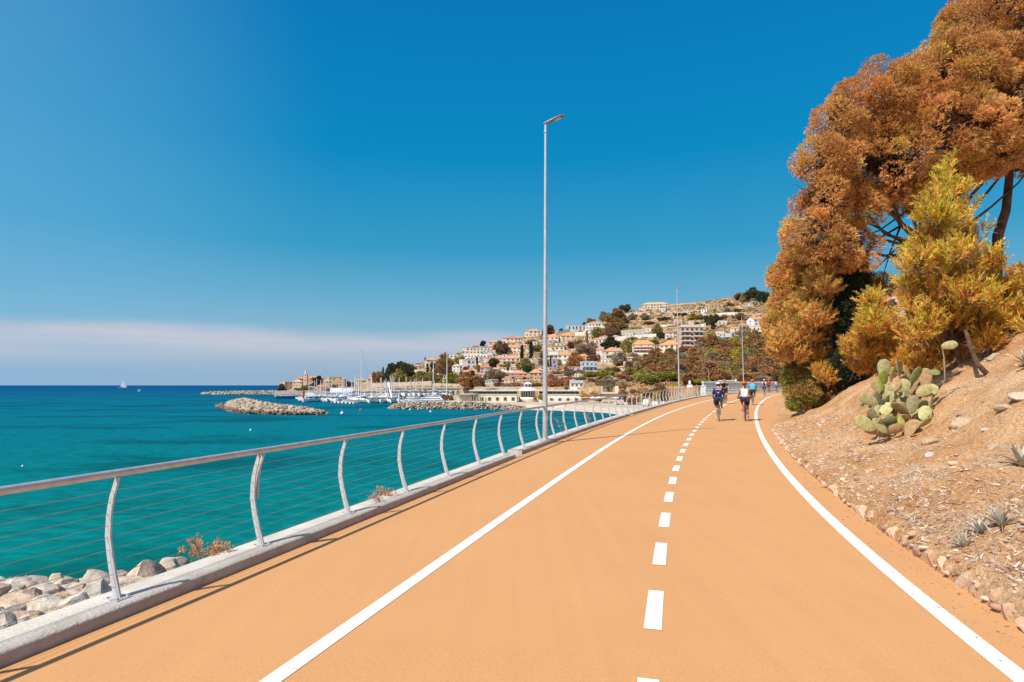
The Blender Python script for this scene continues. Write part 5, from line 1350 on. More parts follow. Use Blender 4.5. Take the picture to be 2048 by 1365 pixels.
def houses():
    H = house
    H(746,760,13,12,'pink','orange','hip','pink house with an orange roof at the wooded left tip of the hill','pink tip house',rows=2,cols=2)
    H(864,729,24,13,'cream','orange','hip','cream house with an orange hip roof on the skyline beside the cypresses','cypress house')
    H(885,717,18,9,'cream','orange','hip','small cream house with a flat orange roof on the skyline above the big rusty tree','small skyline house',rows=1)
    H(903,723,24,14,'white','white','flat','white flat-roofed cube on the skyline just right of the small orange-roofed house','white cube',cols=3)
    H(960,708,72,13,'cream','pale','flat','long cream terraced building running along the ridge','long ridge terrace','apartment block',rows=2,cols=10,depth=.25)
    H(953,707,9,17,'rose','red','shed','narrow brick red house front in the middle of the long ridge terrace','brick red front',rows=2,cols=1)
    H(957,717,60,9,'white','white','flat','low white row house under the long ridge terrace','low white row','apartment block',rows=1,cols=9,depth=.3)
    H(1024,687,38,15,'cream','red','hip','wide cream house with a red roof on the ridge left of the tall lamp post','red-roofed ridge house',cols=5)
    H(1066,673,33,16,'cream','orange','hip','large cream villa with an orange hip roof on the crest at the tall lamp post','crest villa',cols=4)
    H(1029,706,25,17,'cream','orange','hip','cream two-storey house with an orange roof below the wide red-roofed ridge house','cream house below red roof')
    H(986,691,17,10,'pink','orange','hip','small pinkish house with an orange roof on the skyline by the dark pine','small pinkish house',rows=1,cols=2)
    H(1022,730,37,20,'pink','coral','hip','pink villa with arched porches and a coral roof in the middle of the slope','arched pink villa',cols=4,extra='arches')
    H(983,730,24,14,'cream','pale','flat','plain cream block with a flat roof left of the arched pink villa','plain cream block')
    H(912,748,16,20,'white','pale','hip','tall narrow white house beside a thin cypress','tall narrow white house',rows=3,cols=2)
    H(938,738,28,19,'white','white','flat','white house with magenta bougainvillea in front of it','bougainvillea house',extra='terrace')
    H(970,748,21,19,'mauve','red','hip','mauve house with a red roof low on the slope','mauve house',cols=2)
    H(938,753,24,13,'salmon','coral','hip','salmon bungalow with a coral roof behind the big rusty round tree','salmon bungalow',rows=1)
    H(839,757,23,17,'cream','pale','gable','cream gabled house among the trees at the left end of the hill','gabled house in trees')
    H(1037,761,35,21,'salmon','coral','hip','salmon villa with a coral roof low on the slope left of the tall lamp post','left salmon villa',cols=4,extra='balcony')
    H(1072,759,26,20,'salmon','coral','hip','salmon villa with a coral roof right behind the tall lamp post','right salmon villa')
    H(1031,743,21,12,'white','pale','hip','small white house with a pale roof above the left salmon villa','small white house',rows=1)
    H(1104,686,26,18,'cream','orange','hip','cream villa with an orange roof just right of the tall lamp post, high up','orange-roofed villa by lamp')
    H(1136,685,29,20,'cream','orange','hip','tall cream house with a broad orange roof, second right of the tall lamp post','broad orange roof',rows=3)
    H(1154,662,36,14,'sky','white','shed','modern white and blue house with a big glass front on the skyline','glass-fronted house',rows=1,cols=5)
    H(1190,659,38,17,'white','orange','hip','long white villa with an orange roof on the skyline right of the glass-fronted house','skyline white villa',cols=6)
    H(1110,701,37,11,'cream','brown','hip','low house with a brown-orange roof between the two orange-roofed villas and the white block','low brown roof',rows=1,cols=4)
    H(1157,685,20,8,'beige','pale','shed','low shed with a pale pinkish roof below the glass-fronted house','pale shed',cat='shed',rows=1)
    H(1197,687,27,12,'cream','coral','hip','long low cream house with a salmon roof above the dark green trees','long salmon roof',rows=1,cols=4)
    H(1104,718,26,16,'white','white','flat','white block with balconies right of the tall lamp post','white balcony block',extra='balcony')
    H(1130,724,29,21,'white','orange','hip','white house with an orange roof behind the big rusty pine','white house by rusty pine')
    H(1109,737,13,18,'lilac','grey','flat','lilac blue house side between two cypresses','lilac house',cols=1)
    H(1168,722,25,14,'white','orange','hip','white cottage with an orange roof right of the big rusty pine','white cottage')
    H(1201,716,14,25,'white','coral','pyramid','slim white tower house with a pointed coral roof','white tower house',rows=3,cols=2)
    H(1227,719,35,25,'cream','orange','hip','large cream villa with a bright orange hip roof in the middle of the slope','large orange-hip villa',rows=2,cols=4,extra='balcony')
    H(1287,707,44,27,'pink','orange','hip','wide pink block of flats with an orange roof and rows of balconies','wide pink flats','apartment block',rows=3,cols=6,extra='balcony',depth=.5)
    H(1179,744,32,21,'sky','white','flat','pale blue and white modern house above the umbrella pines','pale blue house',rows=2,cols=4,extra='balcony')
    H(1310,618,53,14,'ochre','pale','hip','long cream hotel with a row of tall windows alone on the crest','crest hotel','hotel',rows=2,cols=9,depth=.3,rot=0)
    H(1280,648,13,8,'salmon','orange','hip','tiny orange-roofed cottage below the crest hotel','tiny orange cottage',rows=1,cols=2)
    H(1154,776,25,13,'white','grey','gable','small white house with a pale gable roof low behind the beach','small beach house',rows=1)
    H(1340,711,43,32,'cream','orange','hip','big cream house with an orange hip roof behind the second lamp post','big cream house',rows=3,cols=4)
    H(1342,675,22,14,'white','red','hip','white house with a reddish roof above the big cream house','white house above big cream',cols=3)
    apartment()
    H(1451,682,24,15,'sky','white','flat','pale blue house with white balconies right of the pink apartment block','pale blue balcony house',rows=2,cols=4,extra='balcony')
    H(1474,678,24,17,'white','white','shed','white house adjoining the pale blue balcony house','white adjoining house',cols=3)
    H(1468,663,26,9,'cream','orange','hip','low cream house with an orange roof behind the white adjoining house','low cream house behind',rows=1,cols=4)
    H(1521,651,30,17,'white','orange','gable','white gabled house with an orange roof beside the rusty pines','white gabled house',cols=3,rot=.6)
    H(1513,665,28,13,'pink','pale','flat','pinkish terrace house below the white gabled house','pinkish terrace house',rows=1,cols=4)
    H(1432,618,18,12,'stone','orange','flat','ruined orange stone house high on the dry slope','ruined stone house','ruin',rows=1,cols=3)
    H(1511,603,18,7,'white','white','flat','low white house under the dark skyline trees','low white skyline house',rows=1,cols=4)
    H(1445,652,16,11,'cream','pale','flat','small pale house by the dark palms above the apartment block','small pale house',rows=1,cols=2)
    H(1782,604,30,22,'rose','pale','hip','pale pinkish house glimpsed through the gap in the pines','house in the gap',rows=2,cols=3)
    H(1215,779,16,5,'beige','pale','flat','low beige hut behind the beach','low beige hut',rows=1,cols=2)
    H(1093,742,24,8,'beige','pale','flat','low stone terrace house below the lilac house','low stone house',rows=1,cols=3)
    H(1060,703,14,9,'white','orange','hip','little white house with an orange roof left of the dark cypress pair','little white house',rows=1,cols=2)
    H(990,744,14,9,'white','pale','hip','little pale house right of the mauve house','little pale house',rows=1,cols=2)
    H(1243,706,16,10,'cream','white','flat','flat-roofed cream annex right of the large orange-hip villa','cream annex',rows=1,cols=2)
    H(879,757,18,11,'pink','orange','hip','pink cottage with an orange roof among olive trees above the marina','pink cottage in olives',rows=1,cols=2)
    H(1147,741,20,9,'beige','brown','shed','low brown-roofed house under the rusty pine','low house under rusty pine',rows=1,cols=3)
    H(1007,703,12,9,'mauve','red','hip','little mauve house hidden behind the purple-brown tree','little mauve house',rows=1,cols=1)
    # smaller houses in between, described by the ones above
    base = list(HOUSES); seen = set()
    SM = [(930,716,14,8),(948,722,16,9),(965,721,14,8),(998,722,15,9),(1003,736,14,10),(1012,716,16,8),(1047,697,16,9),(1053,686,18,8),(1049,735,13,9),(1000,752,16,10),(1058,728,14,9),(1080,746,14,9),(1087,694,14,8),(1120,695,15,9),(1128,708,14,8),(1144,707,14,9),(1139,731,14,8),(1163,699,15,8),(1171,735,14,8),(1186,735,12,9),(1190,700,13,8),(1212,703,12,8),(1210,728,16,9),(1232,729,18,9),(1250,718,15,9),(1262,705,14,8),(1255,731,16,8),(1268,692,16,8),(1300,700,13,9),(1305,690,14,7),(925,731,12,8),(905,735,13,9),(893,729,12,8),(880,729,14,8),(845,747,13,8),(873,744,13,8),(948,747,12,9),(1017,765,18,7),(1052,766,16,7),(1090,766,18,7),(1118,757,16,8),(980,752,12,8),(1218,690,14,7),(1176,673,13,7),(1130,673,14,6),(1110,674,14,7),(1040,680,16,7),(1325,722,14,9),(1296,729,14,8),(1440,672,16,9),(1490,668,16,8),(1500,648,14,7),(1455,640,14,6),(1405,655,12,7)]
    r3 = random.Random(19); occ = [(q[0], q[1]) for q in HOUSES] + [(x, y-h/2) for x, y, w, h in SM]; tries = 0
    while len(SM) < 160 and tries < 9000:
        tries += 1; x = r3.randint(800, 1265) if len(SM) < 146 else r3.randint(1265, 1540); sk, bb = interp(SKY, x), interp(BASE, x); y = r3.uniform(sk+10, bb-8)
        if x > 1265 and y > 690: continue
        if any(abs(x-a) < 12 and abs(y-4-b) < 6.5 for a, b in occ): continue
        SM.append((x, int(y), r3.randint(11,17), r3.randint(7,10))); occ.append((x, y-4))
    for i, (x, y, w, h) in enumerate(SM):
        rr = random.Random(i*5+1); wl = rr.choice(['cream','white','pink','white','beige','cream','rose','sky']); rf, rk = rr.choice([('orange','hip'),('orange','hip'),('pale','flat'),('coral','hip'),('white','flat'),('pale','shed')])
        for sk in range(20):
            c = sorted(base, key=lambda q: (q[0]-x)**2 + 2*(q[1]-y+h/2)**2)[sk]; dx, dy = x-c[0], y-h/2-c[1]
            rel = ('above' if dy < 0 else 'below') if abs(dy) > abs(dx)*.8 else ('left of' if dx < 0 else 'right of')
            dist_ = 'close ' if False else ''; lab = f'tiny {wl} house with {"an" if rf == "orange" else "a"} {rf} {"flat roof" if rk == "flat" else "roof"} {rel} the {c[2]}'
            if lab not in seen: break
        seen.add(lab); H(x, y, w, h, wl, rf, rk, lab, f'tiny {wl} house', rows=1, cols=2)
        HOUSES.pop()
    # old town on the headland
    O = lambda *a, **k: house(*a, d=k.pop('dd', 690), **k)
    O(577,783,17,19,'ochre','pale','flat','tall cream block at the seaward end of the old town','seaward block',rows=3,cols=2,rot=.5)
    O(594,774,18,15,'pink','pale','hip','pinkish house beside the seaward block of the old town','pinkish old town house',rows=2,cols=3)
    O(601,766,12,12,'ochre','orange','hip','ochre house just left of the church tower','ochre house left of tower',cols=2,dd=710)
    O(630,764,32,11,'salmon','orange','hip','long salmon house with an orange roof just right of the church tower','long salmon old town house',cols=6,dd=715,depth=.4)
    O(652,772,14,13,'rose','orange','hip','rose house between the dark tree and the big cream palazzo','rose old town house',cols=2)
    O(671,774,27,20,'ochre','pale','flat','big cream palazzo with a flat roof in the old town','big cream palazzo',rows=3,cols=4)
    O(689,773,8,17,'salmon','orange','hip','narrow salmon house against the right side of the cream palazzo','narrow salmon house',rows=3,cols=1)
    O(623,780,14,8,'white','orange','hip','small pale house at the foot of the old town','foot of town house',rows=1,cols=3,dd=660)
    O(643,779,16,8,'beige','orange','gable','beige house at the foot of the old town, right of the small pale one','beige foot house',rows=1,cols=3,dd=660)
    O(723,772,17,16,'ochre','orange','hip','ochre house between the old town and the wooded hill','ochre house between',rows=2,cols=3,dd=600)
    O(742,764,14,10,'pink','orange','hip','pink house right of the ochre house between the old town and the hill','pink house between',rows=2,cols=2,dd=590)
    # church tower
    p = at(611,770,660); k = p.y/F_PX*1.12
    t = thing('church_tower', 'slender pinkish church tower with a pointed spire rising over the old town', 'church tower', p)
    HOUSES.append((611,755,'church tower'))
    w = 6.2*k; g = MB().box((0,0,5*k), (w,w,18*k)).boxb((0,0,14*k), (w*1.15,w*1.15,.6)).boxb((0,0,14*k+.6), (w*.82,w*.82,4.2*k)); o = g.build('tower_shaft', M_wall, t); o.color = (.68,.47,.36,1)
    s = MB().lathe([(w*.50,18.6*k),(w*.42,20.5*k),(w*.14,26*k),(0,28.5*k)], 8); o = s.build('spire', M_roof, t); o.color = (.62,.54,.50,1)
    bl = MB()
    for a in range(4):
        q = a*math.pi/2; bl.box((math.sin(q)*w*.41, -math.cos(q)*w*.41, 16.3*k+.6), (1.0,.2,2.4*k) if a % 2 == 0 else (.2,1.0,2.4*k))
    bl.build('belfry_opening', M_glass, t); MB().box((0,-w*.5,8*k), (.9,.15,2)).build('window', M_glass, t)
def apartment():
    p = hill_at(1385,702); k = p.y/F_PX; W, H = 46*k, 47*k; D = 20*k
    t = thing('apartment_block', 'five-storey pink apartment block with rows of balconies, the largest building on the slope', 'apartment block', p, -math.atan2(p.x, p.y)+.35)
    HOUSES.append((1385,675,'pink apartment block'))
    o = MB().box((0,D/2,H/2-3), (W,D,H+6)).build('wall', M_wall, t); o.color = (.66,.46,.36,1)
    o = MB().boxb((0,D/2,H+.02), (W+.8,D+.8,.5)).boxb((0,D/2,H+.5), (W*.8,D*.6,2.0)).boxb((W*.05,D*.5,H+2.5), (3.5,3.5,3.4)).build('roof', M_wall, t); o.color = (.70,.54,.43,1)
    n = 5
    win = MB().box((0,-.02,0), (W*.11,.14,H/n*.55)).mesh('window', M_glass); sw = MB().box((0,0,0), (.14,D*.10,H/n*.42)).mesh('window', M_glass)
    for a in range(n):
        z = H*a/n
        for b in range(5): link('window', win, t, (-W*.42+W*.21*b, 0, z+H/n*.52))
        for s in (-1,1):
            for y in (.28,.7): link('window', sw, t, (s*W/2, D*y, z+H/n*.55))
        if a:
            for x in (-.25,.25):
                bl = MB().boxb((W*x,-.8,z), (W*.42,1.6,.2)).boxb((W*x,-1.56,z+.2), (W*.42,.08,.95)).build('balcony', M_wall, t); bl.color = (.72,.58,.48,1)
houses()

# ------------------------------------------------------------------ terrace walls on the slope
M_terr = mat('dry stone terrace wall', (.56,.47,.37), (.38,.30,.22), .5, .95, .1, bump=.5, bscale=2)
M_whitewall = mat('white rendered wall', (.70,.66,.60), (.58,.53,.47), .3, .9, .1)
def terrace(pts, h_px, label, m=M_terr, cat='retaining wall', thick=.7):
    P = []
    for (x0, y0), (x1, y1) in zip(pts, pts[1:]):
        n = max(2, int(abs(x1-x0)/6))
        P += [(x0+(x1-x0)*i/n, y0+(y1-y0)*i/n) for i in range(n)]
    P.append(pts[-1]); W = [hill_at(*q) for q in P]; k = W[len(W)//2].y/F_PX; h = h_px*k
    o = W[0]; g = MB(); vs = []
    for i, p in enumerate(W):
        t = W[min(i+1, len(W)-1)] - W[max(i-1, 0)]; t.z = 0; n = Vector((-t.y, t.x, 0)).normalized()*thick
        for q, z in ((p, -2.5), (p, h), (p+n, h), (p+n, -2.5)): vs.append(q - o + Vector((0,0,z)))
    fs = [(0,1,2,3)]
    for i in range(len(W)-1):
        for j in range(4): fs.append((4*i+j, 4*i+(j+1)%4, 4*i+4+(j+1)%4, 4*i+4+j))
    b = 4*(len(W)-1); fs.append((b+3,b+2,b+1,b)); g.add(vs, fs)
    tag(g.build('retaining_wall', m, None, False, o), label, cat, 'terrace walls on the slope')
def terraces():
    T = terrace
    T([(742,775),(800,774),(863,772)], 9, 'long grey-beige retaining wall of the road above the marina')
    T([(866,772),(940,775),(990,774)], 6, 'beige wall of the road continuing right of the long marina wall')
    T([(1234,681),(1270,677),(1312,675)], 7, 'long white retaining wall below the greenhouse terrace', M_whitewall)
    T([(1240,670),(1290,667)], 9, 'grey greenhouse-like netted terrace high in the middle of the slope', mat('grey netting', (.46,.44,.42), (.36,.34,.32), .8, .7, .2))
    T([(1430,632),(1469,629)], 5, 'short white wall on the dry upper slope', M_whitewall)
    T([(1463,690),(1515,688)], 5, 'white wall below the pale blue balcony house', M_whitewall)
    T([(1500,681),(1530,680)], 4, 'low white wall beside the rusty pines', M_whitewall)
    T([(1095,752),(1130,747),(1160,746)], 6, 'pale stone terrace wall below the big rusty pine')
    T([(1085,760),(1150,757)], 5, 'lower stone terrace wall above the red-brown shrubs')
    T([(1262,617),(1285,621),(1340,620)], 4, 'brown stone wall under the crest hotel')
    T([(1270,630),(1300,633)], 7, 'stepped stone wall below the crest hotel')
    T([(1075,690),(1092,688)], 6, 'stone wall in the ridge garden at the tall lamp post')
    T([(1150,672),(1180,670)], 7, 'blank pale wall under the skyline white villa', M_whitewall)
    T([(1115,668),(1140,664)], 5, 'pale garden wall left of the glass-fronted house', M_whitewall)
    T([(1225,742),(1270,742),(1310,739)], 4, 'stone wall above the crimson shrub')
    T([(1340,611),(1380,608),(1410,606)], 2, 'thin stone wall along the crest right of the hotel')
    T([(1320,655),(1345,653)], 4, 'pale terrace edge left of the dry slope', M_whitewall)
    T([(980,760),(1020,762)], 7, 'stone garden wall left of the left salmon villa')
    T([(925,760),(960,758)], 5, 'stone garden wall above the big round rusty tree')
    T([(1015,722),(1000,716)], 5, 'stone wall above the arched pink villa')
    T([(1060,738),(1085,735)], 5, 'stone wall above the right salmon villa')
    T([(1190,730),(1215,730),(1240,727)], 5, 'stone wall right of the pale blue house')
    T([(900,752),(925,748),(945,746)], 4, 'pale garden wall right of the tall narrow white house', M_whitewall)
    T([(990,742),(1015,747),(1040,746)], 5, 'pale terrace wall between the mauve house and the left salmon villa', M_whitewall)
    T([(1000,732),(1045,733)], 4, 'terrace wall under the arched pink villa')
    T([(1095,727),(1140,728),(1160,725)], 5, 'pale wall under the white house by the rusty pine', M_whitewall)
    T([(1195,721),(1245,722),(1262,721)], 5, 'terrace wall under the large orange-hip villa')
    T([(1265,710),(1315,712)], 5, 'pale wall under the wide pink flats', M_whitewall)
    T([(1170,692),(1212,692)], 4, 'terrace wall under the long salmon roof', M_whitewall)
    T([(1090,707),(1130,706)], 4, 'terrace wall under the low brown roof')
    T([(930,727),(965,731),(995,733)], 4, 'pale terrace wall left of the arched pink villa', M_whitewall)
    T([(860,735),(885,734)], 5, 'pale wall left of the big brown tree near the cypress house', M_whitewall)
    T([(1240,752),(1275,752)], 4, 'low wall under the crimson shrub')
    T([(1350,650),(1395,644),(1440,640)], 2, 'faint terrace edge in the middle of the dry slope')
    T([(1340,628),(1400,622),(1425,621)], 2, 'faint terrace edge high on the dry slope')
    T([(1345,638),(1420,633)], 2, 'faint terrace edge between the two others on the dry slope')
terraces()
# ------------------------------------------------------------------ trees on the slope
M_hill = foliage_mat('hillside foliage', use_obj=True, trans=.15)
def crown_mesh(kind, seed):
    rng = np.random.default_rng(seed); rr = random.Random(seed)
    if kind == 'bushy':
        pr = [(rng.normal()*.24, rng.normal()*.24, .55+rng.normal()*.15, .26+.1*rng.random(), .26+.1*rng.random(), .22+.08*rng.random()) for _ in range(9)] + [(0,0,.45,.36,.36,.34)]
        a = (.13, 190, 26, 3, .085, .055)
    elif kind == 'umbrella':
        pr = [(rng.normal()*.26, rng.normal()*.26, .74+rng.normal()*.035, .22, .22, .13) for _ in range(11)] + [(0,0,.70,.42,.42,.16)]
        a = (.10, 200, 26, 3, .07, .045)
    elif kind == 'cypress':
        pr = [(rng.normal()*.03, rng.normal()*.03, z, .5*(.16+.5*(z+.05)*(1.03-z)), .5*(.16+.5*(z+.05)*(1.03-z)), .12) for z in np.linspace(.08, .95, 9)]
        a = (.06, 170, 24, 3, .06, .035)
    elif kind == 'dark':
        pr = [(rng.normal()*.2, rng.normal()*.2, .62+rng.normal()*.17, .20+.08*rng.random(), .20+.08*rng.random(), .16) for _ in range(10)]
        a = (.11, 190, 26, 3, .08, .05)
    else:   # low shrub
        pr = [(rng.normal()*.26, rng.normal()*.26, .30+rng.normal()*.1, .25, .25, .26) for _ in range(8)]
        a = (.13, 150, 22, 3, .10, .06)
    cols = [(1,1,1),(.72,.74,.70),(1.2,1.1,.9),(.9,.78,.7)]
    (V, Q, C), cen, nor = clumped_crown(pr, rng, *a, cols, (3,2,2,1))
    m = array_mesh('crown', V, Q, M_hill, C)
    return m
def trunk_mesh(h, r, seed, fork=True):
    rng = np.random.default_rng(seed); g = MB(); g.tube([(0,0,-.12),(.01,.0,h*.5),(.02,.01,h)], [r*1.3, r, r*.6], 7)
    if fork:
        for k in range(4):
            a = rng.uniform(0,6.28); g.tube([(.015,.005,h*.8),(.14*math.cos(a),.14*math.sin(a),h+.12),(.26*math.cos(a),.26*math.sin(a),h+.22)], [r*.6,r*.4,r*.15], 6)
    return g.mesh('trunk', M_bark, True)
def palm_meshes(seed):
    rng = np.random.default_rng(seed); V = []; Q = []; C = []; b = 0
    for i in range(30):
        a = i*2.4; el = rng.uniform(-.5, 1.2); L = rng.uniform(.34,.44); n = 7
        for k in range(n):
            f = k/n; g = (k+1)/n
            def P(f): return np.array([math.cos(a)*L*f*math.cos(el*(1-f*.9)), math.sin(a)*L*f*math.cos(el*(1-f*.9)), .62+L*f*math.sin(el)-.32*f*f])
            p, q = P(f), P(g); s = np.array([-math.sin(a), math.cos(a), 0])*.035*(1-.7*f)
            dn = np.array([0,0,-.03])
            for sg in (-1,1):
                V += [p, q, q+s*sg+dn, p+s*sg+dn]; Q.append([b,b+1,b+2,b+3]); b += 4; C += [[1,1,1,1]]*4
    return array_mesh('crown', np.array(V), np.array(Q), M_hill, np.array(C)), trunk_mesh(.62,.022,seed,False)
TREE_LIB = {}
def lib():
    for kind, h, r, n in (('bushy',.4,.03,4),('umbrella',.62,.022,3),('cypress',.12,.02,2),('dark',.5,.026,3),('shrub',.16,.02,3)):
        TREE_LIB[kind] = [(crown_mesh(kind, 100+i*7+len(kind)), trunk_mesh(h, r, i, kind in ('bushy','umbrella','dark'))) for i in range(n)]
    TREE_LIB['palm'] = [palm_meshes(5), palm_meshes(6)]
lib()
TONE = {'rust': ((.32,.175,.08),'rust brown'), 'brown': ((.25,.155,.07),'brown'), 'dark': ((.085,.085,.045),'dark green'), 'black': ((.045,.062,.040),'near-black green'), 'olive': ((.25,.22,.075),'olive green'), 'green': ((.24,.26,.045),'bright green'),
        'grey': ((.28,.23,.16),'grey brown'), 'plum': ((.20,.11,.085),'purple brown'), 'crimson': ((.34,.13,.11),'crimson'), 'magenta': ((.42,.04,.20),'magenta'), 'red': ((.34,.18,.11),'reddish'), 'yellow': ((.40,.33,.06),'yellow green'), 'sand': ((.42,.30,.18),'sandy brown')}
NOUN = {'bushy':'bushy tree','umbrella':'umbrella pine','cypress':'slim cypress','dark':'open-crowned pine','shrub':'shrub','palm':'palm tree'}
NAME = {'bushy':'bushy_tree','umbrella':'umbrella_pine','cypress':'cypress','dark':'pine_tree','shrub':'shrub','palm':'palm_tree'}
LABELS = set()
def where(px, py, skip=0):
    c = sorted(HOUSES, key=lambda h: (h[0]-px)**2 + 2.2*(h[1]-py)**2)[skip]
    dx, dy = px-c[0], py-c[1]
    if abs(dy) > abs(dx)*.8: return ('above' if dy < 0 else 'below') + ' the ' + c[2]
    return ('left of' if dx < 0 else 'right of') + ' the ' + c[2]
def hill_tree(px, py, w, h, kind, tone, d=None, label=None, group='trees on the hillside'):
    p = hill_at(px, py) if d is None else at(px, py, d); k = p.y/F_PX; rr = random.Random(px*17+py)
    col, cn = TONE[tone]
    if not label:
        size = 'big ' if w*h > 900 else 'small ' if w*h < 220 else ''
        base = f'{size}{cn} {NOUN[kind]}'
        for s in range(6):
            label = f'{base} {where(px, py-h/2, s)}'
            if label not in LABELS: break
        else: label = f'{base} {where(px, py-h/2, 0)} and {where(px, py-h/2, 1)}'
        i = 0
        while label in LABELS:
            i += 1; label = f'{base} {where(px, py-h/2, 0)}, {["lower","farther"][i % 2]} one {where(px, py-h/2, i+1)}'
    LABELS.add(label)
    t = thing(NAME[kind], label, 'shrub' if kind == 'shrub' else 'tree', p, rr.uniform(0, 6.28), group)
    cm, tm = TREE_LIB[kind][rr.randrange(len(TREE_LIB[kind]))]
    v = rr.uniform(1.25, 1.75)
    sx = .80*w*k*(1.0 if kind in ('bushy','dark','shrub','umbrella') else 1.6 if kind == 'cypress' else 1.25); sz = .86*h*k*(1.05 if kind != 'umbrella' else 1.1)
    for me, nm in ((cm,'crown'),(tm,'trunk')):
        o = link(nm, me, t, None, 0, (col[0]*v, col[1]*v*rr.uniform(.95,1.05), col[2]*v, 1)); o.scale = (sx, sx, sz)
    return t
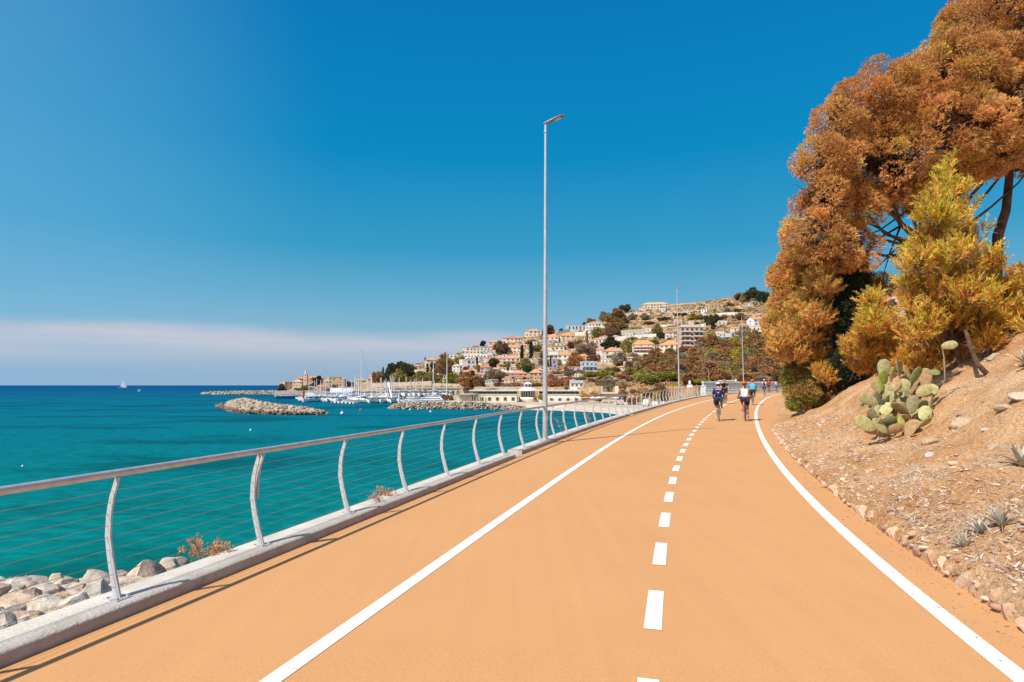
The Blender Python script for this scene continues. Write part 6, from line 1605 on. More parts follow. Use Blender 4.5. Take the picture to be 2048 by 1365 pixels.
def hill_trees():
    T = [ # px, foot y, width, height, kind, tone
     (766,748,6,15,'cypress','black'),(781,755,24,30,'dark','dark'),(799,744,22,22,'dark','dark'),(812,766,28,36,'bushy','dark'),(755,769,26,24,'bushy','brown'),(778,769,26,24,'bushy','dark'),(797,769,24,26,'bushy','olive'),(825,745,16,14,'bushy','olive'),(828,769,22,16,'bushy','olive'),
     (847,768,28,24,'bushy','olive'),(850,727,5,12,'cypress','black'),(855,750,8,22,'cypress','black'),(867,740,13,14,'bushy','black'),(862,752,6,14,'cypress','black'),(888,746,34,34,'bushy','brown'),(891,757,22,22,'bushy','plum'),(902,750,5,20,'cypress','black'),
     (869,769,26,22,'bushy','olive'),(905,769,30,20,'bushy','green'),(893,771,14,10,'shrub','olive'),(936,779,38,28,'bushy','rust'),(957,776,24,22,'bushy','brown'),(932,740,11,9,'shrub','magenta'),(938,724,10,9,'shrub','magenta'),
     (922,734,17,20,'bushy','olive'),(954,733,7,20,'cypress','black'),(956,745,13,14,'bushy','olive'),(990,736,22,18,'bushy','dark'),(1012,742,20,14,'bushy','olive'),(1051,745,28,24,'bushy','olive'),(1056,747,12,14,'bushy','black'),(988,765,34,24,'bushy','grey'),
     (1044,720,12,30,'cypress','black'),(1062,716,13,32,'cypress','black'),(1006,709,25,21,'bushy','plum'),(1000,774,20,12,'shrub','crimson'),(1057,774,24,13,'shrub','red'),(965,694,12,13,'dark','black'),(949,694,8,7,'shrub','grey'),(923,759,10,16,'cypress','plum'),(944,756,12,14,'bushy','dark'),
     (972,763,8,20,'cypress','dark'),(1035,745,14,10,'shrub','olive'),(975,725,14,10,'shrub','olive'),(1000,688,16,8,'shrub','olive'),(1062,688,20,10,'shrub','grey'),(1075,703,16,12,'bushy','olive'),(1087,718,16,14,'bushy','olive'),(1082,730,16,12,'bushy','grey'),
     (1099,669,19,18,'bushy','plum'),(1122,663,7,8,'shrub','dark'),(1135,663,6,5,'shrub','dark'),(1170,651,9,9,'bushy','dark'),(1182,649,15,13,'bushy','brown'),(1210,643,19,19,'bushy','grey'),(1238,650,38,30,'bushy','brown'),(1252,625,18,15,'bushy','dark'),(1234,668,36,26,'bushy','brown'),(1253,653,11,13,'bushy','dark'),(1265,640,14,12,'bushy','grey'),
     (1200,678,28,22,'bushy','olive'),(1226,678,26,20,'bushy','plum'),(1266,663,30,11,'shrub','yellow'),(1315,673,19,22,'bushy','olive'),(1174,690,10,28,'cypress','grey'),(1224,704,38,26,'bushy','black'),(1254,706,24,24,'bushy','olive'),(1176,712,36,26,'bushy','grey'),(1142,698,12,14,'bushy','plum'),(1157,696,16,15,'bushy','brown'),(1113,690,16,9,'shrub','green'),
     (1150,738,34,30,'bushy','rust'),(1187,726,19,19,'bushy','plum'),(1101,739,6,26,'cypress','black'),(1096,739,7,18,'cypress','black'),(1063,716,10,34,'cypress','black'),(1119,731,11,12,'bushy','yellow'),(1119,745,10,10,'shrub','olive'),(1180,764,36,22,'umbrella','green'),(1208,766,38,26,'umbrella','green'),(1244,759,30,15,'shrub','crimson'),(1283,770,40,30,'umbrella','green'),
     (1105,774,26,18,'bushy','red'),(1127,772,26,15,'shrub','red'),(1150,770,22,12,'shrub','rust'),(1217,777,30,20,'bushy','grey'),(1247,778,30,16,'shrub','sand'),(1310,724,26,26,'bushy','rust'),(1303,748,40,30,'bushy','brown'),(1277,746,20,18,'bushy','grey'),(1222,748,34,16,'shrub','brown'),(1240,731,32,24,'bushy','grey'),(1272,724,18,14,'shrub','grey'),
     (1258,742,16,18,'bushy','plum'),(1266,715,16,12,'shrub','grey'),(1294,718,16,12,'shrub','plum'),(1331,770,40,28,'umbrella','green'),(1404,775,26,15,'umbrella','green'),(1315,743,30,28,'bushy','brown'),(1342,748,38,32,'bushy','rust'),(1362,760,30,30,'bushy','dark'),(1379,754,44,38,'bushy','rust'),(1372,718,34,22,'bushy','grey'),(1405,716,34,26,'bushy','grey'),
     (1424,700,36,30,'bushy','olive'),(1414,688,14,14,'bushy','yellow'),(1428,658,22,28,'dark','dark'),(1415,652,14,20,'dark','dark'),(1443,712,34,28,'bushy','brown'),(1446,762,28,30,'bushy','olive'),(1472,764,32,32,'bushy','olive'),(1440,740,40,34,'bushy','rust'),(1472,722,38,32,'bushy','rust'),(1499,731,28,30,'bushy','olive'),(1515,748,34,34,'bushy','rust'),
     (1545,762,42,42,'bushy','brown'),(1519,762,28,26,'bushy','black'),(1545,722,30,30,'bushy','rust'),(1491,684,34,28,'bushy','grey'),(1469,685,13,14,'shrub','crimson'),(1513,684,26,18,'bushy','brown'),(1508,602,30,24,'bushy','dark'),(1494,604,20,18,'bushy','grey'),(1523,606,20,22,'bushy','black'),(1482,600,22,13,'bushy','brown'),(1420,764,40,38,'bushy','rust'),(1395,771,34,32,'bushy','brown'),(1525,769,26,14,'shrub','grey'),
     (1500,769,30,22,'bushy','rust'),(1470,746,30,26,'bushy','brown'),(1340,694,18,14,'bushy','dark'),(1325,677,18,12,'bushy','dark'),(1330,690,16,10,'shrub','plum'),(1390,650,26,8,'shrub','grey'),(1400,640,16,10,'bushy','olive'),(1383,640,18,12,'bushy','yellow'),(1445,640,22,10,'shrub','brown'),(1455,626,18,12,'shrub','grey'),(1475,624,20,10,'shrub','brown'),(1480,640,22,12,'bushy','brown'),(1500,640,18,10,'shrub','sand'),(1460,612,14,8,'shrub','brown'),
     (1300,650,20,10,'shrub','brown'),(1360,632,26,8,'shrub','brown'),(1330,640,22,8,'shrub','plum'),(1425,612,12,6,'shrub','brown'),(1290,640,18,12,'bushy','grey'),(1307,690,20,10,'bushy','olive'),(1265,680,14,8,'shrub','olive'),(1212,690,16,10,'shrub','olive'),(1160,750,22,14,'shrub','grey'),(1185,755,16,12,'shrub','plum'),
     (1780,616,22,16,'bushy','grey'),(1800,600,16,12,'bushy','dark'),(1465,700,20,12,'shrub','sand'),(1485,704,22,14,'shrub','brown'),(1360,724,24,16,'bushy','rust'),(1395,730,32,26,'bushy','brown'),(1415,738,28,24,'bushy','plum'),(1540,690,28,26,'bushy','rust'),(1500,708,24,18,'bushy','brown'),
     (1020,715,14,8,'shrub','olive'),(1095,700,10,8,'shrub','olive'),(1010,754,14,10,'shrub','olive'),(955,738,10,8,'shrub','green'),(915,757,14,10,'shrub','olive'),(1090,757,14,9,'shrub','olive'),(1075,773,20,9,'shrub','rust'),(1032,773,24,9,'shrub','red'),(1014,775,18,9,'shrub','sand'),(835,733,10,8,'shrub','dark'),(815,736,10,8,'bushy','olive')]
    for a in T: hill_tree(*a)
    for a in [(564,785,12,16,'bushy','dark'),(596,787,18,10,'bushy','olive'),(608,783,16,11,'bushy','olive'),(624,776,16,8,'bushy','olive'),(634,774,18,20,'bushy','black'),(655,783,18,9,'shrub','grey'),(613,786,14,8,'shrub','dark'),(698,777,14,13,'bushy','dark'),(708,777,10,10,'bushy','olive'),(640,785,24,8,'shrub','sand'),(664,780,14,10,'bushy','plum')]:
        hill_tree(*a, d=650 if a[1] > 780 else 690, group='trees of the old town')
    for a in [(851,790,13,18,'palm','rust','palm with rusty fronds in front of the marina arcade, left of the pier'),(840,790,9,16,'palm','rust','smaller rusty palm just left of the palm by the marina arcade'),(917,795,11,17,'palm','olive','short palm standing at the left end of the restaurant'),(945,796,8,17,'palm','olive','first palm in front of the restaurant terrace'),(953,796,8,16,'palm','olive','second palm in front of the restaurant terrace'),(1165,797,15,24,'palm','rust','rusty palm at the right end of the restaurant'),(1252,800,9,22,'palm','brown','dark palm behind the beach right of the low beach building')]:
        hill_tree(*a[:6], d=236 if a[0] > 900 else 300, label=a[6], group='palms along the waterfront')
    for a in [(1170,801,14,12,'bushy','yellow'),(1188,802,22,18,'bushy','sand'),(1200,803,20,14,'bushy','olive'),(1222,804,14,12,'bushy','olive'),(1262,806,26,13,'shrub','rust'),(1285,803,20,14,'shrub','sand'),(1309,800,18,16,'bushy','yellow'),(1330,800,14,20,'bushy','olive'),(1355,800,26,14,'bushy','sand'),(1395,790,18,16,'bushy','brown'),(1082,800,9,11,'bushy','yellow'),(1070,799,6,8,'shrub','yellow'),(890,801,13,11,'bushy','rust'),(902,801,10,9,'bushy','rust'),(1140,779,22,9,'shrub','sand'),(1285,789,26,18,'bushy','sand'),(1300,792,22,16,'shrub','olive'),(1318,788,26,20,'bushy','brown'),(1338,790,24,18,'shrub','sand'),(1347,786,22,18,'bushy','yellow'),(1368,788,26,20,'bushy','sand'),(1384,786,22,16,'shrub','brown'),(1402,786,26,18,'bushy','olive'),(1268,788,20,14,'shrub','rust'),(1244,787,18,12,'shrub','sand'),(1420,786,24,16,'shrub','sand'),(985,783,30,8,'shrub','sand')]:
        hill_tree(*a, d=(205 if a[0] > 1240 else 232) if a[1] > 785 else 290, group='bushes behind the beach')
hill_trees()
def thicket():
    # the rusty wood on the lower slope behind the railing
    rr = random.Random(77); pts = []
    tries = 0
    while len(pts) < 74 and tries < 4000:
        tries += 1
        if len(pts) < 52: x = rr.uniform(1288, 1562); y = rr.uniform(interp([(1288,738),(1360,716),(1430,704),(1562,700)], x), 773)
        else: x = rr.uniform(1078, 1290); y = rr.uniform(752, 774)
        if any(abs(x-a) < 13 and abs(y-b) < 9 for a, b in pts): continue
        pts.append((x, y))
    for x, y in sorted(pts, key=lambda q: q[1]):
        if x > 1288: hill_tree(int(x), int(y), rr.randint(26, 42), rr.randint(20, 34), 'bushy', rr.choice(['rust','rust','brown','rust','olive','plum','brown','grey','yellow']), group='rusty wood behind the railing')
        else: hill_tree(int(x), int(y), rr.randint(14, 26), rr.randint(9, 16), rr.choice(['shrub','bushy']), rr.choice(['red','sand','grey','rust','brown','olive']), group='shrubs above the beach')
thicket()
def scrub():
    rng = np.random.default_rng(3); rr = random.Random(3); V = []; C = []
    cols = np.array([(.34,.24,.12),(.42,.30,.16),(.28,.23,.09),(.22,.17,.09),(.36,.31,.10),(.46,.33,.19),(.36,.20,.12)])
    P = []; R = []; K = []
    while len(P) < 8200:
        px = rr.uniform(745, 1800); b, s = interp(BASE, px), interp(SKY, px); py = rr.uniform(s+1, b-1)
        if rr.random() > .5 and px < 1250: continue
        p = hill_at(px, py); k = p.y/F_PX; P.append(p); R.append(rr.uniform(1.0, 4.2)*k*(1.2 if px > 1250 else .85)); K.append(cols[rr.randrange(7)]*rr.uniform(.7,1.2))
    P = np.array(P); R = np.array(R)[:, None]; K = np.array(K); n = 16
    i = np.repeat(np.arange(len(P)), n); v = sphere_pts(len(i), rng); v[:, 2] = np.abs(v[:, 2])
    pts = P[i] + v*R[i]*np.array([1.1,1.1,.75])*rng.uniform(.4,1,(len(i),1))
    D = unit(v + np.array([0,0,.3])); sd_ = unit(np.cross(D, rng.normal(size=D.shape))); t = unit(np.cross(D, sd_)); s = R[i]*.42
    Vv = np.stack([pts-sd_*s-t*s*.4, pts+sd_*s*.3-t*s, pts+sd_*s+t*s*.5, pts-sd_*s*.4+t*s], 1).reshape(-1,3)
    Cc = np.ones((len(Vv),4)); Cc[:, :3] = np.repeat(K[i]*rng.uniform(.75,1.2,(len(i),1)), 4, 0)
    tag(link('hillside_scrub', array_mesh('hillside_scrub', Vv, np.arange(len(Vv)).reshape(-1,4), foliage_mat('scrub', trans=.1), Cc)), 'dry brown and olive scrub covering the hillside between the houses', 'scrub', kind='stuff')
scrub()

# ------------------------------------------------------------------ waterfront buildings
def building(name, label, cat, px, py, d, rot=0.0):
    p = at(px, py, d); p.z = max(p.z, GZ) if abs(p.z-GZ) < 3 else p.z
    return thing(name, label, cat, p, -math.atan2(p.x, p.y)+rot), d/F_PX
def paint(o, c): o.color = tuple(c)+(1,); return o
def restaurant():
    t, k = building('restaurant', 'long low cream beach restaurant with a glazed rotunda under a white conical roof', 'restaurant', 1056, 804, 236)
    HOUSES.append((985,793,'restaurant')); cr = (.76,.68,.55)
    def wing(x0, x1, lo, hi, nwin, n2):
        W = (x1-x0)*k; cx = (x0+x1)/2-1056; cx *= k; h1 = 14*k; h2 = 21*k
        paint(MB().box((cx, 7, h1/2-1), (W, 14, h1+2)).build('wall', M_wall, t), cr)
        paint(MB().box((cx, 9, (h1+h2)/2), (W-.6, 9.5, h2-h1)).build('upper_wall', M_wall, t), (.60,.52,.42))
        paint(MB().boxb((cx, 8.5, h2), (W+1.2, 12, .45)).boxb((cx, 1.6, h1), (W+.6, 3.6, .25)).build('roof', M_roof, t), (.68,.62,.52))
        w = MB().box((0,-.03,0), (5.4*k,.2,6.2*k)).mesh('window', M_glass); fr = MB().box((0,-.06,3.3*k), (6.2*k,.24,.5*k)).box((-3*k,-.06,0), (.45*k,.24,6.2*k)).box((3*k,-.06,0), (.45*k,.24,6.2*k)).mesh('frame', M_wall)
        for i in range(nwin):
            o = link('window', w, t, (cx - W/2 + W*(i+.5)/nwin, 0, 5.6*k)); paint(link('frame', fr, o), (.56,.46,.34))
        w2 = MB().box((0,0,0), (W/n2*.86,.2,4.6*k)).mesh('clerestory_window', M_glass)
        for i in range(n2): link('clerestory_window', w2, t, (cx - W/2 + W*(i+.5)/n2, 4.2, 17.4*k))
    wing(940, 1034, 0, 0, 6, 12); wing(1078, 1160, 0, 0, 5, 9)
    # blank end block and porch with posts at the left
    paint(MB().box(((927-1056)*k, 6, 4.5*k), (26*k, 12, 9*k+2)).build('end_block', M_wall, t), (.62,.54,.42))
    paint(MB().boxb(((935-1056)*k, 3, 14*k), (34*k, 9, .4)).build('porch_roof', M_roof, t), (.46,.48,.50))
    for i in range(7): paint(MB().boxb(((938+i*5-1056)*k, -.8, 0), (.25,.25,14*k)).build('porch_post', M_wall, t), (.45,.38,.30))
    # rotunda
    paint(MB().lathe([(19*k,-1),(19*k,9*k)], 16, (0,6,0)).build('drum', M_wall, t, False), cr)
    g = MB().lathe([(13*k,9*k),(13*k,21*k)], 16, (0,6,0)); paint(g.build('glazed_drum', M_glass, t), (1,1,1))
    for i in range(16):
        a = 2*math.pi*i/16; paint(MB().boxb((13.1*k*math.cos(a), 6+13.1*k*math.sin(a), 9*k), (.45,.45,12*k), rz=a).build('column', M_wall, t), (.72,.66,.58))
    paint(MB().lathe([(25*k,21.2*k),(25*k,22*k),(9*k,29*k),(8*k,29*k)], 24, (0,6,0)).build('roof', M_roof, t), (.70,.66,.58))
    paint(MB().lathe([(8*k,28.6*k),(8*k,35*k)], 12, (0,6,0)).build('lantern', M_glass, t), (1,1,1))
    for i in range(8):
        a = 2*math.pi*i/8; paint(MB().boxb((8.1*k*math.cos(a), 6+8.1*k*math.sin(a), 28.8*k), (.3,.3,6.2*k), rz=a).build('lantern_bar', M_wall, t), (.62,.62,.64))
    paint(MB().lathe([(9.4*k,35*k),(8.6*k,36*k),(3*k,39*k),(0,39.6*k)], 16, (0,6,0)).build('lantern_roof', M_roof, t), (.72,.72,.72))
    paint(MB().lathe([(23*k,5.4*k),(17*k,8.6*k)], 20, (0,4,0), math.pi, 2*math.pi).build('awning', M_wall, t), (.74,.66,.60))
    for i in range(6): paint(MB().boxb(((-18+7.2*i)*k, -9*k-.5, 0), (.15,.15,5.5*k)).build('awning_post', M_wall, t), (.35,.25,.2))
restaurant()
def marina_buildings():
    t, k = building('arcade', 'long cream marina arcade with dark openings behind the moored boats', 'arcade', 845, 797, 338)
    HOUSES.append((845,785,'marina arcade')); W = 150*k
    paint(MB().box((0, 5, 6*k), (W, 10, 22*k)).build('wall', M_wall, t), (.62,.52,.40)); paint(MB().boxb((0,5,17*k), (W+1,11,.6)).build('roof', M_wall, t), (.58,.50,.42))
    w = MB().box((0,-.05,0), (5*k,.3,8*k)).mesh('opening', M_glass)
    for i in range(15): link('opening', w, t, (-W/2+W*(i+.5)/15, 0, 8*k))
    t, k = building('canopy_building', 'white curved canopy over a brown glazed front at the left end of the marina', 'pavilion', 757, 795, 345); HOUSES.append((757,783,'white canopy'))
    n = 12; vs = []
    for i in range(n+1):
        f = i/n; x = (-24+50*f)*k; z = (17 - 5*f*f)*k
        vs += [(x,-3,z),(x,7,z),(x,7,z+1.4*k),(x,-3,z+1.4*k)]
    fs = [(4*i+j,4*i+(j+1)%4,4*i+4+(j+1)%4,4*i+4+j) for i in range(n) for j in range(4)]; paint(MB().add(vs, fs).build('canopy', M_wall, t), (.76,.72,.68))
    o = MB().box((0,3,4*k), (46*k,6,12*k)).build('glazed_front', mat('brown glazing', (.20,.15,.12), (.10,.08,.07), .6, .4, .4), t)
    for i in range(9): paint(MB().boxb(((-22+5.4*i)*k,-.3,-2), (.4,.4,12*k)).build('post', M_wall, t), (.66,.6,.55))
    t, k = building('boat_tent', 'big white ribbed tent hangar among the boats', 'hangar', 683, 797, 352); HOUSES.append((683,783,'white tent'))
    L = 44*k; vs = []; n = 24; m = 8
    for i in range(n+1):
        x = -L/2 + L*i/n; b = .12*k*(1 if i % 2 else -1)
        for j in range(m+1):
            a = math.pi*j/m; vs.append((x, 4 - math.cos(a)*6, max(-2, (14*k)*min(1, math.sin(a)*1.6)+ math.sin(a)*3*k + b)))
    fs = [(i*(m+1)+j, i*(m+1)+j+1, (i+1)*(m+1)+j+1, (i+1)*(m+1)+j) for i in range(n) for j in range(m)] + [tuple(range(m+1)), tuple(n*(m+1)+j for j in range(m, -1, -1))]
    paint(MB().add(vs, fs).build('tent_skin', M_wall, t), (.72,.72,.76))
    for i in range(7): paint(MB().boxb((-L/2+L*i/6, -2.35, -1), (.35,.2,13*k)).build('rib', M_wall, t), (.62,.62,.68))
    # grey sea wall of the old town
    a, b = sea_at(548, 793.5), sea_at(664, 794); c = (a+b)/2; L = (b-a).length; g = MB().box((0,1.5,1.6), (L,3,4.6)); t = g.build('sea_wall', mat('grey sea wall', (.42,.38,.34), (.33,.29,.26), .3, .95, .1), None, False, c, math.atan2(b.y-a.y, b.x-a.x))
    tag(t, 'long grey sea wall in front of the old town behind the breakwater', 'sea wall')
    # beach buildings right of the restaurant
    t, k = building('beach_building', 'low beige flat-roofed beach building with a square white stair tower', 'beach building', 1226, 802, 228); HOUSES.append((1226,790,'low beach building'))
    paint(MB().box((0,5,6*k), (42*k,10,16*k)).build('wall', M_wall, t), (.60,.48,.36)); paint(MB().boxb((0,4.5,14*k), (46*k,12,.5)).build('roof', M_wall, t), (.62,.54,.44))
    paint(MB().boxb((8*k,9,14*k), (7*k,4,15*k)).build('stair_tower', M_wall, t), (.70,.60,.48)); MB().box((14*k,-.05,6*k), (12*k,.3,6*k)).build('window', M_glass, t); paint(MB().boxb((-24*k,2,6*k), (16*k,5,2*k)).build('ramp', M_wall, t), (.66,.60,.52))
    t, k = building('terrace_wall', 'long pale terrace wall behind the beach, right of the restaurant', 'wall', 1225, 783, 290); paint(MB().box((0,2,0), (110*k,4,14*k)).build('wall_face', M_wall, t), (.62,.52,.40)); paint(MB().boxb((0,2,7*k), (112*k,4.6,.4)).build('coping', M_wall, t), (.68,.60,.48))
    t, k = building('quay_terrace', 'pale terrace strip behind the restaurant roof', 'wall', 1040, 780, 330); paint(MB().box((0,2,0), (180*k,4,8*k)).build('wall_face', M_wall, t), (.62,.54,.44)); paint(MB().boxb((0,2,4*k), (182*k,4.4,.5)).build('coping', M_wall, t), (.66,.6,.52))
    # viaduct wall behind the far end of the path
    a, b = at(1406,790,104), at(1700,790,118); c = (a+b)/2; L = (b-a).length; k = 110/F_PX
    t = thing('parapet_wall', 'long white parapet wall beyond the railing behind the cyclists', 'wall', Vector((c.x, c.y, zr(90)-1.0)), math.atan2(b.y-a.y, b.x-a.x)); HOUSES.append((1450,777,'white parapet wall'))
    paint(MB().boxb((0,0,-3), (L,.4,5.4)).build('wall_face', M_wall, t), (.80,.70,.57)); paint(MB().boxb((0,-.1,2.4), (L+.2,.7,.2)).build('coping', M_wall, t), (.80,.72,.60))
    for z in (1.9,1.5): MB().box((0,-.35,z), (L,.05,.05)).build('rail', M_galv, t)
    # pier deck wall and beacon
    a, b = at(798,806,210), at(912,806,224)
marina_buildings()

# ------------------------------------------------------------------ boats
M_hull = obj_color_mat('boat gelcoat', .3, .5, .06, 2)
BOATN = {}
def hull_mesh(L, W, H, name='hull'):
    secs = [(-.5,.80,.0,1.0),(-.25,.98,-.05,.96),(0,1.0,-.08,.98),(.25,.82,-.06,1.06),(.42,.40,.0,1.18),(.5,.03,.1,1.28)]; vs = []
    for x, w, zb, zt in secs:
        for y, z in ((-.5*w,zt),(-.42*w,.35),(0,zb-.15),(.42*w,.35),(.5*w,zt)): vs.append((x*L, y*W, z*H))
    fs = []
    for i in range(len(secs)-1):
        for j in range(4): fs.append((5*i+j, 5*i+j+1, 5*i+6+j, 5*i+5+j))
        fs.append((5*i, 5*i+5, 5*i+9, 5*i+4))
    fs += [(0,1,2,3,4)]
    return MB().add(vs, fs).mesh(name, M_hull, False)
HULL_M, HULL_S, HULL_Y, HULL_D = hull_mesh(8,2.7,1.1), hull_mesh(11,3.3,1.2), hull_mesh(26,6,3.0), hull_mesh(3.6,1.5,.55)
def boat(kind, p, rz, label, color=(.78,.76,.74), s=1.0, mast=14, group='boats moored in the marina', trim=(.10,.13,.28)):
    t = thing({'motor':'motorboat','sail':'sailboat','yacht':'motor_yacht','dinghy':'dinghy'}[kind], label, {'motor':'motorboat','sail':'sailboat','yacht':'motor yacht','dinghy':'dinghy'}[kind], p, rz, group); t.scale = (s,s,s)
    paint(link('hull', {'motor':HULL_M,'sail':HULL_S,'yacht':HULL_Y,'dinghy':HULL_D}[kind], t), color)
    if kind == 'motor':
        paint(MB().box((.4,0,1.45), (3.4,2.0,.9), taper=.8).box((-.3,0,2.35), (2.0,1.7,.12)).build('cabin', M_hull, t), (.78,.76,.76))
        MB().box((1.2,0,1.7), (2.0,1.84,.34), taper=.9).build('windscreen', M_glass, t)
        paint(MB().box((-2.4,0,1.9), (2.2,2.1,.12)).build('awning', M_cloth, t), trim)
    elif kind == 'sail':
        paint(MB().box((.6,0,1.5), (4.0,1.9,.55), taper=.8).build('cabin', M_hull, t), (.78,.77,.76))
        mo = paint(MB().tube([(.9,0,1.2),(.9,0,1.2+mast)], [.15,.11], 8).build('mast', M_hull, t), (.72,.70,.68))
        g = MB()
        for y in (-1.5,1.5): g.tube([(.6,y,1.2),(.9,y*.1,1.0+mast*.95)], .012, 4)
        g.tube([(5.3,0,1.5),(.95,0,1.0+mast*.97)], .03, 5).tube([(-5.3,0,1.3),(.9,0,1.1+mast)], .015, 4); g.build('rigging', M_steel, mo)
        for z in (.45,.72): paint(MB().tube([(.9,-.9*(1.1-z),1.2+mast*z),(.9,.9*(1.1-z),1.2+mast*z)], .03, 5).build('spreader', M_hull, mo), (.6,.6,.6))
        paint(MB().tube([(.8,0,2.6),(-1.5,0,2.7),(-3.6,0,2.6)], [.12,.2,.12], 8).build('furled_sail', M_cloth, t), trim)
    elif kind == 'yacht':
        paint(MB().box((-2,0,4.0), (15,4.6,2.0), taper=.9).box((-3,0,5.8), (9,3.8,1.7), taper=.85).box((-4,0,7.0), (5,3.2,.2)).build('superstructure', M_hull, t), (.78,.76,.74))
        MB().box((-1.5,0,4.2), (14.5,4.7,.75), taper=.95).box((-2.6,0,6.0), (8.6,3.9,.6), taper=.95).build('window_band', M_glass, t)
        paint(MB().tube([(-4,0,7.0),(-4.6,0,9.2)], .12, 6).box((-4.3,0,8.2), (1.2,1.6,.12)).build('radar_mast', M_hull, t), (.7,.7,.7))
    else:
        paint(MB().box((-.2,0,.45), (.4,1.2,.06)).box((.7,0,.47), (.35,.9,.06)).build('thwart', M_hull, t), (.5,.36,.24))
    return t
def fleet():
    rr = random.Random(21)
    ordn = ['first','second','third','fourth','fifth','sixth','seventh','eighth','ninth','tenth','eleventh','twelfth','thirteenth','fourteenth','fifteenth','sixteenth','seventeenth','eighteenth','nineteenth','twentieth','twenty-first','twenty-second']
    # rows of moored boats: y of the water line in the photo
    rows = [('front', 806, [716,725,733,741,750,759,768,777,786,794], 'm', 'right of the tall mast'),
            ('front', 804, [614,622,630,638,646,654,662,672,682,692,702], 'm', 'left of the tall mast'),
            ('middle', 801, [606,615,625,634,644,654,664,674,684,694,704,714,724,735,746,757,768,779], 's', 'of the marina'),
            ('back', 798.5, [642,656,690,706,722,738,752,766,782,796,812,826,840,856], 's', 'along the quay'),
            ('second', 802.5, [709,719,730,741,752,763,774,785], 's', 'right of the tall mast'),
            ('rear', 800, [648,659,671,681,700,711,722,733,744,755,766,777,788,800,811,822,833,845,870,884], 's', 'by the marina arcade')]
    for nm, y, xs, kd, wh in rows:
        for i, x in enumerate(xs):
            k = 'motor' if kd == 'm' or rr.random() < .3 else 'sail'
            p = sea_at(x+rr.uniform(-1.5,1.5), y+rr.uniform(-.5,.5)); ms = rr.uniform(11,15.5)
            tr = rr.choice([(.08,.11,.30),(.50,.48,.46),(.30,.33,.40),(.12,.25,.40),(.62,.58,.52)])
            w = {'motor':'white motorboat','sail':'white sailboat'}[k]
            boat(k, p, -math.pi/2 + rr.uniform(-.35,.35) + (0 if rr.random() < .6 else .9), f'{w}, {ordn[i]} from the left in the {nm} row {wh}', (.78*rr.uniform(.9,1.05),)*2+(.76,), rr.uniform(1.15,1.4), ms*.60, trim=tr)
    for i in range(20):                                               # laid up ashore in front of the arcade
        x = 706 + i*10.2; p = at(x, 797, 322); p.z = GZ+.5
        boat('motor', p, -math.pi/2 + rr.uniform(-.3,.3), f'white motorboat ashore on the quay, {ordn[i]} from the left before the marina arcade', (.78,.77,.76), rr.uniform(1.1,1.6), trim=rr.choice([(.6,.58,.55),(.2,.25,.35),(.72,.70,.68)]), group='boats laid up on the quay')
    # separate, bigger ones
    boat('sail', sea_at(716,806.5), .15, 'sailing yacht with the tallest white mast, at the end of the floating dock', s=1.25, mast=19.5)
    boat('sail', sea_at(861,805.5), .0, 'sailing yacht with a tall pale mast behind the pier', s=1.3, mast=17.0)
    boat('sail', sea_at(888,806.5), .05, 'sailing yacht with the taller mast nearest the restaurant', s=1.35, mast=17.5)
    boat('yacht', sea_at(858,806), 3.0, 'long pale blue-grey motor yacht lying behind the pier', (.50,.56,.64), .78).scale.z = .5
    boat('yacht', sea_at(828,805.5), .1, 'white motor yacht just left of the long pale blue one behind the pier', (.76,.76,.76), .45)
    boat('yacht', sea_at(578,797.5), .25, 'white motor yacht with a dark blue hull behind the breakwater', (.06,.10,.26), .55)
    boat('yacht', sea_at(625,799), .1, 'long white motor yacht right of the red beacon', (.78,.77,.76), .55)
    t = boat('sail', sea_at(246,777), .3, 'lone white sailboat under full sail near the horizon', s=1.7, mast=13, group='boats out at sea')
    g = MB(); g.add([(.8,.0,2.2),(-3.9,.5,2.4),(.8,0,13.6)], [(0,1,2)]); g.add([(1.1,0,2),(5.2,.3,1.6),(1.0,0,12.4)], [(0,1,2)])
    sl = g.build('sail', M_cloth, t); paint(sl, (.80,.78,.76)); sm = sl.modifiers.new('thickness', 'SOLIDIFY'); sm.thickness = .03
    boat('motor', sea_at(279,783.5), 2.0, 'tiny white motorboat out on the open sea', s=1.3, group='boats out at sea')
    # floating dock
    a, b = sea_at(668,806.5), sea_at(713,808.5); c = (a+b)/2; L = (b-a).length; t = thing('floating_dock', 'low white floating dock with dark fenders at the marina entrance', 'dock', c, math.atan2(b.y-a.y, b.x-a.x))
    paint(MB().box((0,0,.45), (L,2.6,.7)).build('deck', M_hull, t), (.72,.66,.55))
    for i in range(6): MB().tube([(-L/2+L*(i+.5)/6,-1.4,.1),(-L/2+L*(i+.5)/6,-1.4,.75)], .45, 8).build('fender', M_black, t, True)
    # harbour lights
    def beacon(px, py, h, label, col, base):
        p = sea_at(px, py); p.z = base; t = thing('harbour_beacon', label, 'beacon', p, 0, 'harbour lights')
        paint(MB().lathe([(0,0),(.42,0),(.38,h*.35)], 12).build('tower_base', M_wall, t), (.66,.62,.60)); paint(MB().lathe([(.38,h*.35),(.34,h*.9),(.5,h*.9),(.5,h*.93),(0,h*.93)], 12).build('tower', M_gloss, t), col); paint(MB().lathe([(.2,h*.93),(.2,h),(0,h*1.06)], 10).build('lamp', M_gloss, t), col)
    beacon(606.5, 817, 3.9, 'slim red and white harbour beacon on the breakwater', (.50,.05,.04), SEA+2.2); beacon(798, 814, 3.6, 'small pale harbour beacon at the tip of the pier', (.55,.62,.55), GZ)
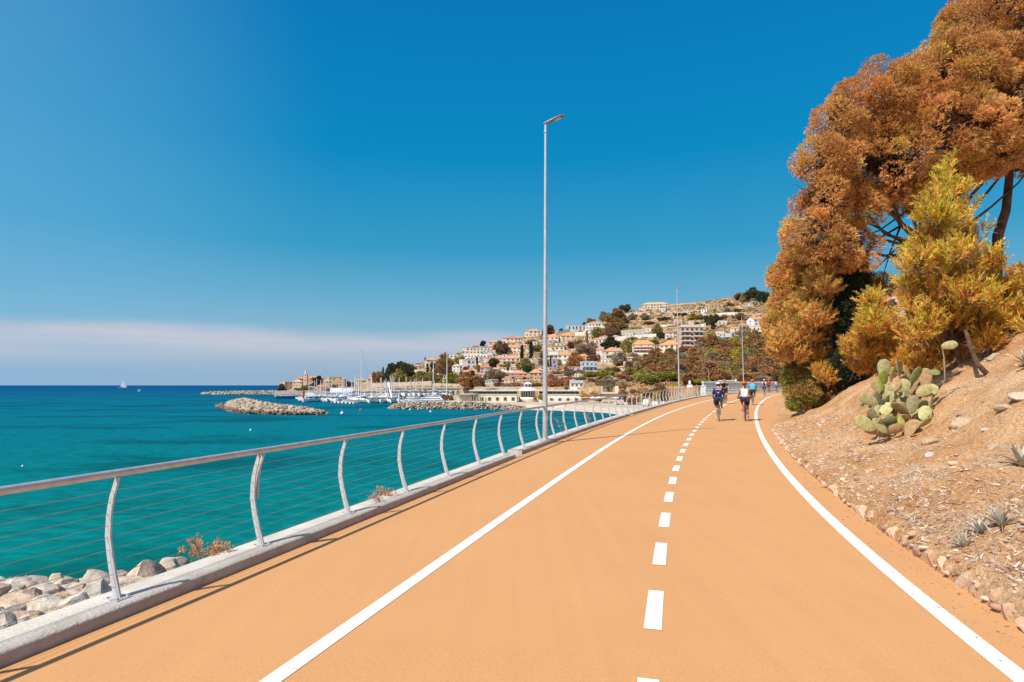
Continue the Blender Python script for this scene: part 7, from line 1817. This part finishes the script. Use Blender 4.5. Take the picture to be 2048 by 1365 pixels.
    # buoys
    for px, py, c, s, lab in ((684,829,(.78,.76,.78),.75,'white buoy off the end of the breakwater'),(721,822,(.55,.10,.05),.6,'red buoy off the marina entrance'),(820,821,(.78,.78,.78),.55,'small white buoy off the pier tip, nearer the pier'),(861,825,(.78,.78,.78),.5,'small white buoy off the pier, right of the other one'),(501,862,(.8,.8,.8),.28,'small white float left of the breakwater'),(45,934,(.8,.8,.8),.16,'tiny white float in the open water at left'),(1125,824,(.8,.8,.8),.5,'white buoy off the beach right of the nearest lamp post')):
        p = sea_at(px, py); s *= .62; t = thing('buoy', lab, 'buoy', p, 0, 'buoys in the bay'); paint(MB().ell((0,0,s*.6), (s,s,s), 14, 10).build('float', M_gloss, t, True), c); paint(MB().tube([(0,0,s*1.4),(0,0,s*2.6)], s*.13, 6).build('staff', M_gloss, t), c)
    # the pier's concrete deck edge
    a, b = at(800,806,211), at(915,806,218)
fleet()

# ------------------------------------------------------------------ life on the beach, vehicles and far lamps
def beach_life():
    rr = random.Random(4); names = ['first','second','third','fourth','fifth','sixth','seventh','eighth','ninth','tenth','eleventh','twelfth']
    xs = [1096,1108,1119,1131,1144,1158,1172,1186,1198,1210,1221,1232]
    for i, x in enumerate(xs):
        p = at(x, 806, 216); p.z = GZ+.02; t = thing('beach_umbrella', f'white beach umbrella, {names[i]} from the left in the row on the sand', 'beach umbrella', p, rr.random(), 'white umbrellas on the beach')
        MB().tube([(0,0,-.2),(0,0,2.3)], .04, 6).build('pole', M_steel, t); paint(MB().lathe([(1.5,1.95),(.8,2.3),(0,2.5)], 10).build('canopy', M_cloth, t), (.74,.68,.62) if i != 6 else (.64,.26,.16))
        if i == 6: t['label'] = 'coral beach umbrella among the white ones on the sand'
    for i, (x, y) in enumerate([(1240,808),(1249,809),(1259,809),(1269,810),(1278,810),(1246,806),(1266,806)]):
        p = at(x, y, 205); p.z = GZ+.1
        boat('dinghy', p, rr.uniform(0,3), f'white dinghy pulled up on the beach, {names[i]} of the group seen through the railing', (.76,.74,.74), 1.2, group='dinghies on the beach')
    def car(px, py, d, label, col, van=False, rz=1.3):
        p = at(px, py, d); p.z = GZ; t = thing('parked_van' if van else 'parked_car', label, 'van' if van else 'car', p, rz, 'vehicles parked by the beach')
        H = 2.1 if van else 1.45; g = MB(); out = [(-2.1,.35),(-2.1,.95),(-1.5,1.0),(-1.0,H),(1.3,H),(2.0,.95 if not van else H*.9),(2.1,.9),(2.1,.35)]
        if van: out = [(-2.3,.35),(-2.3,1.1),(-1.7,1.2),(-1.2,H),(2.3,H),(2.3,.35)]
        n = len(out); vs = [(x,-.85,z) for x,z in out]+[(x,.85,z) for x,z in out]; g.add(vs, [tuple(range(n)), tuple(range(2*n-1,n-1,-1))]+[(i,n+i,n+(i+1)%n,(i+1)%n) for i in range(n)]); paint(g.build('body', M_gloss, t), col)
        MB().box((.1,0,H*.74), (2.6,1.74,H*.34)).build('windows', M_glass, t)
        for x in (-1.35,1.35):
            for y in (-.8,.8): MB().tube([(x,y-.1,.33),(x,y+.1,.33)], .33, 14).build('wheel', M_black, t, True)
    car(1292, 812, 190, 'white van with dark windows parked behind the railing', (.62,.60,.58), True); car(1310, 811, 190, 'white car parked just right of the white van', (.72,.72,.74)); car(1326, 809, 192, 'silver car parked right of the white car', (.5,.52,.55)); car(1273, 787, 240, 'dark car parked high behind the beach', (.05,.06,.08), False, .2)
    # signs by the fence
    p = at(1380, 795, 62); t = thing('signpost', 'white signpost with two small plates standing beyond the railing', 'sign', p, -.35); paint(MB().tube([(0,0,-1.5),(0,0,1.72)], .035, 8).build('post', M_galv, t), (1,1,1)); paint(MB().box((0,-.05,1.52), (.22,.02,.36)).build('plate', M_hull, t), (.72,.72,.70)); paint(MB().box((0,-.05,1.12), (.55,.02,.34)).build('plate', M_hull, t), (.70,.68,.66))
    p = at(1407, 795, 70); t = thing('info_board', 'pale grey upright panel at the railing left of the navy cyclist', 'board', p, -.4); paint(MB().boxb((0,0,-.6), (.62,.08,1.95)).build('panel', M_hull, t), (.55,.62,.66)); paint(MB().boxb((.02,-.06,.5), (.4,.03,.55)).build('notice', M_hull, t), (.72,.66,.62))
    for px, py, h, lab in ((1368,772,5.2,'small curved street lamp just right of the second tall lamp post'),(1418,770,5.6,'small curved street lamp left of the navy cyclist, behind the white parapet wall'),(1465,772,4.6,'small curved street lamp between the navy cyclist and the farthest tall post')):
        p = at(px, py, 200); t = thing('curved_lamp', lab, 'street lamp', p, math.pi, 'small curved lamps behind the wall'); paint(MB().tube([(0,0,-4),(0,0,h*.82),(.25,0,h*.93),(.9,0,h),(1.5,0,h-.05)], [.11,.09,.08,.07,.06], 8).build('pole', M_galv, t), (1,1,1)); paint(MB().box((1.7,0,h-.05), (.6,.22,.12)).build('lamp_head', M_hull, t), (.6,.6,.6))
    t = thing('barrier', 'white horizontal barrier beam behind the cyclists', 'barrier', at(1455,768,150), -.1); paint(MB().box((0,0,.8), (4.6,.12,.18)).boxb((2.0,0,-3), (.3,.3,4.2)).build('beam', M_hull, t), (.74,.70,.66))
beach_life()
